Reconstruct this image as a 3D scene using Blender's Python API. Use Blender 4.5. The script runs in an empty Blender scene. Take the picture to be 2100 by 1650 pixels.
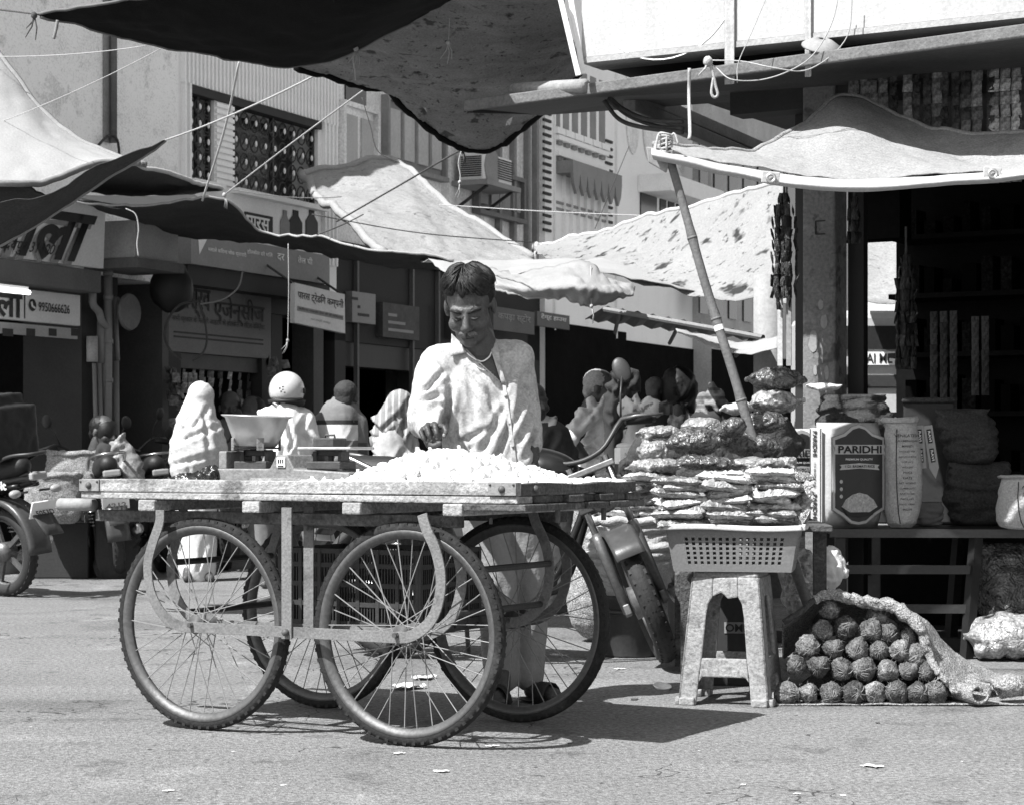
import bpy, bmesh, math, random
from mathutils import Vector, Matrix, Euler, noise
R = math.radians
random.seed(7)
SC = bpy.context.scene
COL = SC.collection

# ------------------------------------------------------------------ camera, sky, sun, exposure
F, H0, CH = 4400.0, 930.0, 0.935          # focal length and horizon in photo pixels, lens height in metres
cam_d = bpy.data.cameras.new('camera')
cam_d.sensor_width = 36.0
cam_d.lens = 36.0 * F / 2100.0
cam_d.shift_y = (H0 - 825.0) / 2100.0
cam_d.clip_start, cam_d.clip_end = 0.1, 3000.0
cam_d.dof.use_dof = True
cam_d.dof.focus_distance = 7.4
cam_d.dof.aperture_fstop = 14.0
cam = bpy.data.objects.new('camera', cam_d)
COL.objects.link(cam)
cam.location = (0, 0, CH)
cam.rotation_euler = (R(90), 0, 0)
SC.camera = cam

SUN_FROM = Vector((-0.59, -0.475, 1.0)).normalized()
world = bpy.data.worlds.new('World')
SC.world = world
world.use_nodes = True
wn, wl = world.node_tree.nodes, world.node_tree.links
bg = wn['Background']
sky = wn.new('ShaderNodeTexSky')
sky.sky_type = 'NISHITA'
sky.sun_disc = False
sky.sun_elevation = math.asin(SUN_FROM.z)
sky.sun_rotation = math.atan2(SUN_FROM.x, SUN_FROM.y)
bw = wn.new('ShaderNodeRGBToBW')
wl.new(sky.outputs[0], bw.inputs[0])
wl.new(bw.outputs[0], bg.inputs['Color'])
bg.inputs['Strength'].default_value = 0.115
sun_d = bpy.data.lights.new('sun', 'SUN')
sun_d.energy = 5.0
sun_d.angle = R(0.55)
sun_d.color = (1.0, 1.0, 1.0)
sun = bpy.data.objects.new('sun', sun_d)
COL.objects.link(sun)
sun.location = (-20, -16, 34)
sun.rotation_euler = (-SUN_FROM).to_track_quat('-Z', 'Y').to_euler()
SC.view_settings.view_transform = 'Standard'
SC.view_settings.look = 'None'
SC.view_settings.exposure = 0.95
SC.view_settings.gamma = 1.0
SC.render.engine = 'CYCLES'
SC.cycles.max_bounces = 6
SC.cycles.transparent_max_bounces = 12

# ------------------------------------------------------------------ helpers: places
def at(px, py, Y):
    return Vector(((px - 1050.0) / F * Y, Y, CH - (py - H0) / F * Y))
def gnd(px, py):
    Y = CH * F / (py - H0)
    return Vector(((px - 1050.0) / F * Y, Y, 0.0))
def X(px, Y): return (px - 1050.0) / F * Y
def Z(py, Y): return CH - (py - H0) / F * Y

# ------------------------------------------------------------------ helpers: materials (all greys: the photograph is black and white)
MATS = {}
def mat(name, v, rough=0.8, var=0.15, scale=6.0, fine=0.12, fscale=90.0, bump=0.15, metal=0.0, spec=0.4,
        spots=None, streak=None, trans=0.0, coords='Object', rand=0.0, coat=0.0, stripes=None, alpha=1.0, crinkle=None, grit=None, cracks=None):
    if name in MATS: return MATS[name]
    m = bpy.data.materials.new(name); m.use_nodes = True
    nt = m.node_tree; N, L = nt.nodes, nt.links
    b = N['Principled BSDF']; out = N['Material Output']
    tc = N.new('ShaderNodeTexCoord'); co = tc.outputs[coords]
    def math_(op, a, bb, clamp=False):
        n = N.new('ShaderNodeMath'); n.operation = op; n.use_clamp = clamp
        for i, q in enumerate((a, bb)):
            if isinstance(q, (int, float)): n.inputs[i].default_value = q
            else: L.new(q, n.inputs[i])
        return n.outputs[0]
    def nz(sc, det=4.0, ro=0.6, dist=0.0, vec=None):
        n = N.new('ShaderNodeTexNoise'); n.inputs['Scale'].default_value = sc
        n.inputs['Detail'].default_value = det; n.inputs['Roughness'].default_value = ro
        n.inputs['Distortion'].default_value = dist
        L.new(vec if vec is not None else co, n.inputs['Vector']); return n.outputs[0]
    def scaled(s):
        mp = N.new('ShaderNodeMapping'); mp.inputs['Scale'].default_value = s
        L.new(co, mp.inputs['Vector']); return mp.outputs[0]
    n1 = nz(scale, 5, 0.65)
    n2 = nz(fscale, 2, 0.6)
    val = math_('MULTIPLY', math_('ADD', math_('MULTIPLY', math_('SUBTRACT', n1, 0.5), 3.0 * var), 1.0), v)
    val = math_('MULTIPLY', val, math_('ADD', math_('MULTIPLY', math_('SUBTRACT', n2, 0.5), 3.0 * fine), 1.0))
    if streak:     # (strength, xscale, zscale): streaks along one axis
        s = nz(1.0, 4, 0.6, 0.0, scaled(streak[1]))
        val = math_('MULTIPLY', val, math_('ADD', math_('MULTIPLY', math_('SUBTRACT', s, 0.5), 3.0 * streak[0]), 1.0))
    if spots:      # (scale, threshold, value multiplier)
        for sp in (spots if isinstance(spots[0], tuple) else (spots,)):
            s = nz(sp[0], 3, 0.6)
            k = math_('MULTIPLY', math_('SUBTRACT', s, sp[1]), 14.0, True)
            val = math_('MULTIPLY', val, math_('ADD', math_('MULTIPLY', k, sp[2] - 1.0), 1.0))
    if stripes:    # (axis, frequency, duty, multiplier)
        sx = N.new('ShaderNodeSeparateXYZ'); L.new(co, sx.inputs[0])
        f = math_('FRACT', math_('MULTIPLY', sx.outputs[stripes[0]], stripes[1]), 0.0)
        k = math_('LESS_THAN', f, stripes[2])
        val = math_('MULTIPLY', val, math_('ADD', math_('MULTIPLY', k, stripes[3] - 1.0), 1.0))
    gr_out = None
    if grit:       # (scale, strength): coarse aggregate
        s = nz(grit[0], 3, 0.75); gr_out = s
        val = math_('MULTIPLY', val, math_('MAXIMUM', math_('ADD', math_('MULTIPLY', math_('SUBTRACT', s, 0.5), grit[1]), 1.0), 0.15))
    if cracks:     # (scale, half width, mask scale): thin wandering cracks, only in places
        c_ = math_('LESS_THAN', math_('ABSOLUTE', math_('SUBTRACT', nz(cracks[0], 4, 0.6, 0.3), 0.5), 0.0), cracks[1])
        k_ = math_('GREATER_THAN', nz(cracks[2], 2, 0.5), 0.52)
        val = math_('MULTIPLY', val, math_('SUBTRACT', 1.0, math_('MULTIPLY', math_('MULTIPLY', c_, k_), 0.65)))
    if rand:
        oi = N.new('ShaderNodeObjectInfo')
        val = math_('MULTIPLY', val, math_('ADD', math_('MULTIPLY', math_('SUBTRACT', oi.outputs['Random'], 0.5), 2.0 * rand), 1.0))
    val = math_('MAXIMUM', math_('MINIMUM', val, 0.9), 0.004)
    L.new(val, b.inputs['Base Color'])
    b.inputs['Roughness'].default_value = rough
    b.inputs['Metallic'].default_value = metal
    b.inputs['Specular IOR Level'].default_value = spec
    if coat: b.inputs['Coat Weight'].default_value = coat
    if bump:
        bp = N.new('ShaderNodeBump'); bp.inputs['Strength'].default_value = bump
        bp.inputs['Distance'].default_value = 0.01
        L.new(math_('ADD', n2, math_('MULTIPLY', n1, 1.5)), bp.inputs['Height'])
        nrm = bp.outputs[0]
        if crinkle:    # (scale, strength): sharp folds of foil and polythene
            c1 = math_('ABSOLUTE', math_('SUBTRACT', nz(crinkle[0], 2, 0.5, 0.8), 0.5), 0.0)
            c2 = math_('ABSOLUTE', math_('SUBTRACT', nz(crinkle[0] * 2.7, 2, 0.5, 0.5), 0.5), 0.0)
            b2 = N.new('ShaderNodeBump'); b2.inputs['Strength'].default_value = crinkle[1]; b2.inputs['Distance'].default_value = 0.03
            L.new(math_('ADD', c1, math_('MULTIPLY', c2, 0.45)), b2.inputs['Height']); L.new(nrm, b2.inputs['Normal']); nrm = b2.outputs[0]
        L.new(nrm, b.inputs['Normal'])
    last = b.outputs[0]
    if trans:
        t = N.new('ShaderNodeBsdfTranslucent'); L.new(val, t.inputs['Color'])
        mx = N.new('ShaderNodeMixShader'); mx.inputs[0].default_value = trans
        L.new(last, mx.inputs[1]); L.new(t.outputs[0], mx.inputs[2]); last = mx.outputs[0]
    if alpha < 1.0:
        t = N.new('ShaderNodeBsdfTransparent')
        mx = N.new('ShaderNodeMixShader'); mx.inputs[0].default_value = alpha
        L.new(t.outputs[0], mx.inputs[1]); L.new(last, mx.inputs[2]); last = mx.outputs[0]
    L.new(last, out.inputs['Surface'])
    MATS[name] = m
    return m
def emit(name, s):
    m = bpy.data.materials.new(name); m.use_nodes = True
    b = m.node_tree.nodes['Principled BSDF']
    b.inputs['Base Color'].default_value = (.8, .8, .8, 1)
    b.inputs['Emission Color'].default_value = (1, 1, 1, 1)
    b.inputs['Emission Strength'].default_value = s
    return m

# ------------------------------------------------------------------ helpers: meshes
def basis(d):
    d = d.normalized()
    u = d.cross(Vector((0, 0, 1)))
    if u.length < 1e-3: u = d.cross(Vector((0, 1, 0)))
    u.normalize(); return u, u.cross(d).normalized()
class MB:
    def __init__(s): s.v, s.f = [], []
    def add(s, vs, fs):
        o = len(s.v); s.v += [Vector(q) for q in vs]; s.f += [tuple(i + o for i in q) for q in fs]; return s
    def box(s, c, size, rot=None):
        x, y, z = [q / 2 for q in size]; c = Vector(c)
        vs = [Vector((a * x, b * y, d * z)) for d in (-1, 1) for b in (-1, 1) for a in (-1, 1)]
        if rot is not None:
            M = rot if isinstance(rot, Matrix) else Euler(rot).to_matrix()
            vs = [M @ q for q in vs]
        return s.add([q + c for q in vs], [(0, 2, 3, 1), (4, 5, 7, 6), (0, 1, 5, 4), (1, 3, 7, 5), (3, 2, 6, 7), (2, 0, 4, 6)])
    def bar(s, a, b, w, h, up=Vector((0, 0, 1))):
        a, b = Vector(a), Vector(b); d = (b - a).normalized()
        u = d.cross(up)
        if u.length < 1e-4: u = d.cross(Vector((0, 1, 0)))
        u.normalize(); t = u.cross(d).normalized()
        vs = []
        for p in (a, b):
            for (i, j) in ((-1, -1), (1, -1), (1, 1), (-1, 1)): vs.append(p + u * (i * w / 2) + t * (j * h / 2))
        return s.add(vs, [(0, 3, 2, 1), (4, 5, 6, 7), (0, 1, 5, 4), (1, 2, 6, 5), (2, 3, 7, 6), (3, 0, 4, 7)])
    def tube(s, pts, r, n=8, cap=True, flat=None):
        pts = [Vector(p) for p in pts]; k = len(pts)
        rs = r if isinstance(r, (list, tuple)) else [r] * k
        vs = []; pu = None
        for i, p in enumerate(pts):
            d = (pts[min(i + 1, k - 1)] - pts[max(i - 1, 0)])
            if d.length < 1e-9: d = Vector((0, 0, 1))
            d.normalize()
            if pu is None: u, w = basis(d)
            else:
                u = pu - d * pu.dot(d)
                if u.length < 1e-5: u, w = basis(d)
                u.normalize(); w = u.cross(d)
            pu = u
            for j in range(n):
                a = 2 * math.pi * j / n
                vs.append(p + (u * math.cos(a) + w * math.sin(a)) * rs[i])
        fs = [(i * n + j, i * n + (j + 1) % n, (i + 1) * n + (j + 1) % n, (i + 1) * n + j) for i in range(k - 1) for j in range(n)]
        if cap: fs += [tuple(range(n))[::-1], tuple((k - 1) * n + j for j in range(n))]
        return s.add(vs, fs)
    def strap(s, pts, w, th, side):       # flat bar bent along a path; side = width direction
        pts = [Vector(p) for p in pts]; side = Vector(side).normalized(); k = len(pts); vs = []
        for i, p in enumerate(pts):
            d = (pts[min(i + 1, k - 1)] - pts[max(i - 1, 0)]).normalized()
            t = side.cross(d).normalized()
            for (a, b) in ((-1, -1), (1, -1), (1, 1), (-1, 1)): vs.append(p + side * (a * th / 2) + t * (b * w / 2))
        fs = [(i * 4 + j, i * 4 + (j + 1) % 4, i * 4 + 4 + (j + 1) % 4, i * 4 + 4 + j) for i in range(k - 1) for j in range(4)]
        return s.add(vs, fs + [(3, 2, 1, 0), tuple((k - 1) * 4 + j for j in range(4))])
    def lathe(s, prof, n=24, c=(0, 0, 0), axis='z', close=False, arc=1.0, rough=0.0, seed=0):
        c = Vector(c); vs = []; k = len(prof)
        for i in range(n):
            a = 2 * math.pi * arc * i / n
            for (r, h) in prof:
                q = Vector((r * math.cos(a), r * math.sin(a), h))
                if rough: q *= 1 + rough * noise.noise(q * 9 + Vector((seed, 0, 0)))
                if axis == 'y': q = Vector((q.x, q.z, q.y))
                elif axis == 'x': q = Vector((q.z, q.x, q.y))
                vs.append(q + c)
        fs = [(i * k + j, ((i + 1) % n) * k + j, ((i + 1) % n) * k + j + 1, i * k + j + 1) for i in range(n) for j in range(k - 1)]
        if close: fs += [(i * k + k - 1, ((i + 1) % n) * k + k - 1, ((i + 1) % n) * k, i * k) for i in range(n)]
        return s.add(vs, fs)
    def ell(s, c, r, nu=16, nv=10, rot=None, fn=None):
        c = Vector(c); r = Vector(r) if not isinstance(r, (int, float)) else Vector((r, r, r)); vs = [];
        for j in range(1, nv):
            th = math.pi * j / nv
            for i in range(nu):
                ph = 2 * math.pi * i / nu
                q = Vector((math.sin(th) * math.cos(ph), math.sin(th) * math.sin(ph), math.cos(th)))
                k = fn(q) if fn else 1.0
                q = Vector((q.x * r.x, q.y * r.y, q.z * r.z)) * k
                vs.append(q)
        for sg in (1, -1):
            q = Vector((0, 0, sg)); k = fn(q) if fn else 1.0
            vs.append(Vector((0, 0, sg * r.z)) * k)
        if rot is not None:
            M = rot if isinstance(rot, Matrix) else Euler(rot).to_matrix(); vs = [M @ q for q in vs]
        vs = [q + c for q in vs]; t, b = len(vs) - 2, len(vs) - 1
        fs = [(j * nu + i, (j + 1) * nu + i, (j + 1) * nu + (i + 1) % nu, j * nu + (i + 1) % nu) for j in range(nv - 2) for i in range(nu)]
        fs += [(t, i, (i + 1) % nu) for i in range(nu)] + [(b, (nv - 2) * nu + (i + 1) % nu, (nv - 2) * nu + i) for i in range(nu)]
        return s.add(vs, fs)
    def cap(s, a, b, ra, rb, n=12):       # tapered capsule with round ends
        a, b = Vector(a), Vector(b); d = b - a; L = d.length
        if L < 1e-6: return s.ell(a, ra, n, 8)
        d.normalize(); pts, rs = [], []
        for q in (90, 60, 30): pts.append(a - d * ra * math.sin(R(q)) * 0.999); rs.append(max(ra * math.cos(R(q)), 1e-4))
        for k in range(4): t = k / 3; pts.append(a.lerp(b, t)); rs.append(ra + (rb - ra) * t)
        for q in (30, 60, 90): pts.append(b + d * rb * math.sin(R(q)) * 0.999); rs.append(max(rb * math.cos(R(q)), 1e-4))
        return s.tube(pts, rs, n)
    def grid(s, pts, th=0.0):             # pts[j][i]: a sheet of quads, optionally with thickness
        nj, ni = len(pts), len(pts[0])
        vs = [Vector(q) for row in pts for q in row]
        fs = [(j * ni + i, j * ni + i + 1, (j + 1) * ni + i + 1, (j + 1) * ni + i) for j in range(nj - 1) for i in range(ni - 1)]
        return s.add(vs, fs)
    def poly(s, pts, d):                  # extruded polygon
        pts = [Vector(p) for p in pts]; d = Vector(d); n = len(pts)
        return s.add(pts + [p + d for p in pts], [tuple(range(n)), tuple(range(2 * n - 1, n - 1, -1))] + [(i, i + n, (i + 1) % n + n, (i + 1) % n) for i in range(n)])
    def build(s, name, m=None, parent=None, smooth=False, bevel=0.0, loc=None, rot=None, fix=True, solid=0.0, sub=0):
        me = bpy.data.meshes.new(name); me.from_pydata([tuple(q) for q in s.v], [], s.f)
        if fix:
            bm = bmesh.new(); bm.from_mesh(me); bmesh.ops.recalc_face_normals(bm, faces=bm.faces); bm.to_mesh(me); bm.free()
        if smooth:
            me.polygons.foreach_set('use_smooth', [True] * len(me.polygons))
            if smooth == 'auto': 
                try: me.set_sharp_from_angle(angle=R(40))
                except Exception: pass
        if m: me.materials.append(m)
        o = bpy.data.objects.new(name, me); COL.objects.link(o)
        if parent: o.parent = parent
        if loc is not None: o.location = loc
        if rot is not None: o.rotation_euler = rot
        if bevel:
            bv = o.modifiers.new('bevel', 'BEVEL'); bv.width = bevel; bv.segments = 2; bv.limit_method = 'ANGLE'
        if solid:
            sd = o.modifiers.new('solid', 'SOLIDIFY'); sd.thickness = solid; sd.offset = 0
        if sub:
            sb = o.modifiers.new('sub', 'SUBSURF'); sb.levels = sub; sb.render_levels = sub
        return o
def tag(o, label, cat, group=None):
    o['label'] = label; o['category'] = cat
    if group: o['group'] = group
    return o
def thing(name, label, cat, loc=(0, 0, 0), rotz=0.0, group=None, rot=None):
    o = bpy.data.objects.new(name, None); COL.objects.link(o)
    o.empty_display_size = 0.1
    o.location = loc; o.rotation_euler = rot if rot is not None else (0, 0, rotz)
    return tag(o, label, cat, group)
def struct(o, kind='structure'):
    o['kind'] = kind; return o
def inst(name, me, parent=None, loc=(0, 0, 0), rot=(0, 0, 0), scale=(1, 1, 1)):
    o = bpy.data.objects.new(name, me); COL.objects.link(o)
    if parent: o.parent = parent
    o.location = loc; o.rotation_euler = rot; o.scale = scale if not isinstance(scale, (int, float)) else (scale,) * 3
    return o
def copy_tree(o, parent=None):
    c = o.copy(); COL.objects.link(c); c.parent = parent
    for ch in list(o.children): copy_tree(ch, c)
    return c
TMP = bpy.data.scenes.new('workbench')
def in_workbench(o, fn):                  # evaluate one object alone, so that the growing scene is not evaluated each time
    par = o.parent; o.parent = None
    for c in list(o.users_collection): c.objects.unlink(o)
    TMP.collection.objects.link(o); vl = TMP.view_layers[0]; vl.update()
    me = bpy.data.meshes.new_from_object(o.evaluated_get(vl.depsgraph))
    TMP.collection.objects.unlink(o)
    o.parent = par
    return me
def bake(o):                              # apply all modifiers into the mesh
    me = in_workbench(o, None); old = o.data
    o.modifiers.clear(); o.data = me; me.name = old.name
    COL.objects.link(o)
    return o
def fold(p, seed):
    """Cloth relief: sharp valleys between soft rolls."""
    q = p + Vector((seed * 3.1, seed * 1.7, seed * .9))
    a = abs(noise.noise(q)); b = abs(noise.noise(q * 2.1 + Vector((5, 0, 0)))); c = noise.noise(q * 4.3)
    return (min(1.0, a * 3.0) - .6) + .55 * (min(1.0, b * 3.0) - .6) + .18 * c
def blob(name, mb, m, parent=None, voxel=0.014, smooth_it=3, wrinkle=0.0, wscale=9.0, wvec=(1, 1, 1), seed=0, shear=0.0):
    """Fuse the closed pieces of mb into one continuous surface, soften it and give it folds."""
    o = mb.build(name, m, parent)
    r = o.modifiers.new('r', 'REMESH'); r.mode = 'VOXEL'; r.voxel_size = voxel
    if smooth_it:
        k = o.modifiers.new('s', 'SMOOTH'); k.factor = 0.5; k.iterations = smooth_it
    bake(o); me = o.data
    if wrinkle:
        wv = Vector(wvec)
        nn = [Vector(v.normal) for v in me.vertices]
        for v, q in zip(me.vertices, nn):
            p = Vector(((v.co.x + shear * v.co.z) * wv.x, v.co.y * wv.y, v.co.z * wv.z)) * wscale
            v.co += q * (fold(p, seed) * wrinkle)
    me.polygons.foreach_set('use_smooth', [True] * len(me.polygons))
    if not me.materials and m: me.materials.append(m)
    return o
def crease(o, segs):
    """Press drawn folds into a garment: each (a, b, width, depth) is a line in the x-z plane of the mesh."""
    me = o.data; nn = [Vector(v.normal) for v in me.vertices]; off = [0.0] * len(me.vertices)
    for (a, b, w, d) in segs:
        ax, az = a[0], a[1]; dx, dz = b[0] - ax, b[1] - az; L2 = dx * dx + dz * dz + 1e-9
        R_ = w * 4
        for i, v in enumerate(me.vertices):
            x, z = v.co.x, v.co.z
            t = ((x - ax) * dx + (z - az) * dz) / L2
            if t < -.15 or t > 1.15: continue
            t2 = min(1, max(0, t)); e = math.hypot(x - ax - dx * t2, z - az - dz * t2)
            if e > R_: continue
            k = math.sin(math.pi * min(1, max(0, (t + .15) / 1.3))) ** .7
            off[i] += k * d * (-math.exp(-(e / w) ** 2) + .75 * math.exp(-((e - 1.7 * w) / (.9 * w)) ** 2))
    for v, q, d in zip(me.vertices, nn, off): v.co += q * d
def auto_crease(o, n, seed, w=.016, d=.016, lean=.6):
    rn = random.Random(seed); xs = [v.co.x for v in o.data.vertices]; zs = [v.co.z for v in o.data.vertices]
    x0, x1, z0, z1 = min(xs), max(xs), min(zs), max(zs); out = []
    for k in range(n):
        x, z = rn.uniform(x0, x1), rn.uniform(z0, z1); L = rn.uniform(.10, .26); a = math.pi / 2 + rn.choice((-1, 1)) * rn.uniform(.1, lean + .4)
        out.append(((x, z), (x + L * math.cos(a), z + L * math.sin(a)), w * rn.uniform(.7, 1.4), d * rn.uniform(.6, 1.3)))
    crease(o, out)
def spline(pts, n=8):                     # Catmull-Rom through points
    pts = [Vector(p) for p in pts]; P = [pts[0] * 2 - pts[1]] + pts + [pts[-1] * 2 - pts[-2]]; out = []
    for i in range(1, len(P) - 2):
        a, b, c, d = P[i - 1:i + 3]
        for k in range(n):
            t = k / n
            out.append(0.5 * ((2 * b) + (c - a) * t + (2 * a - 5 * b + 4 * c - d) * t * t + (3 * b - a - 3 * c + d) * t ** 3))
    return out + [pts[-1]]
def sag(a, b, s, n=14):
    a, b = Vector(a), Vector(b)
    return [a.lerp(b, i / n) - Vector((0, 0, s * 4 * (i / n) * (1 - i / n))) for i in range(n + 1)]
def text_mesh(body, kern=None, bold=0.0):
    c = bpy.data.curves.new('lettering', 'FONT'); c.body = body; c.align_x = 'CENTER'; c.align_y = 'CENTER'; c.resolution_u = 3
    c.offset = bold
    if kern:
        for i, k in kern.items(): c.body_format[i].kerning = k
    o = bpy.data.objects.new('lettering', c)
    me = in_workbench(o, None)
    bpy.data.objects.remove(o)
    return me
def letter(body, m, parent, c, ux, uy, width, height=None, lift=0.004, kern=None, bold=0.0, name='lettering'):
    """Flat lettering lying on a surface: centre c, text direction ux, up direction uy (parent space), fitted to a width and height."""
    me = text_mesh(body, kern, bold)
    if not me.vertices: return None
    xs = [v.co.x for v in me.vertices]; ys = [v.co.y for v in me.vertices]
    w, h = max(xs) - min(xs), max(ys) - min(ys)
    cx, cy = (max(xs) + min(xs)) / 2, (max(ys) + min(ys)) / 2
    sx = width / w; sy = (height / h) if height else sx
    ux, uy = Vector(ux).normalized(), Vector(uy).normalized(); nn = ux.cross(uy)
    c = Vector(c)
    for v in me.vertices:
        v.co = c + ux * ((v.co.x - cx) * sx) + uy * ((v.co.y - cy) * sy) + nn * lift
    me.materials.clear(); me.materials.append(m)
    o = bpy.data.objects.new(name, me); COL.objects.link(o); o.parent = parent
    return o
# ------------------------------------------------------------------ materials in use
M_road = mat('road_dusty_asphalt', 0.185, 0.95, 0.16, 0.9, 0.35, 130, 0.9, streak=(0.12, (0.35, 2.2, 1.0)), spots=((3.0, 0.60, 0.72), (23.0, 0.64, 0.6), (0.7, .56, .8), (1.6, .60, 1.25)), grit=(52.0, 3.0), spec=.2, cracks=(1.1, .0035, .5))
M_plaster = mat('old_plaster', 0.9, 0.9, 0.30, 2.2, 0.35, 55, 0.3, streak=(0.14, (2.0, 2.0, 0.5)), spots=((2.2, 0.56, 0.72), (1.1, 0.54, 0.78), (7.0, .6, .8)), grit=(24.0, .7))
M_wall2 = mat('grey_wall', 0.78, 0.9, 0.22, 2.0, 0.3, 40, 0.2, streak=(0.3, (3.0, 3.0, 0.3)), grit=(24.0, .6))
M_wall3 = mat('stained_wall', 0.6, 0.9, 0.30, 1.5, 0.3, 40, 0.2, streak=(0.5, (5.0, 5.0, 0.25)), grit=(24.0, .6))
M_white_wall = mat('white_wall', 0.88, 0.9, 0.08, 2.0, 0.08, 40, 0.1, streak=(0.05, (4.0, 4.0, 0.4)))
M_conc = mat('concrete', 0.33, 0.9, 0.2, 3.0, 0.2, 60, 0.3)
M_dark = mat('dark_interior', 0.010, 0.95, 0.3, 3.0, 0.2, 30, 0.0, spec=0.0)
M_dgrey = mat('dark_grey_paint', 0.03, 0.8, 0.2, 4.0, 0.2, 60, 0.1)
M_mgrey = mat('mid_grey_paint', 0.24, 0.8, 0.2, 4.0, 0.15, 60, 0.1)
M_lgrey = mat('light_grey_paint', 0.8, 0.8, 0.12, 4.0, 0.12, 60, 0.1)
M_white = mat('white_paint', 0.80, 0.7, 0.06, 5.0, 0.06, 60, 0.05)
M_black = mat('black_paint', 0.015, 0.6, 0.1, 5.0, 0.1, 60, 0.05)
M_ridge = mat('ridged_cladding', 0.88, 0.8, 0.10, 3.0, 0.12, 60, 0.1)
M_sign = mat('sign_board', 0.6, 0.7, 0.12, 2.0, 0.12, 50, 0.05, streak=(0.08, (3, 3, .5)))
M_sign_d = mat('sign_board_grey', 0.22, 0.7, 0.12, 2.0, 0.15, 50, 0.05)
M_ink = mat('sign_ink', 0.02, 0.7, 0.2, 8.0, 0.2, 80, 0.0)
M_ink_w = mat('sign_white_ink', 0.75, 0.7, 0.1, 8.0, 0.1, 80, 0.0)
M_pipe = mat('pvc_pipe', 0.20, 0.6, 0.15, 3.0, 0.1, 50, 0.05)
M_glass = mat('dark_window', 0.03, 0.2, 0.3, 3.0, 0.2, 40, 0.0)
M_iron = mat('iron_dark', 0.05, 0.6, 0.25, 8.0, 0.2, 80, 0.15, metal=0.3)
M_shut = mat('roller_shutter', 0.03, 0.6, 0.15, 3.0, 0.15, 50, 0.1, metal=0.2)

# ------------------------------------------------------------------ ground
road = MB().grid([[Vector((x * 20.0, y * 20.0, 0)) for x in range(-12, 13)] for y in range(-3, 22)]).build('road', M_road)
struct(road)

# ------------------------------------------------------------------ the row of shop houses on the far side of the street
FD = Vector((0.4052, 0.9142, 0)); FN = Vector((0.9142, -0.4052, 0))
FO = Vector((X(0, 17.0), 17.0, 0)); FROT = math.atan2(FD.y, FD.x)
def fq(px, py, off=0.0):                 # picture point on the house front (or a plane off metres before it) -> distance along, height
    rx = (px - 1050.0) / F
    Y = (off + FO.dot(FN)) / (rx * FN.x + FN.y)
    P = Vector((rx * Y, Y, 0))
    return (P - FO).dot(FD), Z(py, Y)
def ft(px, off=0.0): return fq(px, 0, off)[0]
def fworld(t, off, z): return FO + FD * t + FN * off + Vector((0, 0, z))
def house(name, label, t0):
    h = thing(name, label, 'building', FO + FD * t0, FROT); h['t0'] = t0; return h
def fbox(h, name, m, t0, t1, z0, z1, off0, off1, bevel=0.0, parent=None):   # off: outwards
    q = h['t0']
    return MB().box(((t0 + t1) / 2 - q, -(off0 + off1) / 2, (z0 + z1) / 2), (abs(t1 - t0), abs(off1 - off0), abs(z1 - z0))).build(name, m, parent or h, bevel=bevel)
def fletter(h, body, m, px, py, wpx, hz, off, kern=None, bold=0.0, parent=None):
    t0, _ = fq(px - wpx / 2, py, off); t1, _ = fq(px + wpx / 2, py, off); _, z = fq(px, py, off)
    return letter(body, m, parent or h, ((t0 + t1) / 2 - h['t0'], -off, z), (1, 0, 0), (0, 0, 1), t1 - t0, hz, 0.006, kern, bold)

# --- plaster house on the left with the corner shop
tA0, tA1 = ft(-330), ft(366)
HA = house('plaster_house', 'stained plaster house at left with a painted shop sign and drain pipes', tA0)
zl = fq(100, 690)[1]
fbox(HA, 'wall', M_plaster, tA0, tA1, 2.45, 6.0, -3.0, 0.0)
tp0, tp1 = ft(168), ft(242); td1 = ft(333)
fbox(HA, 'pier', M_dgrey, tp0, tp1, 0, 2.448, -0.6, -0.002)
fbox(HA, 'pier', mat('pale_pier', 0.09, 0.9, 0.2, 3, 0.15, 50, 0.1), td1, ft(346), 0, 2.448, -0.6, -0.002)
fbox(HA, 'pier', M_dgrey, ft(346), tA1, 0, 2.448, -2.9, -0.3)
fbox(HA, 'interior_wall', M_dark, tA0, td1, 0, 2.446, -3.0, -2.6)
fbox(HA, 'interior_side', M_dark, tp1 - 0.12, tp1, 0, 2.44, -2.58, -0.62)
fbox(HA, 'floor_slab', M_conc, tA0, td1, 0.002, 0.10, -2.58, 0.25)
# recessed door with boards
dr = fbox(HA, 'door', M_black, tp1 + 0.02, td1 - 0.02, 0.1, 2.3, -0.55, -0.5)
for k in range(4):
    a = tp1 + 0.04 + k * (td1 - tp1 - 0.08) / 4; b = a + (td1 - tp1 - 0.08) / 4 - 0.02
    fbox(HA, 'panel', mat('door_board', 0.035, 0.7, .3, 6, .2, 60, .1), a, b, 0.16, 2.2, -0.498, -0.485, parent=dr)
# inner lit counter and shelves, dimly seen
for k, zz in enumerate((0.55, 0.95, 1.35)):
    sh = fbox(HA, 'shelf', M_dgrey, tA0 + 1, tp0 - .1, zz, zz + .03, -2.58, -2.25)
    for j in range(16):
        a = tA0 + 1.1 + j * (tp0 - tA0 - 1.4) / 16
        fbox(HA, 'tin', mat('shelf_tins', 0.07, .6, .4, 9, .3, 40, 0.0, rand=0.8), a, a + .10, zz + .031, zz + .16 + .1 * random.random(), -2.5, -2.35, parent=sh)
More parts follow.
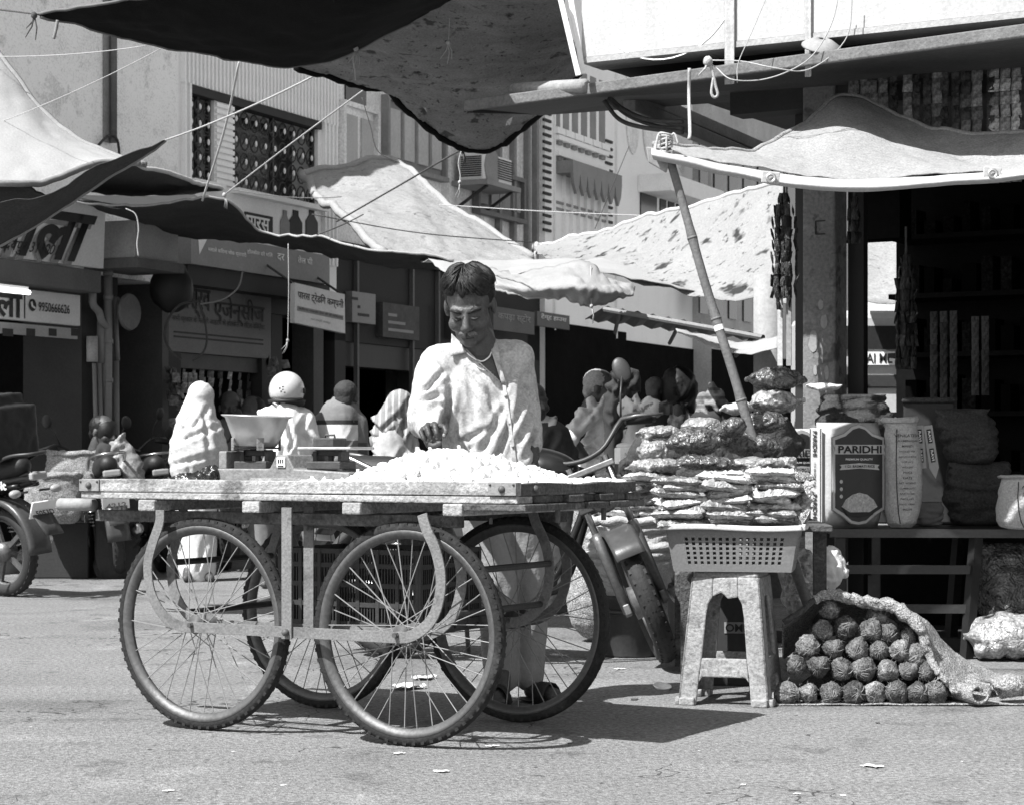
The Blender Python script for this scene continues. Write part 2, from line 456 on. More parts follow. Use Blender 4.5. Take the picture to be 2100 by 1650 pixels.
# big slanted shop sign with lettering
t0, zb = fq(-330, 470, .35); t1, zt = fq(212, 430, .35)
z_b0 = fq(212, 551, .30)[1]; z_t0 = fq(212, 428, .5)[1]
big = MB().poly([(tA0 - tA0, -0.04, z_b0 + .01), (ft(212, .3) - tA0, -0.30, z_b0), (ft(212, .5) - tA0, -0.52, z_t0), (0, -0.30, z_t0 + .02)], (0, 0.05, 0)).build('sign_board', M_sign, HA)
big['label'] = 'pale shop sign with large dark letters'
def sl(px, py):
    return fq(px, py, .38)
nrm_up = Vector((0, -0.22, z_t0 - z_b0)).normalized()
def sign_letter(body, px, py, wpx, hz, bold=0.0, kern=None, m=M_ink):
    of = .30 + .22 * (fq(px, py, .4)[1] - z_b0) / (z_t0 - z_b0)
    ta, _ = fq(px - wpx / 2, py, of); tb, _ = fq(px + wpx / 2, py, of); _, z = fq(px, py, of)
    q = (ta + tb) / 2 - tA0
    frac = max(0.0, (q) / (ft(212, .4) - tA0)); base = -0.04 - 0.26 * frac
    y = base - .22 * (z - z_b0) / (z_t0 - z_b0)
    return letter(body, m, big, (q, y, z), (1, -0.26 / (ft(212, .4) - tA0), 0), nrm_up, tb - ta, hz, 0.012, kern, bold)
sign_letter('वाला', 96, 478, 175, 0.42, 0.028)
sign_letter('वाला', 90, 485, 175, 0.42, 0.04, m=M_sign_d).location.y = 0.006
sign_letter('उदयपुर-313001', 72, 508, 105, 0.12, 0.008)
sign_letter('जी.', 8, 500, 22, 0.09, 0.008)
fbox(HA, 'fascia', mat('fascia_concrete', .12, .9, .2, 3, .2, 50, .2), tA0, ft(208, .22), fq(200, 600, .22)[1], z_b0 - 0.012, 0.003, 0.22, bevel=.01)
zf = fq(200, 600, .22)[1]
# lower sign with telephone number
z0, z1 = fq(100, 663, .06)[1], fq(100, 597, .06)[1]
ls = fbox(HA, 'sign_board', M_sign, tA0, ft(165, .06), z0, min(z1, zf - .02), 0.003, 0.06, bevel=.006)
ls['label'] = 'lower sign with a telephone number'
fletter(HA, 'वाला', M_ink, -5, 625, 100, .19, .061, bold=.03, parent=ls)
fletter(HA, '9950666626', M_ink, 110, 632, 64, .075, .061, bold=.012, parent=ls)
q = fq(66, 626, .062)
MB().lathe([(0.0, 0.0), (0.05, 0.0)], 18, (q[0] - tA0, -0.066, q[1]), axis='y').build('telephone_emblem', M_ink, ls)
MB().tube([(q[0] - tA0 - .02, -0.07, q[1] + .025), (q[0] - tA0 - .008, -0.07, q[1] - .008), (q[0] - tA0 + .025, -0.07, q[1] - .022)], .008, 6).build('telephone_emblem', M_ink_w, ls)
MB().box((ft(50, .06) - tA0, -.063, (z0 + zf) / 2), (.012, .004, zf - z0 - .04)).build('divider', M_ink, ls)
st = fbox(HA, 'sticker_strip', mat('sticker_strip', .30, .6, .2, 6, .15, 60, 0), tA0, ft(158, .03), fq(100, 692)[1], fq(100, 670)[1], 0.003, 0.035)
for p_, w_ in ((5, 26), (54, 22), (100, 20), (146, 18)):
    t_, z_ = fq(p_, 681, .036); fbox(HA, 'sticker', M_dgrey, t_, t_ + w_ * .0052, z_ - .03, z_ + .03, .036, .039, parent=st)
# fluorescent tube, lit
a, b = fq(-130, 570, .3), fq(66, 600, .3)
lamp = MB().tube([(a[0] - tA0, -.27, b[1] + .0), (b[0] - tA0, -.27, b[1])], .019, 10).build('tube_lamp', emit('lit_tube', 2.2), HA)
MB().box(((a[0] + b[0]) / 2 - tA0, -.245, b[1] + .03), (b[0] - a[0], .04, .03)).build('lamp_holder', M_lgrey, lamp)
# wide rusted down pipe on the upper wall
tq, _ = fq(218, 100); zq = fq(215, 292)[1]
MB().box((tq - tA0, -.012, (zq + 6) / 2), (.11, .02, 6 - zq)).build('pipe_shadow_strip', mat('pipe_shadow_paint', .22, .9, .3, 3, .2, 40, .1), HA)  # flat strip behind the pipe, its shadow put into the colour
MB().tube([(tq - tA0 + .03, -.055, zq), (tq - tA0 + .03, -.055, 6.0)], .03, 10).build('drain_pipe', mat('rusty_pipe', .13, .8, .3, 6, .2, 60, .1), HA, True)
MB().tube(spline([(tq - tA0 - .18, -.03, zq - .06), (tq - tA0 - .05, -.06, zq + .05), (tq - tA0 + .03, -.09, zq + .02), (tq - tA0 + .14, -.04, zq - .12)], 5), .012, 6).build('pipe_bracket', M_iron, HA, True)
# group of pale pipes beside the door
def pipe(px0, y0, px1, y1, r, off, m=M_pipe, mid=None):
    a, b = fq(px0, y0, off), fq(px1, y1, off)
    pts = [(a[0] - tA0, -off, a[1])] + [(fq(*mm, off)[0] - tA0, -off, fq(*mm, off)[1]) for mm in (mid or [])] + [(b[0] - tA0, -off, b[1])]
    return MB().tube(spline(pts, 5) if mid else pts, r, 10).build('drain_pipe', m, HA, True)
pipe(222, 520, 220, 1060, .036, .10)
pipe(190, 600, 222, 672, .032, .10, mid=[(191, 625), (203, 640), (209, 660)])
pipe(207, 660, 207, 745, .036, .06); pipe(189, 690, 189, 742, .05, .05, M_conc)
pipe(241, 612, 241, 740, .022, .06, mid=[(236, 625)]); pipe(238, 740, 240, 1030, .026, .06)
for p_ in (193, 204, 213): pipe(p_, 745, p_ + 8, 1060, .018, .08)
for y_ in (560, 610, 700, 780):
    a = fq(222, y_, .1); MB().lathe([(.036, -.02), (.043, -.02), (.043, .02), (.036, .02)], 12, (a[0] - tA0, -.10, a[1])).build('pipe_collar', M_pipe, HA, True)
# projecting sun-shade box above the door
fbox(HA, 'sun_shade', M_conc, ft(236, .3), ft(366, .5), fq(300, 532, .5)[1], fq(300, 455, .5)[1], .003, .5, bevel=.01)
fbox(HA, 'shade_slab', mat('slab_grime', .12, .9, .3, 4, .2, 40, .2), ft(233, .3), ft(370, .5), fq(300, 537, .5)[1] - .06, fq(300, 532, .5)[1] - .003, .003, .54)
hl = thing('hanging_lamp', 'round pale hanging lamp globe under the concrete sun shade', 'lamp', fworld(ft(346, .35), .35, fq(346, 545, .35)[1]), FROT)
MB().lathe([(0.0, -.055), (.04, -.045), (.055, -.01), (.05, .03), (.03, .06)], 14).build('globe', mat('lamp_globe', .5, .4, .1, 5, .05, 50, 0), hl, True)
MB().tube([(0, 0, .06), (0, 0, .22)], .008, 6).build('lamp_stem', M_iron, hl)
cb = fworld(ft(265, .2), .2, fq(265, 640, .2)[1])
pl = thing('wall_plate', 'round faded metal plate hung in the dark doorway', 'plate', cb, FROT)
MB().lathe([(0, -.02), (.15, -.02), (.16, 0), (.15, .02), (0, .02)], 20, axis='y').build('disc', mat('faded_plate', .12, .7, .3, 4, .2, 40, .05), pl)
bdl = MB().ell((0, 0, 0), (.19, .16, .22), 16, 10, fn=lambda q: 1 + .12 * noise.noise(q * 3)).build('meter_bundle', M_black, None, True, loc=fworld(ft(352, .35), .35, fq(350, 590, .35)[1]))
tag(bdl, 'black cloth-wrapped bundle hanging beside the painted agency sign', 'bundle')

# --- clad house with grille windows and the agency shop
tB0, tB1 = tA1, ft(690)
HB = house('clad_house', 'house clad in vertical ridges with ornamental grille windows over the agency shop', tB0)
zw_b = fq(478, 388)[1]; zw_t = fq(520, 218)[1]; zw_t1 = zw_t
W1 = (ft(388), ft(440)); W2 = (ft(478), ft(652))
zsl = 2.55
fbox(HB, 'wall', M_lgrey, tB0, tB1, zsl, zw_b, -3, 0)
fbox(HB, 'wall', M_lgrey, tB0, W1[0], zw_b, zw_t, -3, 0); fbox(HB, 'wall', M_lgrey, W2[1], tB1, zw_b, zw_t, -3, 0)
fbox(HB, 'wall', M_lgrey, tB0, tB1, zw_t, 6.3, -3, 0)
pil = fbox(HB, 'pilaster', M_lgrey, W1[1], W2[0], zw_b, zw_t, -.5, -0.002)
kz = 14
rb_me = None
for k in range(kz):       # rusticated blocks on the pilaster
    za = zw_b + (zw_t - zw_b) * k / kz
    fbox(HB, 'block', M_ridge, W1[1] + .006, W2[0] - .006, za + .014, za + (zw_t - zw_b) / kz - .008, -0.002, .022, parent=pil)
# vertical ridges: each a moulding
rm = MB().box((0, 0, 0), (.030, .05, 1.0)).build('ridge', M_ridge, HB, bevel=0)
rme = rm.data; bpy.data.objects.remove(rm)
nR = 44
for k in range(nR):
    t = tB0 + .05 + k * (tB1 - tB0 - .10) / (nR - 1)
    inst('ridge', rme, HB, (t - tB0, -.02, (zw_t + .03 + 6.3) / 2), (0, 0, 0), (1, 1, 6.3 - zw_t - .03))
for t in (tB0 + .06, tB0 + .14, W2[1] + .09, W2[1] + .17, W2[1] + .25, W2[1] + .33):
    inst('ridge', rme, HB, (t - tB0, -.02, (zw_t + .03 + zsl + .3) / 2), (0, 0, 0), (1, 1, zw_t + .03 - zsl - .3))
fbox(HB, 'lintel', M_dgrey, W1[0] - .03, W2[1] + .03, zw_t - .05, zw_t + .028, -.1, .03)
def grille(w, nx):
    g = fbox(HB, 'window', M_glass, w[0], w[1], zw_b, zw_t - .052, -.5, -.3)
    mb = MB(); md = MB(); wx = w[1] - w[0]; hz = zw_t - .06 - zw_b; st = wx / nx
    nz_ = int(round(hz / (st * 1.15))); sz = hz / nz_
    for i in range(nx):
        for j in range(nz_):
            cx, cz = w[0] - tB0 + (i + .5) * st, zw_b + (j + .5) * sz
            ring = [(cx + .43 * st * math.cos(a), .04, cz + .43 * sz * math.sin(a)) for a in [k * math.pi / 5 for k in range(11)]]
            mb.tube(ring, .009, 4, cap=False)
            mb.bar((cx - st * .3, .045, cz - sz * .3), (cx + st * .3, .045, cz + sz * .3), .012, .012)
            md.ell((w[0] - tB0 + (i + .5) * st, .02, zw_b + (j + .5) * sz), (.017, .012, .030), 8, 6)
    mb.build('grille', M_iron, g); md.build('grille_studs', mat('stud_white', .8, .5, 0, 5, 0, 5, 0), g)['kind'] = 'stuff'
    for t in (w[0] + .02, w[1] - .02, (w[0] + w[1]) / 2):
        MB().box((t - tB0, .06, (zw_b + zw_t) / 2), (.035, .04, zw_t - zw_b - .06)).build('mullion', M_iron, g)
    MB().box(((w[0] + w[1]) / 2 - tB0, -.05, zw_b - .02), (wx + .1, .1, .05)).build('sill', M_lgrey, g)
grille(W1, 3); grille(W2, 9)
# painted strip with adverts
ad = fbox(HB, 'advert_plate', M_dgrey, ft(500), ft(556), fq(528, 476)[1], fq(528, 440)[1], .002, .02); fletter(HB, 'पारस', M_ink_w, 528, 459, 48, .13, .022, bold=.02, parent=ad)
for p_, w_, m_ in ((583, 18, M_mgrey), (605, 26, M_dgrey), (638, 24, M_black)):
    t0, z0 = fq(p_ - w_ / 2, 482); t1, _ = fq(p_ + w_ / 2, 482); z1 = fq(p_, 432)[1]
    c = (t0 + t1) / 2 - tB0; w = t1 - t0
    MB().poly([(c - w * .5, -.012, z0), (c + w * .5, -.012, z0), (c + w * .5, -.012, z0 + (z1 - z0) * .55), (c + w * .2, -.012, z0 + (z1 - z0) * .8), (c + w * .2, -.012, z1), (c - w * .2, -.012, z1), (c - w * .2, -.012, z0 + (z1 - z0) * .8), (c - w * .5, -.012, z0 + (z1 - z0) * .55)], (0, .008, 0)).build('painted_bottle', m_, HB)
# boards over the agency shop
z0, z1 = fq(520, 560, .25)[1], fq(520, 498, .25)[1]
b1 = fbox(HB, 'sign_board', M_sign_d, ft(392, .25), ft(676, .25), z0, z1, .003, .25)
fletter(HB, 'मसाले किराना थोक व्यापारी', M_ink_w, 465, 518, 78, .055, .252, bold=.012, parent=b1)
fletter(HB, 'होलसेल दरें मिले', M_ink_w, 532, 520, 52, .05, .252, bold=.012, parent=b1)
fletter(HB, 'दर', M_ink_w, 575, 528, 15, .07, .252, bold=.012, parent=b1); fletter(HB, 'तेल घी', M_ink_w, 625, 534, 30, .07, .252, bold=.012, parent=b1)
tt, zz = fq(412, 500, .252); MB().poly([(tt - tB0 - .05, -.256, zz + .05), (tt - tB0 + .10, -.256, zz + .05), (tt - tB0 - .03, -.256, zz - .10)], (0, .003, 0)).build('white_triangle', M_ink_w, b1)
z0b = fq(520, 600, .2)[1]
b2 = fbox(HB, 'sign_board', mat('dark_fascia', .03, .8, .2, 4, .2, 50, 0), ft(385, .2), ft(676, .2), z0b, z0 - .003, .003, .2)
fletter(HB, 'पाश्र्व एजेन्सीज', M_ink_w, 540, 546 + 8, 52, .085, .202, bold=.015, parent=b2)
# painted wall and opening
top = z0b - .002
zo = fq(450, 728)[1]
o0, o1 = ft(372), ft(538)
wp = fbox(HB, 'painted_wall', mat('painted_shop_wall', .15, .9, .15, 3, .2, 50, .1), ft(346), ft(556), zo, max(top, zsl) , -.3, 0)
fletter(HB, 'पाश्र्व', M_ink, 398, 622, 66, .27, .003, kern={2: 0}, bold=.012, parent=wp)
fletter(HB, 'एजेन्सीज', M_ink, 490, 640, 104, .26, .003, kern={2: 0}, bold=.012, parent=wp)
fletter(HB, 'सभी प्रकार के मसाले आइटम के होलसेल व रिटेल विक्रेता', M_ink, 447, 662, 190, .075, .003, bold=.006, parent=wp)
fletter(HB, 'जनरल', M_ink, 386, 585, 36, .10, .003, bold=.006, parent=wp)
for y_ in (687, 696): 
    a, b = fq(357, y_ - 8, .004), fq(540, y_ + 12, .004); fbox(HB, 'painted_line', M_ink, a[0], b[0], (a[1] + b[1]) / 2 - .008, (a[1] + b[1]) / 2 + .008, .0, .004, parent=wp)
fbox(HB, 'pier', mat('pier_paint', .04, .9, .2, 3, .15, 40, .1), ft(346), o0, 0, zo - .002, -.6, -.004); fbox(HB, 'pier', M_dgrey, o1, ft(560), 0, zo - .002, -.6, -.004)
fbox(HB, 'shutter_box', mat('strip_board', .08, .8, .2, 4, .15, 50, .05), o0, o1, zo - .14, zo - .004, -.25, -.05)
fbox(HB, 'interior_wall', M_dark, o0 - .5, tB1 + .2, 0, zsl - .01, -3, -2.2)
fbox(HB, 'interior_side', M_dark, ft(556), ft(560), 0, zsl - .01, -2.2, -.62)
fbox(HB, 'pillar', M_dgrey, ft(566), ft(588), 0, zsl - .003, -.3, -.05); fbox(HB, 'pillar', mat('pillar_lt', .08, .9, .2, 3, .2, 40, .1), ft(652), ft(672), 0, zsl - .003, -.3, -.05)
fbox(HB, 'door_leaf', M_dgrey, ft(590), ft(650), 0, 2.3, -.8, -.7)
fbox(HB, 'floor_slab', M_conc, tB0, tB1, .002, .12, -2.2, .3)
fbox(HB, 'lintel', M_dgrey, ft(556), tB1, zsl - .25, zsl - .002, -.3, -.02)
# hanging sign of the trading company
ps = house('hanging_sign', 'white board sign with dark lettering hung out between two shops', ft(600, .55)); ps['category'] = 'sign'
def pq(px, py): return fq(px, py, .55)
A, B, C, D = pq(605, 580), pq(707, 604), pq(708, 684), pq(604, 662)
q = ps['t0']
ps.location = fworld(q, 0, 0)
MB().poly([(A[0] - q, -.55, A[1]), (B[0] - q, -.55, B[1]), (C[0] - q, -.55, C[1]), (D[0] - q, -.55, D[1])], (0, .05, 0)).build('board', M_sign, ps)
ux = Vector((B[0] - A[0], 0, B[1] - A[1])).normalized(); uy = Vector((0, 0, 1))
uy = (uy - ux * uy.dot(ux)).normalized()
cx, cz = (A[0] + B[0]) / 2 - q, None
mid = (Vector((A[0] - q, -.55, A[1])) + Vector((C[0] - q, -.55, C[1]))) / 2; hh = A[1] - D[1]; wdt = (Vector((B[0], 0, B[1])) - Vector((A[0], 0, A[1]))).length
letter('पारस ट्रेडिंग कम्पनी', M_ink, ps, mid + uy * hh * .22, ux, uy, wdt * .92, hh * .30, .004, bold=.012)
bandq = MB(); c0 = mid - uy * hh * .12
bandq.poly([c0 - ux * wdt * .46 - uy * hh * .06, c0 + ux * wdt * .46 - uy * hh * .06, c0 + ux * wdt * .46 + uy * hh * .06, c0 - ux * wdt * .46 + uy * hh * .06], (0, -.004, 0)).build('printed_band', M_mgrey, ps)
letter('किराना मसाला तेल घी के विक्रेता', M_ink, ps, c0 + Vector((0, -.004, 0)), ux, uy, wdt * .88, hh * .08, .003, bold=.005)
letter('धान मण्डी उदयपुर', M_mgrey, ps, mid - uy * hh * .32, ux, uy, wdt * .4, hh * .08, .004)
for e in (A, B): MB().tube([(e[0] - q, -.52, e[1]), (e[0] - q, -.05, e[1] + .3)], .012, 6).build('bracket', M_iron, ps)

# --- weathered house with shutters and the air conditioner
tC0, tC1 = tB1, ft(1110)
HC = house('shuttered_house', 'weathered grey house with wooden shutters above dark shop openings', tC0)
fbox(HC, 'wall', M_wall2, tC0, ft(905), 3.12, 7.2, -3, 0); fbox(HC, 'wall', M_wall3, ft(905), tC1, 3.12, 7.2, -3, -.01)
def panes(h, px0, px1, y0, y1, n, m, mf, out=.04, nm='window'):
    t0, z0 = fq(px0, y1); t1, z1 = fq(px1, y0); z1 = fq(px0, y0)[1]
    f = fbox(h, nm, mf, t0, t1, z0, z1, .003, out * .5); w = (t1 - t0) / n
    for k in range(n): fbox(h, 'panel', m, t0 + k * w + .05, t0 + (k + 1) * w - .05, z0 + .08, z1 - .08, out * .5, out, parent=f)
    g = .05
    fbox(h, 'frame', mf, t0 - g, t1 + g, z1, z1 + g, .003, out + .03, parent=f); fbox(h, 'frame', mf, t0 - g, t1 + g, z0 - g, z0, .003, out + .05, parent=f)
    fbox(h, 'frame', mf, t0 - g, t0, z0, z1, .003, out + .03, parent=f); fbox(h, 'frame', mf, t1, t1 + g, z0, z1, .003, out + .03, parent=f)
    return f
Mw1 = mat('shutter_pale', .42, .8, .12, 3, .15, 40, .1, streak=(.15, (9, 9, .6))); Mw2 = mat('shutter_wood', .22, .8, .15, 3, .15, 40, .1, streak=(.2, (9, 9, .6)))
panes(HC, 697, 762, 216, 352, 2, Mw1, M_wall2, .05)
panes(HC, 786, 900, 205, 335, 4, Mw1, Mw2, .06); panes(HC, 972, 1062, 350, 430, 4, Mw2, mat('frame_dark', .14, .8, .2, 4, .2, 40, .1), .06)
fbox(HC, 'window', M_glass, ft(706), ft(748), fq(706, 205)[1], fq(706, 172)[1], .003, .02)
fbox(HC, 'stringcourse', M_dgrey, tC0, tC1, 3.0, 3.118, -3, .06)
for p_ in (1016, 1046, 1075, 1092): 
    t_, _ = fq(p_, 300); fbox(HC, 'rain_pipe', mat('rain_stain', .2, .9, .3, 4, .2, 40, 0), t_, t_ + .07, 3.12, 6.4, -.01, .06)
for (a, b) in ((690, 712), (880, 905), (1085, 1110)): fbox(HC, 'pier', M_dgrey, ft(a), ft(b), 0, 2.598, -.4, -.02)
fbox(HC, 'lintel', mat('lintel_shade', .018, .8, .2, 4, .2, 40, .1), tC0, tC1, 2.1, 2.998, -.2, -.02); fbox(HC, 'shutter_box', M_shut, ft(715), ft(876), 1.85, 2.098, -.3, -.05)  # band below the wall coloured near-black for the shade under the tarps
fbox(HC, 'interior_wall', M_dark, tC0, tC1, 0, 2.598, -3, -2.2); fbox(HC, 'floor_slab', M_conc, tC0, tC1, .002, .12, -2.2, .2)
rs = fbox(HC, 'roller_shutter', M_shut, ft(908), ft(1082), .12, 2.098, -.3, -.22)
for k in range(24): fbox(HC, 'slat', M_shut, ft(908) + .02, ft(1082) - .02, .14 + k * .08, .14 + k * .08 + .065, -.22, -.205, parent=rs)
fbox(HC, 'poster', mat('poster_strip', .10, .7, .4, 9, .2, 60, 0), ft(768), ft(794), 1.15, 1.75, -2.2, -2.19)
for (px0, px1, y0, y1, tx) in ((1012, 1096, 628, 676, 'कपड़ा स्टोर'), (1102, 1168, 638, 668, 'टेन्ट हाउस')):
    t0, t1 = ft(px0, .3), ft(px1, .3); za, zb = fq(px0, y1, .3)[1], fq(px0, y0, .3)[1]
    w = house('shop_sign', 'dark cloth shop banner with worn letters hung under the tarp' if px0 < 1100 else 'narrow dark shop board with pale letters under the tarp', t0); w['category'] = 'sign'
    fbox(w, 'board', mat('sign_dim%d' % px0, .10, .8, .2, 4, .2, 40, 0), t0, t1, za, zb, .25, .3)
    fletter(w, tx, M_sign if px0 > 1100 else M_mgrey, (px0 + px1) / 2, (y0 + y1) / 2, (px1 - px0) * .8, (zb - za) * .45, .302, bold=.015)
    fbox(w, 'bracket', M_iron, t0 + .05, t0 + .08, zb - .05, zb, 0, .25); fbox(w, 'bracket', M_iron, t1 - .08, t1 - .05, zb - .05, zb, 0, .25)
for (p0, p1, z0, z1, m_) in ((712, 760, 2.30, 2.62, M_sign_d), (775, 850, 2.18, 2.55, mat('dim_board', .06, .8, .4, 6, .3, 40, 0)), (915, 985, 2.25, 2.60, M_dgrey)):
    bd_ = fbox(HC, 'sign_board', m_, ft(p0), ft(p1), z0, z1, -.018, .06)
    for j in range(3): fbox(HC, 'painted_line', M_ink if m_ is M_sign_d else M_mgrey, ft(p0) + .12, ft(p1) - .15 - .2 * j, z0 + .07 + j * .08, z0 + .10 + j * .08, .061, .064, parent=bd_)
for p0 in (728, 842, 895): fbox(HC, 'conduit', mat('conduit_grey', .10, .7, .2, 6, .2, 50, 0), ft(p0), ft(p0) + .04, .12, 2.99, -.017, .03)
# air conditioner on its shelf
ac = house('air_conditioner', 'white split air conditioner unit on a bracket of the shuttered house', ft(930, .02)); q = ac['t0']
t0, t1 = ft(932, .35), ft(972, .35); z0, z1 = fq(950, 358, .35)[1], fq(950, 300, .35)[1]
ac['category'] = 'air conditioner'
Mac = mat('ac_white', .72, .6, .06, 4, .05, 60, 0)
cs = fbox(ac, 'casing', Mac, q + .05, q + .85, z0, z1, .06, .38, bevel=.02)
gr = MB()
for k in range(9): gr.box((.05 + .8 * .72, -.388, z0 + .06 + k * (z1 - z0 - .1) / 8), (.42, .012, .012))
gr.build('side_grille', M_dgrey, ac)
MB().lathe([(.0, -.39), (.2, -.39), (.22, -.383)], 24, (.28, 0, (z0 + z1) / 2), axis='y').build('fan_guard', M_mgrey, ac)
sg = MB()
for k in range(10): sg.box((.045, -.22, z0 + .05 + k * (z1 - z0 - .1) / 9), (.012, .26, .014))
sg.build('end_grille', M_dgrey, ac)
fbox(ac, 'shelf', M_mgrey, q, q + .95, z0 - .06, z0 - .003, 0, .45)
for s_ in (.1, .8): MB().bar((s_, -.02, z0 - .3), (s_, -.40, z0 - .06), .03, .03).build('bracket', M_dgrey, ac)

# --- white old mansion
tD0, tD1 = tC1, ft(1275)
HD = house('white_mansion', 'bright white old house with scalloped arches and quoin ladders', tD0)
fbox(HD, 'wall', M_white_wall, tD0, tD1, 0, 7.2, -3, .05)
def fqD(px, py): return fq(px, py, .05)
for col in (1120, 1247):
    for k in range(17):
        y_ = 232 + k * 15 + (58 if col > 1200 else 0)
        if y_ > 500: break
        t_, z_ = fqD(col, y_); fbox(HD, 'quoin', M_dgrey, t_ - .12, t_ + .12, z_ - .022, z_ + .012, .05, .075)
    t_, _ = fqD(col + 14, 300); fbox(HD, 'strip', M_lgrey, t_, t_ + .03, 2.5, 7, .05, .08)
zt, zb = fqD(1138, 222)[1], fqD(1138, 262)[1]
for k in range(6):
    p0 = 1136 + k * 18.5; t0, t1 = ft(p0, .05), ft(p0 + 11, .05)
    wv = fbox(HD, 'window', M_mgrey, t0, t1, zb, zt + .6, .05, .062); fbox(HD, 'sill', M_white_wall, t0 - .04, t1 + .04, zb - .08, zb, .05, .12, parent=wv)
for (y_, th) in ((278, .06), (312, .05)):
    t0, t1 = ft(1135, .05), ft(1238, .05); z_ = fqD(1138, y_)[1]; fbox(HD, 'moulding', M_white_wall, t0, t1, z_ - th, z_, .05, .13)
    for k in range(7): tt = t0 + (t1 - t0) * (k + .3) / 7; fbox(HD, 'dentil', M_mgrey, tt, tt + .14, z_ - th - .05, z_ - th - .003, .05, .09)
t0, t1 = ft(1138, .05), ft(1240, .05); z0 = fqD(1138, 330)[1]
arch = fbox(HD, 'arch_shade', M_mgrey, t0, t1, z0 - .16, z0, .05, .30)
nA = 7
for k in range(nA):
    c = t0 + (t1 - t0) * (k + .5) / nA - tD0; w = (t1 - t0) / nA * .48
    MB().poly([(c - w, -.30, z0 - .16), (c + w, -.30, z0 - .16), (c + w * .75, -.30, z0 - .30), (c, -.30, z0 - .42), (c - w * .75, -.30, z0 - .30)], (0, .04, 0)).build('scallop', M_mgrey, arch)
    fbox(HD, 'arch_column', M_white_wall, c + tD0 + w * .98, c + tD0 + w * 1.06, 3.4, z0 - .16, .05, .10, parent=arch)
for y_ in (412, 425):
    z_ = fqD(1138, y_)[1]; fbox(HD, 'moulding', M_mgrey, t0, t1, z_ - .03, z_, .05, .075)

# --- last houses of the row
tE0, tE1 = tD1, ft(1420)
HE = house('arcaded_house', 'pale house with tall blind arches and dark upper windows beyond the white one', tE0)
fbox(HE, 'wall', M_white_wall, tE0, tE1, 0, 7.6, -3, 0)
for k in range(4):
    p0 = 1283 + k * 34; t0, t1 = ft(p0), ft(p0 + 26); z0 = fq(1290, 315)[1]
    pts = [(t0 - tE0, -.02, 7.5), (t0 - tE0, -.02, z0 + .5)] + [((t0 + t1) / 2 - tE0 - (t1 - t0) / 2 * math.cos(a), -.02, z0 + .5 - .5 * math.sin(a)) for a in [j * math.pi / 8 for j in range(1, 8)]] + [(t1 - tE0, -.02, z0 + .5), (t1 - tE0, -.02, 7.5)]
    MB().poly(pts, (0, .015, 0)).build('blind_arch', M_wall2, HE)
f_ = fbox(HE, 'window', M_glass, ft(1312), ft(1345), fq(1312, 460)[1], fq(1312, 395)[1], .003, .02)
for k in range(4):
    f_ = fbox(HE, 'window', M_glass, ft(1352 + k * 17), ft(1364 + k * 17), fq(1345, 462)[1], fq(1345, 400)[1], .003, .02)
fbox(HE, 'balcony', M_lgrey, ft(1308), tE1, fq(1312, 395)[1], fq(1312, 360)[1], .003, .5)
fbox(HE, 'shop_shade_sheet', M_dark, tE0, tE1, 0, 2.5, .004, .02)  # flat dark sheet standing for the shade inside the shops
fbox(HD, 'shop_shade_sheet', M_dark, tD0, tD1, 0, 2.6, .054, .07)
tF0, tF1 = tE1, ft(1720)
HF = house('far_house', 'grey far house closing the row with small dark windows', tF0)
fbox(HF, 'wall', mat('far_wall', .40, .9, .3, 2, .2, 30, .2), tF0, tF1, 0, 7.6, -3, .3)
for k in range(7):
    for j in range(2):
        p0 = 1432 + k * 30; t0, t1 = ft(p0, .3), ft(p0 + 16, .3); fbox(HF, 'window', M_glass, t0, t1, 3.0 + j * 1.6, 4.0 + j * 1.6, .303, .33)
fbox(HF, 'shop_shade_sheet', M_dark, tF0, tF1, 0, 2.5, .304, .32)  # dark sheet again, shop shade put into the colour
# ------------------------------------------------------------------ tarpaulins strung over the street
Mt_black = mat('tarp_black', 0.010, 0.7, 0.2, 3, 0.2, 80, 0.3, spots=((26.0, 0.70, 3.5),), trans=0.03, spec=.03)
Mt_grey = mat('tarp_grey', 0.24, 0.85, 0.2, 3, 0.3, 90, 0.3, spots=((9.0, 0.60, 0.35), (30.0, .62, .3)), trans=0.25, streak=(.25, (1.5, 9, 9)), spec=.1)  # dark flecks of two sizes set in the colour
Mt_dark = mat('tarp_dark', 0.075, 0.85, 0.2, 3, 0.3, 80, 0.3, trans=0.28, spec=.05, streak=(.15, (2, 6, 6)))
Mt_white = mat('tarp_white', 0.42, 0.8, 0.10, 2.5, 0.10, 70, 0.3, trans=0.3, spots=((3.0, .64, .82),))
Mt_stain = mat('tarp_white_stained', 0.34, 0.9, 0.2, 1.2, 0.3, 60, 0.4, grit=(20., .6), trans=0.25, spots=((16.0, .60, .65), (5.0, .56, .8)))
Mt_spot = mat('tarp_spotted', 0.31, 0.9, 0.12, 2.5, 0.2, 70, 0.4, grit=(24., .4), trans=0.25, spots=((4.0, .60, .12), (13.0, .61, .2)))
Mt_fold = mat('tarp_folded_grey', 0.33, 0.8, 0.14, 3, 0.12, 70, 0.3, trans=0.2, streak=(.12, (8, 3, 3)))
Mt_can = mat('tarp_canvas', 0.30, 0.9, 0.14, 2.5, 0.35, 110, 0.45, trans=0.12, grit=(40., .6), spots=((6.0, .63, .8),), spec=.1)
Mt_hem = mat('tarp_hem', 0.40, 0.8, 0.10, 6, 0.12, 90, 0.2)
M_rope = mat('rope_pale', 0.36, 0.9, 0.2, 30, 0.2, 200, 0.3)
M_rope_d = mat('rope_dark', 0.06, 0.9, 0.3, 30, 0.2, 200, 0.3)
def cr(a, b, c, d, t):
    return 0.5 * ((2 * b) + (c - a) * t + (2 * a - 5 * b + 4 * c - d) * t * t + (3 * b - a - 3 * c + d) * t ** 3)
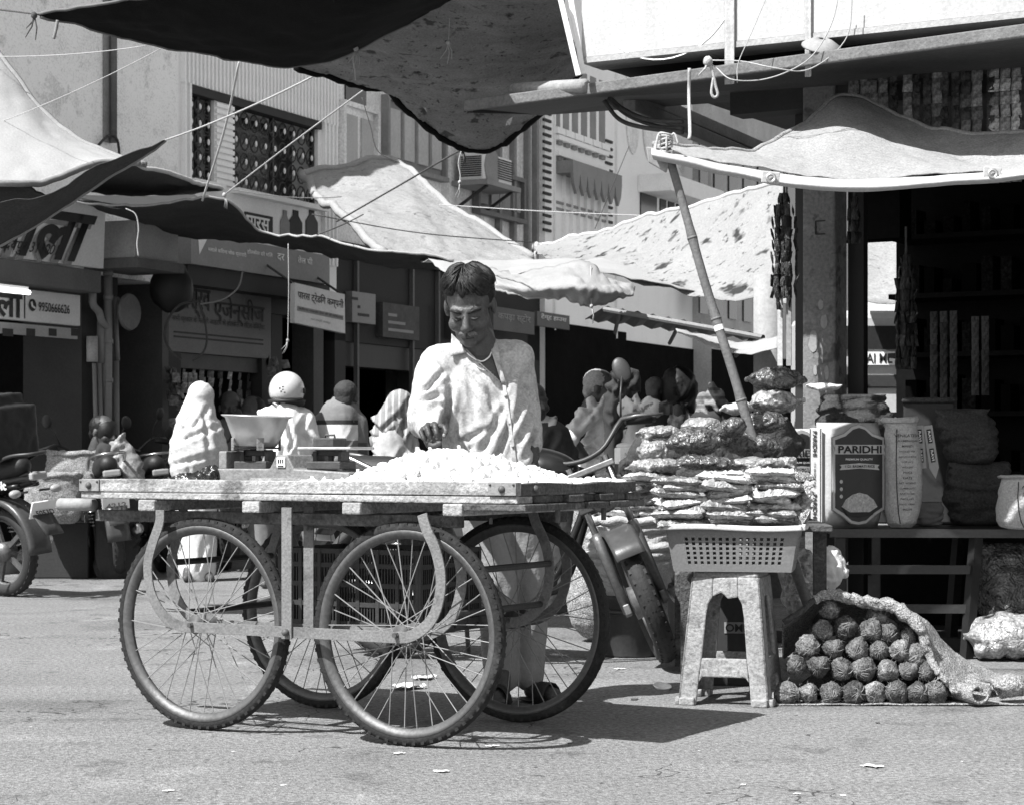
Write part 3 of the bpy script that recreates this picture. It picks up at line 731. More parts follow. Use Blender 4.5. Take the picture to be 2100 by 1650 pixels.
def bicubic(rows, n):
    def line(P, n):
        Q = [P[0] * 2 - P[1]] + P + [P[-1] * 2 - P[-2]]; out = []
        for i in range(1, len(Q) - 2):
            for k in range(n): out.append(cr(Q[i - 1], Q[i], Q[i + 1], Q[i + 2], k / n))
        return out + [P[-1]]
    A = [line(r, n) for r in rows]
    cols = [line([A[j][i] for j in range(len(A))], n) for i in range(len(A[0]))]
    return [[cols[i][j] for i in range(len(cols))] for j in range(len(cols[0]))]
def tarp(name, label, rows, m, n=12, wr=0.012, ws=2.4, hems=(), hr=0.012, hm=None, aniso=(1, 1, 1), cat='tarpaulin'):
    P = [[at(*q) for q in r] for r in rows]
    G = bicubic(P, n); av = Vector(aniso)
    c = sum((q for r in G for q in r), Vector()) / (len(G) * len(G[0]))
    lo = min((q.z for r in G for q in r))
    base = Vector((c.x, c.y, lo))
    seed = len(label) * 1.37
    for j, r in enumerate(G):
        for i, q in enumerate(r):
            p = Vector((q.x * av.x, q.y * av.y, q.z * av.z)) * ws
            d = noise.noise(p + Vector((seed, 0, 0))) * wr * 1.2 + (abs(noise.noise(p * 2.3 + Vector((0, seed, 0)))) - .25) * wr * 1.3 + noise.noise(p * 6.5 + Vector((0, seed, 3))) * wr * .35
            r[i] = q + Vector((d * .3, d * .5, d)) - base
    t = thing(name, label, cat, base)
    sh = MB().grid(G).build('cloth', m, t, True, solid=.005)
    hm = hm or m
    nj, ni = len(G), len(G[0])
    for e in hems:
        pts = {'t': G[0], 'b': G[-1], 'l': [r[0] for r in G], 'r': [r[-1] for r in G]}[e]
        MB().tube(pts, hr, 6).build('hem', hm, t, True)
    return t
tarp('tarpaulin', 'large black tarpaulin slung overhead at the top left from a knotted corner',
     [[(80, 27, 10.3), (250, 3, 10.2), (450, -30, 10.0), (700, -70, 9.8), (960, -60, 9.8)],
      [(82, 30, 10.3), (300, 58, 10.5), (480, 70, 10.5), (700, 55, 10.4), (930, -20, 10.3)],
      [(84, 33, 10.3), (330, 97, 10.8), (560, 136, 11.1), (700, 115, 11.2), (938, 0, 11.0)]], Mt_black, 15, .02, 2.0, hems=('t', 'b'), hr=.008, hm=mat('lit_hem', .12, .8, .3, 9, .2, 60, .1))  # hem coloured paler than the cloth, for light along the edge
tarp('tarpaulin', 'grey holed tarpaulin sagging to a point in the top middle',
     [[(660, -40, 10.9), (800, -60, 10.6), (950, -60, 10.4), (1060, -40, 10.4), (1150, -20, 10.6)],
      [(640, 60, 11.3), (790, 60, 11.2), (930, 70, 11.2), (1060, 70, 11.2), (1165, 60, 11.2)],
      [(620, 110, 11.7), (770, 140, 11.8), (900, 175, 11.9), (1050, 170, 12), (1185, 110, 11.9)],
      [(605, 138, 12), (765, 178, 12.3), (880, 258, 12.6), (1015, 300, 12.8), (1192, 150, 12.2)]], Mt_grey, 14, .035, 2.2, hems=('b',), hr=.022, hm=Mt_black, aniso=(.6, 2.0, 2.0))
tarp('tarpaulin', 'sunlit white tarpaulin at the left edge with a long curved border',
     [[(-150, -20, 13.48), (0, 120, 13.22), (90, 230, 12.96), (200, 300, 12.70), (300, 335, 12.53)],
      [(-150, 180, 12.44), (0, 250, 12.35), (90, 290, 12.27), (190, 315, 12.35), (295, 333, 12.35)],
      [(-150, 350, 11.48), (0, 370, 11.48), (90, 371, 11.66), (200, 333, 12.09), (290, 330, 12.18)]], Mt_white, 14, .02, 1.6, hems=('t', 'b'), hr=.02, hm=mat('hem_mid', .20, .8, .2, 9, .2, 60, .1))
tarp('tarpaulin', 'grey tarpaulin strip running diagonally up to a rope at the left edge',
     [[(-150, 430, 11.48), (0, 412, 11.48), (110, 395, 11.57), (190, 345, 11.74), (335, 288, 12.09)],
      [(-150, 560, 11.83), (0, 500, 11.83), (110, 437, 11.92), (200, 380, 12.01), (338, 290, 12.14)]], Mt_dark, 14, .02, 2.0, hems=('b',), hr=.012, hm=mat('hem_pale', .22, .8, .2, 9, .2, 60, .1))
tarp('tarpaulin', 'small ragged dark tarpaulin flap under the white one at left',
     [[(-120, 372, 11.74), (-20, 372, 11.74), (60, 386, 11.83), (92, 402, 11.92)], [(-120, 440, 12.27), (-20, 430, 12.27), (60, 416, 12.18), (88, 408, 12.01)]], Mt_dark, 11, .02, 3.0)
tarp('tarpaulin', 'dark triangular tarpaulin with a pale upper hem reaching the brick pilaster',
     [[(255, 322, 16.10), (330, 352, 16.43), (400, 374, 16.87), (455, 386, 17.32)],
      [(160, 396, 17.09), (280, 400, 17.32), (380, 399, 17.43), (455, 391, 17.54)]], Mt_dark, 13, .02, 2.0, hems=('t',), hr=.018, hm=mat('hem_pale2', .36, .8, .2, 9, .2, 60, .1))
tarp('tarpaulin', 'pale tarpaulin sliver between two dark awnings below the grille window',
     [[(130, 400, 17.89), (270, 402, 18.10), (400, 398, 18.30)], [(150, 404, 16.85), (260, 428, 17.06), (410, 414, 17.37)]], Mt_white, 13, .01, 2.0)
tarp('tarpaulin', 'long dark sagging tarpaulin over the agency shop front',
     [[(110, 400, 16.35), (270, 425, 16.80), (450, 405, 17.02), (540, 473, 17.47), (650, 486, 17.20), (780, 512, 16.80), (930, 538, 16.80)],
      [(150, 412, 17.25), (300, 455, 17.70), (435, 462, 17.92), (545, 488, 18.26), (655, 503, 17.60), (785, 530, 17.20), (928, 547, 17.00)],
      [(200, 424, 17.60), (320, 472, 18.37), (430, 493, 18.59), (550, 500, 19.04), (660, 520, 18.20), (790, 546, 17.70), (925, 556, 17.40)]], Mt_dark, 12, .03, 1.8, hems=('t',), hr=.010, hm=mat('hem_mid2', .3, .8, .2, 9, .2, 60, .1))
tarp('tarpaulin', 'stained white tarpaulin sloping down from a peak in the centre of the street',
     [[(620, 348, 20.5), (710, 345, 21), (800, 334, 21.5), (930, 420, 20.5), (1095, 528, 19.5)],
      [(680, 430, 19), (760, 440, 19), (860, 450, 19.2), (970, 490, 19.2), (1095, 535, 19.2)],
      [(790, 515, 17.8), (840, 535, 17.8), (900, 545, 18), (1000, 545, 18.5), (1095, 542, 19)]], Mt_stain, 14, .05, 1.3, hems=('t', 'l'), hr=.04, hm=mat('hem_roll', .26, .8, .2, 5, .2, 60, .1))
tarp('tarpaulin', 'white tarpaulin with black mould spots stretched above the bamboo pole',
     [[(1098, 500, 18.5), (1250, 470, 17.5), (1400, 428, 16.5), (1610, 372, 15.5)],
      [(1100, 512, 17.8), (1250, 525, 16.6), (1420, 520, 15.8), (1612, 500, 15)],
      [(1102, 520, 17.2), (1260, 565, 15.8), (1450, 612, 15.0), (1620, 624, 14.4)]], Mt_spot, 15, .05, 1.4, hems=('t',), hr=.02, hm=Mt_hem)
tarp('tarpaulin', 'low bright white tarpaulin sheet behind the head of the garlic seller',
     [[(860, 536, 17), (1040, 536, 17), (1240, 530, 17), (1440, 580, 16.5)], [(935, 562, 15), (1040, 564, 14.8), (1190, 550, 14.6), (1430, 596, 15.2)]], Mt_white, 13, .03, 1.6)
tarp('tarpaulin', 'small grey tarpaulin gathered to a tied peak right of the garlic seller',
     [[(935, 556, 14.5), (1060, 556, 14.3), (1190, 537, 14.2), (1250, 565, 14.2), (1302, 592, 14.3)],
      [(985, 572, 14), (1080, 585, 13.8), (1185, 580, 13.6), (1250, 592, 13.7), (1302, 594, 14)],
      [(1010, 590, 13.9), (1090, 610, 13.8), (1180, 619, 13.7), (1230, 620, 13.8), (1300, 598, 14.0)]], Mt_fold, 14, .03, 3.0, hems=('b',), hr=.008, aniso=(2, 1, .6))
tarp('tarpaulin', 'narrow pale awning cloth behind the bamboo pole',
     [[(1385, 676, 13.5), (1450, 690, 13.3), (1520, 700, 13), (1596, 688, 12.8)], [(1390, 684, 13), (1450, 706, 12.8), (1530, 722, 12.6), (1596, 712, 12.5)]], Mt_white, 12, .015, 3.0)
can = tarp('tarpaulin_canopy', 'light grey canvas canopy tied to the bamboo pole over the right stall',
     [[(1340, 300, 9.1), (1530, 308, 9.6), (1640, 262, 10), (1730, 196, 10.2), (1830, 235, 10.1), (1960, 272, 9.8), (2120, 275, 9.6), (2300, 260, 9.3)],
      [(1340, 302, 9.0), (1530, 325, 9.3), (1640, 315, 9.5), (1740, 290, 9.6), (1840, 305, 9.6), (1960, 325, 9.5), (2120, 325, 9.3), (2300, 315, 9)],
      [(1338, 306, 8.9), (1520, 343, 9.05), (1640, 362, 9.0), (1740, 368, 9.0), (1850, 365, 9), (1960, 358, 9), (2120, 345, 8.9), (2300, 330, 8.7)]], Mt_can, 15, .018, 2.6, hems=('t',), hr=.014)
hem = [[(1336, 306, 8.89), (1515, 344, 9.03), (1640, 363, 8.98), (1745, 369, 8.98), (1850, 366, 8.98), (1960, 359, 8.98), (2120, 346, 8.88), (2300, 331, 8.68)],
       [(1336, 315, 8.82), (1512, 353, 8.93), (1640, 376, 8.9), (1748, 382, 8.9), (1850, 379, 8.9), (1960, 370, 8.9), (2120, 356, 8.8), (2300, 341, 8.6)],
       [(1340, 326, 8.84), (1510, 363, 8.95), (1640, 386, 8.92), (1750, 392, 8.92), (1850, 389, 8.92), (1960, 380, 8.92), (2120, 365, 8.82), (2300, 350, 8.62)]]
G = bicubic([[at(*q) - can.location for q in r] for r in hem], 8)
for j, r in enumerate(G):
    for i, q in enumerate(r): r[i] = q + Vector((0, .008 * noise.noise(q * 9), .006 * noise.noise(q * 7 + Vector((4, 0, 0)))))
hemo = MB().grid(G).build('front_hem', Mt_hem, can, True, solid=.006)
for (px, py) in ((1581, 366), (2036, 357)):
    c = at(px, py, 8.86) - can.location
    MB().box(c + Vector((0, .012, .005)), (.075, .008, .05), (0, .1, 0)).build('patch', Mt_hem, can, bevel=.004)
    MB().lathe([(.010, -.004), (.022, -.006), (.022, .0), (.010, .002)], 16, c, axis='y', close=True).build('grommet', mat('grommet', .5, .35, .1, 5, .1, 50, 0, metal=.8), can, True)
# corner pocket with knot at the pole
c = at(1352, 318, 8.9)
MB().poly([c + Vector((-.055, 0, .035)) - can.location, c + Vector((.06, 0, .02)) - can.location, c + Vector((.03, 0, -.075)) - can.location, c + Vector((-.045, 0, -.03)) - can.location], (0, .012, 0)).build('corner_patch', mat('corner_patch', .25, .8, .4, 20, .2, 60, .1), can, bevel=.005)

# ------------------------------------------------------------------ ropes, cords and cables
def rope(name, label, pts, r, m, s=0.0, cat='rope', group=None, knots=()):
    P = [at(*q) for q in pts]
    base = P[0].copy()
    P = [p - base for p in P]
    L = sag(P[0], P[1], s) if len(P) == 2 else spline(P, 7)
    if knots:
        t = thing(name, label, cat, base, group=group)
        MB().tube(L, r, 6).build('strand', m, t, True)
        for k in knots:
            q = at(*k) - base
            MB().ell(q, (r * 3.2, r * 3.2, r * 3.4), 10, 8, fn=lambda w: 1 + .25 * noise.noise(w * 3)).build('knot', m, t, True)
            for e in range(3):
                d = Vector((random.uniform(-.05, .03), random.uniform(-.02, .02), -.06 - .06 * random.random()))
                MB().tube([q, q + d * .5 + Vector((.01, 0, 0)), q + d], [r, r * .8, r * .4], 5).build('frayed_end', m, t, True)
        return t
    return tag(MB().tube(L, r, 6).build(name, m, None, True, loc=base), label, cat, group)
rope('rope', 'dark rope with a thick knot holding the black tarpaulin corner', [(-20, 18, 10.6), (30, 24, 10.4), (78, 30, 10.2)], 0.0048, M_rope_d, knots=((70, 32, 10.2),))
rope('cord', 'thin pale cord high across the plaster wall, nearly level', [(-20, 116, 13), (300, 94, 12.4)], 0.003, M_rope, .02)
rope('cord', 'thin pale cord rising steeply across the plaster wall to the black tarpaulin', [(-20, 258, 12.5), (330, 100, 11)], 0.0024, M_rope, .02)
rope('rope', 'pale rope running on from the diagonal grey strip to the grey tarpaulin', [(338, 288, 13.9), (640, 158, 12.2)], 0.0054, M_rope, .02)
rope('rope', 'pale rope from the tip of the long dark awning up to the grey tarpaulin', [(462, 398, 15.3), (590, 300, 14), (755, 178, 12.4)], 0.0048, M_rope, knots=((460, 400, 15.3),))
rope('rope', 'thick white rope hanging straight before the brick pilaster', [(490, 128, 14.6), (462, 260, 15), (415, 412, 15.5)], 0.0084, M_rope)
rope('rope', 'dark rope falling left from the tip of the grey tarpaulin', [(1000, 298, 12.9), (950, 306, 13.2), (820, 380, 14.6), (690, 455, 16)], 0.006, M_rope_d, knots=((948, 308, 13.2),))
rope('cable', 'dark cable across the front of the stained white tarpaulin', [(640, 440, 17), (860, 478, 17.5), (1100, 498, 18.4)], 0.0048, M_rope_d, cat='cable')
rope('cord', 'white cord stretched before the white mansion', [(900, 420, 20), (1120, 434, 19), (1400, 446, 17)], 0.0048, M_rope, .02)
rope('cord', 'pale cord level below the grille window', [(470, 388, 15.4), (700, 404, 17)], 0.0036, M_rope, .03)
rope('cord', 'dark cord from the painted bottles down to the long awning', [(745, 440, 16.6), (650, 482, 16.2)], 0.0048, M_rope_d, .01)
rope('string', 'white string dangling below the long dark awning beside the sun shade', [(258, 428, 15.4), (278, 440, 15.4), (284, 470, 15.4), (281, 500, 15.4), (284, 526, 15.4)], 0.0048, M_rope, cat='string')
rope('string', 'weighted string hanging before the trading company sign', [(591, 500, 16.6), (592, 600, 16.6), (590, 700, 16.6)], 0.0036, M_rope, cat='string', knots=((590, 698, 16.6),))
rope('string', 'pair of white strings dangling from the grey tarpaulin', [(925, -20, 11), (922, 40, 11), (920, 80, 11), (919, 102, 11)], 0.0036, M_rope, cat='string', knots=((919, 88, 11),))
rope('string', 'white tassel of string where the two overhead tarpaulins meet', [(733, 92, 11), (724, 120, 11), (728, 145, 11), (729, 165, 11)], 0.0042, M_rope, cat='string', knots=((730, 100, 11),))
rope('string', 'short dark rope end below the knotted tarpaulin corner', [(118, 42, 10.3), (115, 60, 10.3), (110, 80, 10.3)], .008, mat('rope_mid', .2, .9, .3, 30, .2, 100, .2), cat='string')
rope('string', 'white string with a knot hanging from the tarpaulin tip beside the air conditioner', [(946, 310, 13.1), (940, 335, 13.1), (944, 360, 13.1), (942, 376, 13.1)], 0.0036, M_rope, cat='string', knots=((943, 374, 13.1),))
rope('string', 'pale tie dangling from the small gathered tarpaulin', [(1212, 545, 14), (1212, 590, 13.7), (1213, 632, 13.6)], 0.0036, M_rope, cat='string', knots=((1213, 628, 13.6),))
rope('rope', 'pale knotted rope end at the left corner of the spotted tarpaulin', [(1101, 498, 18.4), (1098, 520, 18.3), (1100, 535, 18.3)], 0.012, M_rope, knots=((1100, 506, 18.4),))
rope('cable', 'thin dark cable crossing the white mansion obliquely', [(1290, 300, 24), (1220, 470, 24)], 0.0048, M_rope_d, cat='cable')
rope('cable', 'thin dark wire looping beside the shuttered house corner', [(742, 200, 19), (760, 260, 19), (775, 310, 19), (820, 335, 19)], 0.0048, M_rope_d, cat='cable')
# ------------------------------------------------------------------ the corner shop on the right
SO = Vector((X(1690, 10.6), 10.6, 0)); SD = Vector((0.865, -0.5015, 0)); SN = Vector((-0.5015, -0.865, 0)); SROT = math.atan2(SD.y, SD.x)
def sq(px, py, off=0.0):
    rx = (px - 1050.0) / F
    Y = (off + SO.dot(SN)) / (rx * SN.x + SN.y)
    P = Vector((rx * Y, Y, 0)); return (P - SO).dot(SD), Z(py, Y)
def sw(s, off, z): return SO + SD * s + SN * off + Vector((0, 0, z))
SH = thing('corner_shop', 'dark open corner shop with a white parapet and one painted column at right', 'building', SO, SROT)
def sbox(name, m, s0, s1, z0, z1, o0, o1, bevel=0.0, parent=None):
    return MB().box(((s0 + s1) / 2, -(o0 + o1) / 2, (z0 + z1) / 2), (abs(s1 - s0), abs(o1 - o0), abs(z1 - z0))).build(name, m, parent or SH, bevel=bevel)
M_col = mat('column_paint', 0.15, 0.85, 0.25, 4, 0.4, 60, 0.3, spots=((3.5, .57, 1.6), (6.0, .58, .45), (11.0, .6, .5)))
M_par = mat('parapet_white', 0.40, 0.9, 0.10, 3, 0.2, 60, 0.15, streak=(.16, (9, 9, .5)), spots=((5.0, .66, .6), (1.5, .58, .85)))
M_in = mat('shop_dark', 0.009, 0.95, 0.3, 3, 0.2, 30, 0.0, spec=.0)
c0, c1 = sq(1645, 0)[0], sq(1712, 0)[0]
col = sbox('column', M_col, c0, c1, 0, 2.82, -.17, 0, bevel=.012)
for (px, py, w, h) in ((1668, 700, .05, .11), (1690, 660, .035, .07), (1672, 760, .02, .05), (1695, 765, .025, .07), (1683, 625, .03, .05)):
    s_, z_ = sq(px, py, .004); pts = []
    for k in range(11):
        a = k * 2 * math.pi / 11; rr = 1 + .35 * noise.noise(Vector((px + k * 2.1, py, 0)))
        pts.append((s_ + w / 2 * rr * math.cos(a), -.001, z_ + h / 2 * rr * math.sin(a)))
    MB().poly(pts, (0, -.003, 0)).build('paper_scrap', mat('paper_scrap', .24, .9, .2, 8, .2, 50, .1), col)
s_, z_ = sq(1681, 462, .0); fr = MB()
for a, b in (((-.02, -.045), (-.02, .02)), ((-.02, .02), (.03, .02)), ((-.02, -.045), (.03, -.045))): fr.bar((s_ + a[0], -.004, z_ + a[1]), (s_ + b[0], -.004, z_ + b[1]), .005, .005)
fr.build('painted_mark', M_ink, col)
sbox('corner_post', M_black, sq(1739, 0, -.2)[0], sq(1771, 0, -.2)[0], 0, 2.82, -.26, -.2)
sbox('conduit', M_black, c0 - .12, c0 - .03, .9, 2.8, -.3, -.2)
# parapet and floor slab above
e0 = sq(1193, 0, .8)[0]
zp = 2.85
par = sbox('parapet', M_par, e0, 2.6, zp, 4.2, .68, .8)
sbox('slab_edge', M_conc, e0, 2.6, zp - .03, zp - .002, .58, .805)
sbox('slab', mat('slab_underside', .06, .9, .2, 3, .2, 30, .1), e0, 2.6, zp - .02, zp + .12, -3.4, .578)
sbox('parapet', M_par, e0, e0 + .12, zp + .122, 4.2, -3.4, .678)
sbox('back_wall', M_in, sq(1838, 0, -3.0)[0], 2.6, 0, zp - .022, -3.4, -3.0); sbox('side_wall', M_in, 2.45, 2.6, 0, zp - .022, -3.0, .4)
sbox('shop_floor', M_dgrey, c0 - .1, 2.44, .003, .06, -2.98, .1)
sbox('shutter_box', M_in, sq(1740, 0, -2.0)[0], sq(1845, 0, -2.0)[0], sq(1800, 490, -2.0)[1], zp - .022, -2.2, -2.0)  # dark board added over the top of the bright gap, for a black beam
sbox('dark_back_panel', M_in, c0 + .02, 2.44, .062, .52, -.75, -.62)  # dark panel added to close the bright view under the bench
sbox('beam', M_dgrey, c0 - .4, 2.44, zp - .2, zp - .022, -.18, -.02)
bm_ = thing('roof_beam', 'pair of dark timber beams slanting under the shop slab', 'beam', at(1290, 200, 11.2)); b0 = at(1290, 200, 11.2)
for d in (0, 26): MB().bar(at(1290, 190 + d, 11.2) - b0, at(1560, 305 + d, 13.0) - b0, .07, .07).build('timber', mat('beam_timber', .10 if d else .2, .85, .3, 4, .2, 60, .2, streak=(.2, (3, 3, 3))), bm_, bevel=.006)
# painted ring and stains on the parapet are faint
q = sq(1360, -40, .803); MB().lathe([(.39, 0), (.396, 0)], 48, (q[0], -.803, q[1] + .02), axis='y').build('faint_circle', M_lgrey, par)
for (px, w) in ((1497, .05), (1658, .03)):
    s_, z_ = sq(px, 90, .81)
    MB().grid([[(s_ + w * (i / 4 - .5) + .012 * noise.noise(Vector((i, j, px))), -.812 - .006 * math.sin(i * 2), zp + 1.0 - j * .12) for i in range(5)] for j in range(11)]).build('rag_strip', mat('rag', .36, .9, .2, 8, .3, 60, .2), par, True, solid=.004)
# flat sheet ledge in front
lt = [at(955, 214, 10.9), at(2140, 54, 9.0), at(2180, 150, 10.3), at(1110, 228, 12.0)]
lb = lt[0].copy()
LG = thing('sheet_awning', 'long flat sheet awning jutting from the shop below the white parapet', 'awning', lb)
MB().poly([p - lb for p in lt], (0, 0, -.025)).build('sheet', mat('sheet_iron', .05, .8, .3, 4, .3, 40, .2), LG)
MB().bar(lt[0] - lb + Vector((0, -.01, -.01)), lt[1] - lb + Vector((0, -.01, -.01)), .03, .055).build('edge_batten', mat('edge_batten', .13, .85, .35, 6, .35, 60, .4), LG, bevel=.006)
MB().bar(lt[0] - lb + Vector((0.02, .03, -.02)), lt[3] - lb, .03, .04).build('edge_batten', M_dgrey, LG)
pp = at(1055, 184, 10.85)
pi_ = tag(MB().tube([(0, 0, 0), at(1200, 176, 10.4) - pp], .034, 12).build('pole_stub', mat('pole_stub', .28, .85, .3, 6, .3, 50, .3), None, True, loc=pp), 'thick grey pipe lying on the left end of the sheet awning', 'pipe')
for nm, lab, a, b in (('pole', 'white painted pole leaning left of the parapet corner', (1146, -15, 10.3), (1186, 155, 10.3)), ('pole', 'shorter pale pole beside the parapet corner', (1168, -15, 10.35), (1196, 152, 10.35))):
    p = at(*b); tag(MB().bar(at(*a) - p, (0, 0, 0), .024, .024).build(nm, M_white, None, loc=p), lab, 'pole')
# second tin awning, dark, behind the bamboo pole
p0 = at(1240, 630, 14.5)
ta = thing('tin_awning', 'dark corrugated tin awning behind the bamboo pole', 'awning', p0)
rows = [[], []]
for k in range(41):
    f = k / 40; a = at(1240, 630, 14.5).lerp(at(1565, 688, 13.2), f); b = at(1200, 655, 16.5).lerp(at(1570, 700, 16.0), f)
    dz = Vector((0, 0, .012 * math.sin(k * 1.57))); rows[0].append(a + dz - p0); rows[1].append(b + dz - p0)
MB().grid(rows).build('sheet', M_iron, ta, True, solid=.006)
MB().tube([at(1240, 634, 14.5) - p0, at(1565, 692, 13.2) - p0], .018, 6).build('edge_rod', mat('edge_rod', .18, .6, .2, 5, .2, 50, 0), ta)
for k in (0.1, .5, .95): MB().tube([at(1240, 634, 14.5).lerp(at(1565, 692, 13.2), k) - p0, at(1240, 634, 14.5).lerp(at(1565, 692, 13.2), k) - p0 + Vector((.05, 1.6, -.05))], .015, 6).build('rafter', M_iron, ta)
pz = at(1575, 1000, 14.0); pz.z = 0
pst = tag(MB().tube([(0, 0, 0), (0, 0, 2.1)], .095, 14).build('street_post', mat('post_paint', .24, .8, .3, 4, .2, 50, .2), None, True, loc=pz), 'round grey post standing behind the hanging sachet bundle', 'post')

# cables and strings on the shop front
rope('cable', 'black cable hanging down the white parapet', [(1568, -20, 9.9), (1585, 40, 9.9), (1605, 62, 9.9), (1660, 84, 9.9)], 0.006, M_rope_d, cat='cable')
rope('wire', 'long pale wire loop hanging below the parapet, outer loop', [(1748, -20, 9.6), (1742, 60, 9.6), (1720, 100, 9.6), (1680, 132, 9.6), (1640, 146, 9.6), (1580, 138, 9.6), (1520, 126, 9.7), (1455, 124, 9.8)], 0.003, M_rope, cat='wire')
rope('wire', 'long pale wire loop hanging below the parapet, inner loop', [(1722, -20, 9.6), (1705, 50, 9.6), (1668, 112, 9.6), (1620, 145, 9.6), (1560, 164, 9.7), (1500, 163, 9.7), (1470, 140, 9.8), (1450, 126, 9.8)], 0.003, M_rope, cat='wire')
rope('string', 'pale thread slanting over the parapet', [(1574, -10, 9.7), (1540, 70, 9.7), (1514, 130, 9.7), (1512, 170, 9.7)], 0.0024, M_rope, cat='string')
rope('rope', 'knotted rope noose hanging from the awning edge', [(1452, 124, 9.8), (1462, 150, 9.8), (1468, 178, 9.8), (1472, 194, 9.8), (1465, 200, 9.8), (1459, 190, 9.8), (1463, 160, 9.8)], .007, mat('rope_jute', .34, .9, .3, 40, .2, 150, .3), knots=((1452, 126, 9.8),))
rope('rope', 'straight jute rope hanging left of the noose', [(1414, 140, 9.9), (1413, 200, 9.9), (1415, 270, 9.6), (1413, 285, 9.5)], .008, MATS['rope_jute'])
for k, q in enumerate(([(1238, 206, 10.8), (1270, 245, 10.8), (1320, 262, 10.6), (1400, 272, 10.4)], [(1245, 203, 10.8), (1290, 238, 10.8), (1350, 260, 10.6), (1400, 264, 10.4)], [(1250, 200, 10.8), (1280, 225, 10.8), (1330, 246, 10.6), (1400, 250, 10.4)])):
    rope('cable', ('lowest', 'middle', 'uppermost')[k] + ' of three black cables drooping above the pole top', q, .011, M_rope_d, cat='cable')
# enamel lamp shade on the ledge
p = at(1685, 92, 9.7)
ls_ = thing('lamp_shade', 'dented white enamel lamp shade on the awning edge', 'lamp', p)
MB().lathe([(.02, .03), (.05, .02), (.09, -.005), (.092, -.012), (.05, .008), (.018, .02)], 20, close=True).build('shade', M_mgrey, ls_, True, rot=(.5, .1, 0))

# ------------------------------------------------------------------ sachet strips hung in the shop
Msach = mat('sachet_foil', .09, .4, .8, 30, .8, 60, .2, rand=.9, spec=.5, crinkle=(40, .5)); Msach_b = mat('sachet_foil_bright', .24, .4, .8, 30, .8, 60, .2, rand=.6, spec=.6, crinkle=(40, .5))
Msach_d = mat('sachet_dark', .018, .35, .8, 30, .8, 60, .2, rand=.9, spec=.5, crinkle=(40, .6))
def pillow_me(w, h, d, m, seam=.12, nx=6, nz=8, name='sachet'):
    g1, g2 = [], []
    for j in range(nz + 1):
        v = j / nz; r1, r2 = [], []
        for i in range(nx + 1):
            u = i / nx; k = (math.sin(math.pi * u) ** .6) * (max(0.0, math.sin(math.pi * min(1, max(0, (v - seam) / (1 - 2 * seam))))) ** .6)
            n_ = 1 + .3 * noise.noise(Vector((u * 4, v * 5, w * 90)))
            x, z = (u - .5) * w, (v - .5) * h
            r1.append(Vector((x, -d / 2 * k * n_ - .0006, z))); r2.append(Vector((x, d / 2 * k * n_ + .0006, z)))
        g1.append(r1); g2.append(r2[::-1])
    o = MB().grid(g1).grid(g2).build(name, m, None, True); me = o.data; bpy.data.objects.remove(o); return me
sa = [pillow_me(.052, .062, .014, Msach), pillow_me(.05, .06, .016, Msach_b), pillow_me(.04, .066, .012, Msach_d)]
strips = [(1750, 118, 8, 1, 0, 'narrow dull'), (1775, 120, 8, 1, 0, 'wide dull grey'), (1800, 118, 7, 2, 0, 'speckled grey'), (1832, 122, 7, 1, 2, 'black glossy'), (1862, 116, 7, 1, 1, 'bright foil'), (1890, 118, 8, 2, 2, 'dark double'), (1922, 112, 8, 1, 0, 'crumpled grey'), (1948, 116, 8, 2, 2, 'broad dark'), (1992, 118, 9, 2, 0, 'broad pale grey'), (2032, 110, 8, 1, 2, 'thin black'), (2062, 112, 9, 3, 1, 'bright triple'), (2098, 108, 8, 1, 2, 'cut-off dark')]
for k, (px, py, n, cols, mi, w) in enumerate(strips):
    s_, z_ = sq(px, py, .12); p = sw(s_, .12, z_ - .05)
    t = thing('sachet_strip', '%s strip of sachets hanging inside the shop top, %s from the column' % (w, ('first', 'second', 'third', 'fourth', 'fifth', 'sixth', 'seventh', 'eighth', 'ninth', 'tenth', 'eleventh', 'twelfth')[k]), 'sachets', p, SROT, 'sachet strips above the canopy')
    for c in range(cols):
        for j in range(n):
            inst('sachet', sa[mi], t, ((c - (cols - 1) / 2) * .054, .004 * math.sin(j * 2 + k), -.03 - j * .061), (.1 * math.sin(j + k), .06 * math.sin(j * 1.7), .25 * math.sin(j * 2.3 + k)))
rl = tag(MB().tube([(-.1, 0, 0), (2.2, 0, 0)], .012, 6).build('hanging_rail', M_iron, None, loc=sw(0, .12, sq(1750, 112, .12)[1] + .01), rot=(0, 0, SROT)), 'thin iron rail the sachet strips hang from', 'rail')
def bundle(label, px, py0, py1, off, wpx, n, m_i, seed):
    s_, z0 = sq(px, py0, off); z1 = sq(px, py1, off)[1]; rnd = random.Random(seed)
    t = thing('sachet_bundle', label, 'sachets', sw(s_, off, z0), SROT)
    w = wpx / 415
    for k in range(n):
        a = 2 * math.pi * k / n; cx, cy = w * .38 * math.cos(a) * (1 if k % 2 else .55), w * .33 * math.sin(a) * (1 if k % 2 else .55)
        L = (z0 - z1) * rnd.uniform(.82, 1.0); j = 0; z = -.02
        while z > -L:
            f = min(1.0, .35 + 3.0 * -z / (z0 - z1))
            inst('sachet', sa[m_i], t, (cx * f + rnd.uniform(-.004, .004), cy * f, z - .03), (rnd.uniform(-.3, .3), rnd.uniform(-.15, .15), a + 1.57 + rnd.uniform(-.6, .6)), (.62, .9, .9)); z -= .056; j += 1
    MB().tube([(0, 0, .12), (0, 0, -.05)], .006, 6).build('hanging_cord', M_rope_d, t)
bundle('thick black bundle of sachet strips hanging left of the painted column', 1608, 388, 625, .30, 62, 13, 2, 3)
bundle('thin black bundle of sachet strips hanging against the column side', 1752, 395, 500, .10, 30, 6, 2, 5)
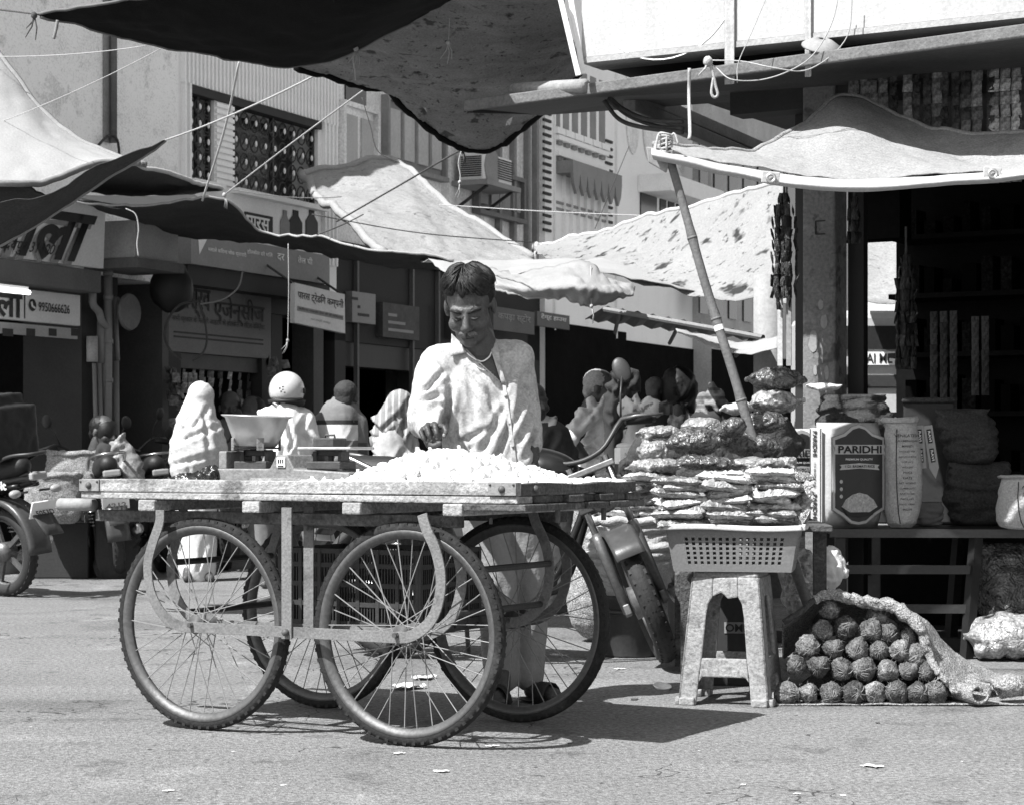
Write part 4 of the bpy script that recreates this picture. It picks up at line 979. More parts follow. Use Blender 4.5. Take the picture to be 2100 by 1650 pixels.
bundle('long glossy dark bundle of sachet strips hanging inside the shop opening', 1858, 515, 765, -.2, 52, 12, 2, 9)
# measuring rods hanging under the bundle
for k, (a, b, lab) in enumerate(((1600, 1600, 'perforated pale strip hanging below the black sachet bundle, left one'), (1618, 1619, 'perforated strip hanging below the black sachet bundle, right one'))):
    p = sw(sq(a, 600, .28)[0], .28, sq(a, 600, .28)[1]); p2 = sw(sq(b, 750, .28)[0], .28, sq(b, 750, .28)[1])
    t = tag(MB().box((0, 0, (p2.z - p.z) / 2), (.026, .006, p.z - p2.z)).build('hanging_strip', mat('strip%d' % k, .36 - .16 * k, .8, .4, 18, .3, 60, .1), None, loc=p, rot=(0, 0, SROT)), lab, 'strip')
# shelves with goods at the back of the shop, hardly lit
for k in range(5):
    z_ = .8 + k * .36
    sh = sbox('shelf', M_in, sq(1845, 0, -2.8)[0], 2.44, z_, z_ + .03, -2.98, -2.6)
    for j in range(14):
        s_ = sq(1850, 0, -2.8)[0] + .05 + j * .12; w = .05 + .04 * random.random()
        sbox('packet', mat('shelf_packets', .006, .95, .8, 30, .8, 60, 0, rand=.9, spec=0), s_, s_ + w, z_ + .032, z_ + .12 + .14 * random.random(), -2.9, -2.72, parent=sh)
hs = [(1915, 640, 10, 3, 2), (2000, 650, 7, 2, 2)]
for k, (px, py, n, cols, mi) in enumerate(hs):
    s_, z_ = sq(px, py, -1.0); t = thing('sachet_strip', ('dim broad', 'dim narrow')[k] + ' strip of sachets deep inside the dark shop', 'sachets', sw(s_, -1.0, z_), SROT, 'dim sachet strips in the shop')
    for c in range(cols):
        for j in range(n): inst('sachet', sa[mi], t, (c * .054, 0, -.03 - j * .058), (.1, 0, .2 * math.sin(j * 2.3 + k)))
# bright tarp and vehicle plate beyond, seen through the gap beside the column
tarp('tarpaulin', 'bright white sheet in the street beyond, seen through the gap beside the column', [[(1740, 470, 17), (1800, 480, 17), (1860, 490, 17)], [(1740, 560, 16.2), (1800, 570, 16.2), (1860, 570, 16.2)], [(1740, 612, 15.8), (1800, 618, 15.8), (1860, 620, 15.8)]], Mt_stain, 6, .03, 2)
p = at(1805, 1000, 16.5); p.z = 0
vb = thing('parked_van', 'pale parked van with a number board, glimpsed through the gap beside the column', 'van', p)
zz = lambda y: Z(y, 16.2)
MB().box((0.1, .5, (zz(660) + .35) / 2 + .15), (1.3, 1.2, zz(660) - .45)).build('body', mat('van_paint', .45, .5, .2, 3, .1, 40, 0), vb, bevel=.06)
MB().box((0.1, -.115, zz(690)), (1.0, .02, .18)).build('rear_window', M_glass, vb)
nb = MB().box((0.02, -.118, zz(733)), (.34, .03, .10)).build('number_board', M_white, vb)
letter('AI ML 70', M_ink, nb, (.02, -.134, zz(733)), (1, 0, 0), (0, 0, 1), .30, .075, .003, bold=.02)
for s_ in (-.45, .6): MB().lathe([(.18, -.09), (.30, -.09), (.30, .09), (.18, .09)], 20, (s_, .2, .30), axis='y', close=True).build('wheel', M_black, vb)
MB().box((.05, -.112, zz(780)), (1.1, .03, .10)).build('bumper', M_dgrey, vb, bevel=.01)
# ------------------------------------------------------------------ the hand cart
M_woodl = mat('cart_wood_pale', .30, .9, .30, 5, .4, 80, .5, streak=(.5, (1.6, 30, 45)), spots=((9.0, .60, .45), (3.0, .60, .7)), grit=(150., .8), spec=.15)
M_woodd = mat('cart_wood_shaded', .085, .9, .45, 6, .5, 80, .6, streak=(.45, (14, 2, 40)), spots=((5.0, .62, 2.4), (14.0, .62, .4)), grit=(60., 1.0), spec=.15)  # same wood darkened for boards turned from the sun, shade in the colour
M_plate = mat('cart_iron_plate', .22, .6, .3, 9, .25, 70, .2, metal=.3)
M_strap = mat('cart_iron_strap', .16, .75, .25, 7, .3, 110, .25, metal=.1, spots=((12.0, .64, .5), (4.0, .62, .7)), grit=(170., .6), spec=.25)
M_tyre = mat('tyre_rubber', .022, .85, .3, 6, .4, 90, .3, spots=((5.0, .60, 1.7),), grit=(60., .8), spec=.2)
M_rim = mat('wheel_rim', .10, .5, .3, 9, .25, 70, .1, metal=.4)
M_spoke = mat('wheel_spoke', .20, .55, .3, 9, .2, 70, .1, metal=.0, spec=.25)
M_bolt = mat('bolt_rust', .07, .6, .4, 20, .3, 70, .1)
CY, CX0, CY0, WB, TR, WD = .519, -.515, 7.38, .824, .709, .72
CART = thing('hand_cart', 'wooden four-wheeled hand cart heaped with garlic in the foreground', 'cart', (CX0, CY0, 0), -CY)
# in cart space x runs along the cart to the right, -y is the side towards the camera
def cpart(mb, name, m, bevel=0.0, smooth=False, parent=None): return mb.build(name, m, parent or CART, smooth, bevel)
A0, A1, B0, B1 = -.895, .85, -.42, .42
# deck boards run along the cart; the ends of two layers show at the right
nb_ = 8
for k in range(nb_):
    y0 = B0 + (B1 - B0) * k / nb_; y1 = B0 + (B1 - B0) * (k + 1) / nb_
    ex = .012 * math.sin(k * 2.7) + .012 * (k / nb_)
    cpart(MB().box(((A0 + A1 + ex) / 2, (y0 + y1) / 2, .7925), (A1 - A0 + ex, y1 - y0 - .006, .023)), 'deck_plank', M_woodl if k == 0 else M_woodd, .004)
nq = 6
for k in range(nq):
    y0 = B0 + (B1 - B0 + .03) * k / nq; y1 = B0 + (B1 - B0 + .03) * (k + 1) / nq
    ex = .01 * math.sin(k * 1.9 + 1) + .02
    cpart(MB().box(((A1 - .12 + ex) / 1, (y0 + y1) / 2, .7685), (.24, y1 - y0 - .007, .022)), 'end_plank', M_woodd, .004)
# kerb boards round the edge
lo = MB()
def board(x0, x1, y0, y1, z0, z1, n=20, warp=.006, seed=0):
    top, bot = [], []
    mb = MB(); rings = []
    horiz = (x1 - x0) > (y1 - y0)
    for i in range(n + 1):
        f = i / n; w = warp * noise.noise(Vector((f * 3.1, seed, 0))); w2 = warp * .7 * noise.noise(Vector((f * 4.3, seed + 5, 0)))
        if horiz: x = x0 + (x1 - x0) * f; ring = [(x, y0, z0 + w2 * .4), (x, y1, z0 + w2 * .4), (x, y1, z1 + w), (x, y0, z1 + w)]
        else: y = y0 + (y1 - y0) * f; ring = [(x0, y, z0 + w2), (x1, y, z0 + w2), (x1, y, z1 + w), (x0, y, z1 + w)]
        rings.append(ring)
    mb.add([q for r in rings for q in r], [(i * 4 + j, i * 4 + (j + 1) % 4, i * 4 + 4 + (j + 1) % 4, i * 4 + 4 + j) for i in range(n) for j in range(4)] + [(0, 1, 2, 3), (n * 4 + 3, n * 4 + 2, n * 4 + 1, n * 4)])
    return mb
cpart(board(A0, A1, B0, B0 + .03, .806, .848, 24, .003, 1), 'side_board', M_woodl, .003)
cpart(board(A0, A1 - .031, B1 - .03, B1, .806, .846, 24, .004, 2), 'side_board', M_woodd, .003)
cpart(board(A1 - .03, A1 + .002, B0 + .031, B1 - .02, .806, .843, 24, .014, 3), 'end_board', M_woodd, .003)
cpart(board(A0, A0 + .03, B0 + .031, B1 - .031, .806, .846, 16, .006, 4), 'end_board', M_woodl, .003)
# corner plates with bolts
for (x, w) in ((A0 + .043, .088), (A1 - .05, .10)):
    p = cpart(MB().box((x, B0 - .003, .827), (w, .006, .040)), 'corner_plate', M_plate, .001)
    cpart(MB().lathe([(.0, -.012), (.009, -.010), (.012, -.003), (.012, 0)], 12, (x, B0 - .004, .826), axis='y'), 'bolt', M_bolt, 0, True, p)
    for sx in (-1, 1):
        cpart(MB().lathe([(.0, -.005), (.004, -.004), (.004, 0)], 8, (x + sx * w * .42, B0 - .005, .84), axis='y'), 'nail', M_bolt, 0, True, p)
cpart(MB().lathe([(.0, .012), (.009, .010), (.012, .003), (.012, 0)], 12, (A1 + .003, B0 + .11, .826), axis='x'), 'bolt', M_bolt, 0, True)
# poles under the deck: the left one sticks out as the push handle
for y in (B0 + .07, B1 - .08):
    cpart(MB().tube([(A0 - .16, y, .757), (A0 - .155, y, .757), (A0, y, .757)], [.012, .022, .023], 12), 'push_handle', mat('handle_wood', .24, .7, .3, 5, .2, 60, .2, streak=(.2, (2, 14, 14))), 0, True)
    cpart(MB().box(((A0 + A1 - .26) / 2, y + .03, .720), (A1 - A0 - .26, .045, .040)), 'under_beam', M_woodd, .004)
for x, m in ((-.60, M_woodl), (-.16, M_woodl), (.24, M_woodl), (.62, M_woodl)):
    cpart(MB().box((x, -.003, .760), (.072, B1 - B0 + .004, .038)), 'cross_beam', m, .005)
for k in range(12):
    x = -.78 + k * .135
    cpart(MB().tube([(x, B0 + .09, .735), (x, B0 + .09, .715)], .006, 6), 'nail', M_bolt)
for (x, y) in ((A1 - .02, B0 + .30), (A1 - .02, B0 + .62)): cpart(MB().tube([(x, y, .76), (x, y, .715)], .009, 8), 'bolt', M_bolt)
# wheels: tyre with blocks, rim, hub, spokes
def tyre_mb(r, th, n=72):
    mb = MB(); prof = []
    for k in range(14):
        a = 2 * math.pi * k / 14; prof.append((r - th + th * math.cos(a) * 1.0, th * .92 * math.sin(a)))
    mb.lathe(prof, n, axis='y', close=True)
    return mb
def knobs_mb(r, th, n=64):
    mb = MB()
    for k in range(n):
        a = 2 * math.pi * k / n
        for s in (-1, 1):
            aa = a + (math.pi / n if s > 0 else 0)
            c = Vector(((r - .0102) * math.cos(aa), s * th * .58, (r - .0102) * math.sin(aa)))
            mb.box(c, (.010, .012, .013), Matrix.Rotation(-aa, 3, 'Y'))
    return mb
tw = .0215
T = tyre_mb(WD / 2, tw).build('t', M_tyre, None, True); tyre_me = T.data; bpy.data.objects.remove(T)
T = knobs_mb(WD / 2, tw).build('t', M_tyre); knob_me = T.data; bpy.data.objects.remove(T)
rr = WD / 2 - 2 * tw + .004
T = MB().lathe([(rr, -.017), (rr + .010, -.020), (rr + .012, -.016), (rr - .006, -.008), (rr - .010, 0), (rr - .006, .008), (rr + .012, .016), (rr + .010, .020), (rr, .017), (rr - .016, .008), (rr - .018, 0), (rr - .016, -.008)], 72, axis='y', close=True).build('t', M_rim, None, True); rim_me = T.data; bpy.data.objects.remove(T)
T = MB().lathe([(0, -.06), (.012, -.06), (.012, -.045), (.032, -.043), (.032, -.036), (.016, -.03), (.016, .03), (.032, .036), (.032, .043), (.012, .045), (.012, .06), (0, .06)], 18, axis='y').build('t', M_bolt, None, True); hub_me = T.data; bpy.data.objects.remove(T)
rs_ = rr - .012
T = MB().tube([(0, 0, 0), (0, 0, 1)], .0019, 5).build('t', M_spoke); spoke_me = T.data; bpy.data.objects.remove(T)
def cart_wheel(x, y, phase):
    w = bpy.data.objects.new('wheel', tyre_me); COL.objects.link(w); w.parent = CART
    w.location = (x, y, WD / 2); w.rotation_euler = (0, phase, 0); w.name = 'wheel'
    inst('tread_blocks', knob_me, w); inst('rim', rim_me, w); inst('hub', hub_me, w)
    for k in range(36):
        s = 1 if k % 2 else -1; grp = (k // 2)
        a = 2 * math.pi * k / 36; d = (1 if (grp % 2) else -1) * R(72)
        a0 = a + d
        p = Vector((.030 * math.cos(a0), s * .039, .030 * math.sin(a0))); q = Vector((rs_ * math.cos(a), s * .004, rs_ * math.sin(a)))
        v = q - p; e = v.to_track_quat('Z', 'Y').to_euler()
        inst('spoke', spoke_me, w, p, e, (1, 1, v.length))
    return w
for i, (sx, sy) in enumerate(((-1, -1), (1, -1), (-1, 1), (1, 1))): cart_wheel(sx * WB / 2, sy * TR / 2, .4 * i)
# bent iron straps either side of each pair of wheels, with uprights
def strap_path():
    L = [(-.545, .745), (-.548, .70), (-.578, .63), (-.598, .56), (-.590, .48), (-.560, .42), (-.515, .375), (-.46, .355), (-.41, .352)]
    Rr = [(.41, .352), (.46, .358), (.51, .385), (.55, .43), (.572, .50), (.572, .57), (.552, .64), (.520, .70), (.505, .745)]
    return [Vector((a, 0, z)) for a, z in L] + [Vector((a, 0, .352)) for a in (-.3, -.15, 0, .15, .3)] + [Vector((a, 0, z)) for a, z in Rr]
sp = spline(strap_path(), 4)
for y in (-TR / 2 - .062, -TR / 2 + .062, TR / 2 - .062, TR / 2 + .062):
    st_ = MB().strap([p + Vector((0, y, 0)) for p in sp], .036, .007, (0, 1, 0)); cpart(st_, 'iron_strap', M_strap, .001)
    for x in (-.41, .41):
        cpart(MB().lathe([(.0, -.012), (.010, -.010), (.010, .010), (0, .012)], 6, (x, y, .36), axis='y'), 'axle_nut', M_bolt)
    up = -.012
    u = cpart(MB().box((up, y - .008 if y < 0 else y + .008, .545), (.040, .007, .43)), 'upright', M_strap, .001)
    cpart(MB().lathe([(0, -.014), (.010, -.013), (.012, -.004), (.012, 0)], 10, (up, (y - .012) if y < 0 else (y + .012), .352), axis='y'), 'bolt', M_bolt, 0, True, u)
for x in (-.41, .41):
    for s in (-1, 1):
        cpart(MB().tube([(x, s * (TR / 2 - .08), .36), (x, s * (TR / 2 + .08), .36)], .008, 8), 'axle', M_bolt)
# cross rods joining the inner straps, and the rack below
for x, z in ((-.595, .56), (-.53, .39), (.575, .56), (.54, .42)):
    cpart(MB().tube([(x, -TR / 2 + .06, z), (x, TR / 2 - .06, z)], .011, 8), 'cross_rod', M_iron)
for x in (-.2, .30): cpart(MB().box((x, 0, .338), (.04, TR - .13, .012)), 'rack_bar', M_iron)
# plastic crate on the rack
CR = thing('plastic_crate', 'black slatted plastic crate on the rack under the cart deck', 'crate', Matrix.Translation(CART.location) @ Matrix.Rotation(-CY, 4, 'Z') @ Vector((.06, .02, .346)), -CY)
M_crate = mat('crate_plastic', .035, .5, .2, 6, .2, 60, .1)
cw, cd, chh = .56, .38, .27
MB().box((0, 0, .006), (cw, cd, .012)).build('base', M_crate, CR)
for s in (-1, 1):
    fr = MB(); 
    for z in (.02, .085, .15, .215, .262): fr.box((0, s * cd / 2, z), (cw, .012, .016))
    for k in range(8): fr.box((-cw / 2 + .006 + k * (cw - .012) / 7, s * cd / 2, chh / 2), (.014, .016, chh))
    for k in range(46): fr.box((-cw / 2 + .02 + k * (cw - .04) / 45, s * cd / 2, .135), (.004, .006, .24))
    fr.build('side', M_crate, CR)
    fr = MB()
    for z in (.02, .085, .15, .215, .262): fr.box((s * cw / 2, 0, z), (.012, cd, .016))
    for k in range(6): fr.box((s * cw / 2, -cd / 2 + k * cd / 5, chh / 2), (.016, .014, chh))
    for k in range(30): fr.box((s * cw / 2, -cd / 2 + .015 + k * (cd - .03) / 29, .135), (.006, .004, .24))
    fr.build('end', M_crate, CR)
CM = Matrix.Translation((CX0, CY0, 0)) @ Matrix.Rotation(-CY, 4, 'Z')
def cw_(x, y, z): return CM @ Vector((x, y, z))
# ------------------------------------------------------------------ garlic heap
M_garlic = mat('garlic_skin', .66, .6, .05, 20, .04, 120, .15, rand=.04, streak=(.05, (60, 60, 8)))
def bulb_me(seed, lean):
    rnd = random.Random(seed); mb = MB(); n = 14; prof = [(0.0, -.0185), (.009, -.0195), (.018, -.016), (.0245, -.006), (.0255, .003), (.021, .013), (.012, .0195), (.0065, .024), (.0045, .029), (.005, .0325), (0.0, .033)]
    vs = []; k = len(prof); lob = rnd.choice((5, 6, 7))
    for i in range(n):
        a = 2 * math.pi * i / n
        for (r, h) in prof:
            q = 1 + .09 * math.cos(lob * a + seed) * (1 if r > .008 else 0) + .05 * noise.noise(Vector((math.cos(a) * 2, math.sin(a) * 2, h * 60 + seed)))
            hh = max(0, h - .02)
            vs.append((r * q * math.cos(a) + lean * hh, r * q * math.sin(a), h))
    fs = [(i * k + j, ((i + 1) % n) * k + j, ((i + 1) % n) * k + j + 1, i * k + j + 1) for i in range(n) for j in range(k - 1)]
    mb.add(vs, fs)
    for j in range(5):
        a = rnd.uniform(0, 6.28); mb.tube([(0, 0, -.018), (.004 * math.cos(a), .004 * math.sin(a), -.026)], [.0016, .0008], 4)
    o = mb.build('garlic_bulb', M_garlic, None, True); me = o.data; bpy.data.objects.remove(o); return me
bulbs = [bulb_me(s, l) for s, l in ((1, .3), (2, -.4), (3, .1), (4, .7), (5, -.2), (6, .5))]
def heap_h(x, y):
    # profile along the cart: starts left of the scale's right end, peaks behind the middle, thins to the right
    cx = min(1.0, max(0.0, (x - .02) / .30)); cx2 = min(1.0, max(0.0, (.80 - x) / .50))
    ex = (math.sin(cx * math.pi / 2) ** 1.0) * (math.sin(cx2 * math.pi / 2) ** 1.1)
    ey = max(0.0, 1 - (abs(y - .02) / .37) ** 2.4)
    return .806 + .125 * ex * ey * (1 + .12 * noise.noise(Vector((x * 7, y * 7, 3))))
gpts = [[Vector((.02 + .78 * i / 40, -.36 + .74 * j / 24, 0)) for i in range(41)] for j in range(25)]
for r in gpts:
    for q in r: q.z = max(.8065, heap_h(q.x, q.y) - .022)
core = MB().grid(gpts).build('garlic_heap', M_garlic, None, True, loc=CART.location, rot=(0, 0, -CY)); struct(core, 'stuff')
core['label'] = 'white heap of garlic bulbs on the cart'
rnd = random.Random(11); placed = []; tries = 0
while len(placed) < 285 and tries < 40000:
    tries += 1
    x, y = rnd.uniform(.015, .815), rnd.uniform(-.385, .36)
    # favour the side towards the camera
    if y > .12 and rnd.random() < .65: continue
    h = heap_h(x, y)
    if h < .8075 and rnd.random() < .93: continue
    if any((x - a) ** 2 + (y - b) ** 2 < .041 ** 2 for a, b in placed): continue
    placed.append((x, y))
for k, (x, y) in enumerate(placed):
    z = max(heap_h(x, y) - .006, .825)
    s = rnd.uniform(.95, 1.28)
    o = inst('garlic_bulb', rnd.choice(bulbs), None, cw_(x, y, z), (rnd.uniform(-1.3, 1.3), rnd.uniform(-1.3, 1.3), rnd.uniform(0, 6.28)), s)
    tag(o, 'white garlic bulb in the heap on the cart', 'garlic', 'garlic bulbs heaped on the cart')
# a loose bulb and a paper scrap left of the heap
o = inst('garlic_bulb', bulbs[3], None, cw_(-.01, -.33, .826), (.5, .3, 1), 1.05); tag(o, 'single garlic bulb lying apart beside the weighing scale', 'garlic')
pg = tag(MB().grid([[(-.06 + .12 * i / 8, -.02 + .04 * j / 4, .004 * noise.noise(Vector((i, j, 0))) + .008 * (i / 8) ** 2) for i in range(9)] for j in range(5)]).build('paper_scrap', M_white, None, True, loc=cw_(-.10, -.36, .812), rot=(0, 0, -CY), solid=.001), 'white paper scrap on the deck at the scale base', 'paper')

# ------------------------------------------------------------------ beam scale with the steel bowl
M_cast = mat('scale_cast', .20, .6, .35, 10, .3, 70, .3, metal=.2)
M_cast_d = mat('scale_cast_dark', .045, .6, .35, 10, .3, 70, .2)
M_steel = mat('bowl_steel', .72, .30, .06, 8, .06, 100, .04, metal=.75)
SCL = thing('weighing_scale', 'old cast beam scale with two platforms on the cart deck', 'scale', cw_(-.25, -.05, .806), -CY)
bw_, bh = .56, .078
def prism(pts, y0, y1): return MB().poly([(x, y0, z) for x, z in pts], (0, y1 - y0, 0))
prism([(-bw_ / 2, 0), (bw_ / 2, 0), (bw_ / 2, bh - .012), (.052, bh), (.036, bh + .026), (.024, bh + .048), (-.024, bh + .048), (-.036, bh + .026), (-.052, bh), (-bw_ / 2, bh)], -.075, .075).build('base', M_cast, SCL, bevel=.005)
pn = prism([(-.13, .014), (.13, .014), (.14, .03), (.13, .046), (-.13, .046), (-.14, .03)], -.079, -.0755).build('embossed_panel', mat('scale_emboss', .27, .7, .5, 40, .4, 70, .3), SCL)
pq_ = MB().box((0, -.078, bh + .022), (.036, .005, .036)).build('badge', M_lgrey, SCL, bevel=.004)
for q_ in (-.009, 0, .009): MB().box((q_, -.081, bh + .026), (.005, .002, .014)).build('badge_mark', M_ink, pq_)
MB().box((0, -.081, bh + .010), (.024, .002, .004)).build('badge_mark', M_ink, pq_)
for s in (-1, 1):
    MB().box((s * .155, 0, bh + .012), (.14, .10, .028)).build('beam', M_cast_d, SCL, bevel=.004)
    MB().tube([(s * .155, 0, bh + .02), (s * .155, 0, bh + .06)], .010, 8).build('pivot', M_cast_d, SCL)
    MB().box((s * .155, 0, bh + .055), (.11, .03, .022)).build('yoke', M_cast_d, SCL, bevel=.003)
    for e in (-1, 1): MB().box((s * .155 + e * .052, 0, bh + .04), (.014, .05, .04)).build('yoke_leg', M_cast_d, SCL)
MB().box((-.262, 0, bh + .03), (.034, .13, .062)).build('end_block', M_cast, SCL, bevel=.004)
for x in (-.165,):
    MB().lathe([(0, .0), (.085, .0), (.088, .006), (0, .006)], 24, (x, 0, bh + .068)).build('platform', M_cast_d, SCL)
    for a in (-2.2, -.75, .8, 2.3): MB().box((x + .084 * math.cos(a), .084 * math.sin(a), bh + .085), (.026, .006, .045), (0, 0, a + 1.57)).build('claw', M_cast, SCL, bevel=.002)
MB().box((.175, 0, bh + .070), (.22, .15, .010)).build('platform', mat('plate_metal', .40, .5, .2, 8, .2, 60, .1, metal=.5), SCL, bevel=.003)
bp_ = cw_(-.25, -.05, .806) + Matrix.Rotation(-CY, 3, 'Z') @ Vector((-.165, 0, bh + .076))
prof = [(0, .0), (.066, .0), (.074, .006), (.090, .045), (.112, .100), (.124, .106), (.126, .109), (.122, .110), (.110, .104), (.087, .047), (.07, .008), (0, .004)]
bowl = MB().lathe(prof, 48).build('steel_bowl', M_steel, None, True, loc=bp_, rot=(R(1.5), R(2), 0)); tag(bowl, 'shiny flared steel bowl sitting on the left platform of the scale', 'bowl')
# weights tray on the right platform
wp_ = cw_(-.25, -.05, .806) + Matrix.Rotation(-CY, 3, 'Z') @ Vector((.15, 0, bh + .0755))
tr_ = thing('weight_box', 'small eight-sided iron weight on the right platform of the scale', 'weight', wp_, -CY)
MB().lathe([(.0, 0), (.056, 0), (.058, .004), (.058, .026), (.054, .03), (.0, .03)], 8).build('block', M_cast_d, tr_)
MB().tube([(-.02, 0, .03), (-.018, 0, .04), (.018, 0, .04), (.02, 0, .03)], .004, 6).build('grip', M_cast_d, tr_)
# black plastic bag beside the scale
bgp = cw_(-.60, -.16, .806)
bg_ = MB().ell((0, 0, .030), (.085, .06, .032), 40, 24, fn=lambda q: 1 + .22 * noise.noise(q * 3.1) + .16 * abs(noise.noise(q * 7))); 
bg_.ell((.055, 0, .058), (.035, .025, .03), 24, 16, fn=lambda q: 1 + .35 * noise.noise(q * 4) + .2 * abs(noise.noise(q * 8)))
bo = blob('plastic_bag', bg_, mat('black_polythene', .012, .25, .2, 8, .2, 60, .3, spec=.6), None, .005, 1); bo.location = bgp; tag(bo, 'crumpled black plastic bag lying left of the weighing scale', 'bag')
for v in bo.data.vertices: v.co += Vector((0, 0, .012)) * noise.noise(v.co * 60) + Vector((.006, 0, 0)) * noise.noise(v.co * 45)
# ------------------------------------------------------------------ the garlic seller
M_skin = mat('skin_dark', .055, .5, .25, 14, .35, 150, .3, spec=.5, grit=(70., .4))
M_hair = mat('hair_black', .010, .55, .3, 20, .3, 160, .1, spec=.25)
M_shirt = mat('shirt_white', .43, .9, .16, 8, .35, 110, .08, spots=((9.0, .53, .80), (26.0, .55, .80)), spec=.1)
M_trous = mat('trousers_grey', .26, .85, .10, 5, .12, 70, .25)
M_moust = mat('moustache_grey', .12, .6, .5, 40, .4, 200, .2)
MY = 8.02
mbase = Vector((X(1045, MY), MY, 0))
MAN = thing('person', 'garlic seller in a white open-collared shirt bending over the cart with one arm out', 'person', mbase)
def mp(px, py, Y=MY): return at(px, py, Y) - mbase
# head, built about its own centre then set on the neck
def head_parts(mb, T):
    def e(c, r): 
        t = MB().ell(c, r, 20, 14); mb.add([T @ q for q in t.v], t.f)
    def k(a, b, ra, rb):
        t = MB().cap(a, b, ra, rb); mb.add([T @ q for q in t.v], t.f)
    e((0, .012, .036), (.076, .096, .088)); e((0, -.028, -.025), (.066, .070, .082)); e((0, -.038, -.080), (.054, .052, .044))
    e((0, -.080, -.101), (.026, .018, .018)); e((.040, -.062, -.038), (.028, .030, .028)); e((-.040, -.062, -.038), (.028, .030, .028))
    k((0, -.092, .004), (0, -.116, -.036), .010, .0155); e((.013, -.104, -.042), (.010, .011, .009)); e((-.013, -.104, -.042), (.010, .011, .009))
    k((-.044, -.074, .018), (-.010, -.086, .016), .012, .011); k((.044, -.074, .018), (.010, -.086, .016), .012, .011)
    k((-.022, -.092, -.072), (.022, -.092, -.072), .0075, .0075); k((-.018, -.092, -.082), (.018, -.092, -.082), .008, .008)
    e((.079, .012, -.010), (.012, .020, .033)); e((-.079, .012, -.010), (.012, .020, .033))
    e((.030, -.079, -.008), (.014, .011, .009)); e((-.030, -.079, -.008), (.014, .011, .009))
    k((0, .03, -.06), (0, .055, -.16), .058, .064)
hc = mp(963, 626, 7.93)
TH = Matrix.Translation(hc) @ Euler((R(-13), R(-3), R(-8))).to_matrix().to_4x4() @ Matrix.Scale(1.10, 4)
# rotation about x negative tips the face (which looks along -y) downwards
TH = Matrix.Translation(hc) @ Matrix.Rotation(R(-8), 4, 'Z') @ Matrix.Rotation(R(27), 4, 'X') @ Matrix.Rotation(R(-3), 4, 'Y') @ Matrix.Scale(1.10, 4)
hb = MB(); head_parts(hb, TH)
hb.cap(mp(975, 690, 7.99), mp(992, 735, 8.02), .066, .075)
hb.ell(mp(990, 745, 8.02), (.08, .05, .05), 18, 12)
head = blob('head', hb, M_skin, MAN, .005, 9)
def hq(x, y, z): return TH @ Vector((x, y, z))
fc = MB()
for s in (-1, 1):
    fc.tube([hq(s * .015, -.094, -.008), hq(s * .030, -.0945, -.013), hq(s * .046, -.085, -.009)], [.003, .0062, .003], 6)
fc.build('eyelid', mat('lash_dark', .02, .6, .1, 9, .1, 60, 0), head, True)
fc = MB()
for s in (-1, 1):
    fc.tube([hq(s * .012, -.105, .014), hq(s * .030, -.102, .021), hq(s * .052, -.083, .017)], [.004, .0070, .003], 6)
fc.build('eyebrow', M_hair, head, True)
mo = MB()
rnd = random.Random(4)
for k in range(90):
    s = rnd.choice((-1, 1)); x0 = s * rnd.uniform(.001, .024)
    a = Vector((x0, -.112 + abs(x0) * .35, -.052 + rnd.uniform(-.003, .002))); b = a + Vector((s * rnd.uniform(.006, .014), .004 + .25 * abs(x0) * .4, -.010 - rnd.uniform(0, .006)))
    mo.tube([hq(*a), hq(*(a.lerp(b, .5) + Vector((0, -.004, 0)))), hq(*b)], [.0014, .0016, .0006], 5)
mo.build('moustache', M_moust, head, True)
MB().tube([hq(-.021, -.1015, -.0765), hq(0, -.104, -.078), hq(.021, -.1015, -.0765)], [.0008, .0018, .0008], 6).build('mouth_line', MATS['lash_dark'], head, True)
# hair: a cap plus many strands swept over it
ha = MB(); 
def hair_fn(q): return 1 + .05 * noise.noise(q * 4.0)
t = MB().ell((0, .032, .044), (.086, .096, .082), 28, 18, fn=hair_fn); ha.add([TH @ q for q in t.v], t.f)
for s in (-1, 1):
    t = MB().ell((s * .070, .034, .026), (.016, .048, .040), 16, 12, fn=hair_fn); ha.add([TH @ q for q in t.v], t.f)
for c, r in (((.02, -.015, .092), (.050, .05, .024)), ((-.045, -.030, .074), (.034, .036, .024)), ((.052, -.028, .070), (.030, .038, .026))):
    t = MB().ell(c, r, 18, 12, fn=hair_fn); ha.add([TH @ q for q in t.v], t.f)
rl = random.Random(17)
def shell0(th, ph, k=0.0):
    q = Vector((math.sin(th) * math.sin(ph), -math.sin(th) * math.cos(ph), math.cos(th)))
    return Vector((q.x * .087, q.y * .103 + .026, q.z * .082 + .044)) + q * k
for k in range(95):       # locks combed from a parting, ragged ends over the forehead
    ph0 = -.35 + rl.uniform(-.12, .12) if k % 2 else rl.uniform(-2.4, 2.4); ph1 = rl.uniform(-1.5, 1.6) if k % 2 else ph0 + rl.uniform(-.4, .4)
    th0 = rl.uniform(.05, .45); th1 = rl.uniform(1.0, 1.48) if abs(ph1) < .9 else rl.uniform(1.0, 1.55); pts = []
    lift = rl.uniform(.002, .010)
    for j in range(8):
        f = j / 7; pts.append(hq(*(shell0(th0 + (th1 - th0) * f, ph0 + (ph1 - ph0) * f ** .8 + .10 * math.sin(f * 5 + k), lift * math.sin(f * 2.6) + .003))))
    r0 = rl.uniform(.0055, .0085); ha.tube(pts, [r0 * .6, r0, r0 * 1.1, r0 * 1.1, r0, r0 * .8, r0 * .5, r0 * .15], 7)
hairo = blob('hair', ha, M_hair, head, .0042, 1)
st = MB(); rnd = random.Random(8)
M_hair2 = mat('hair_strand', .018, .5, .8, 60, .5, 200, 0, spec=.4)
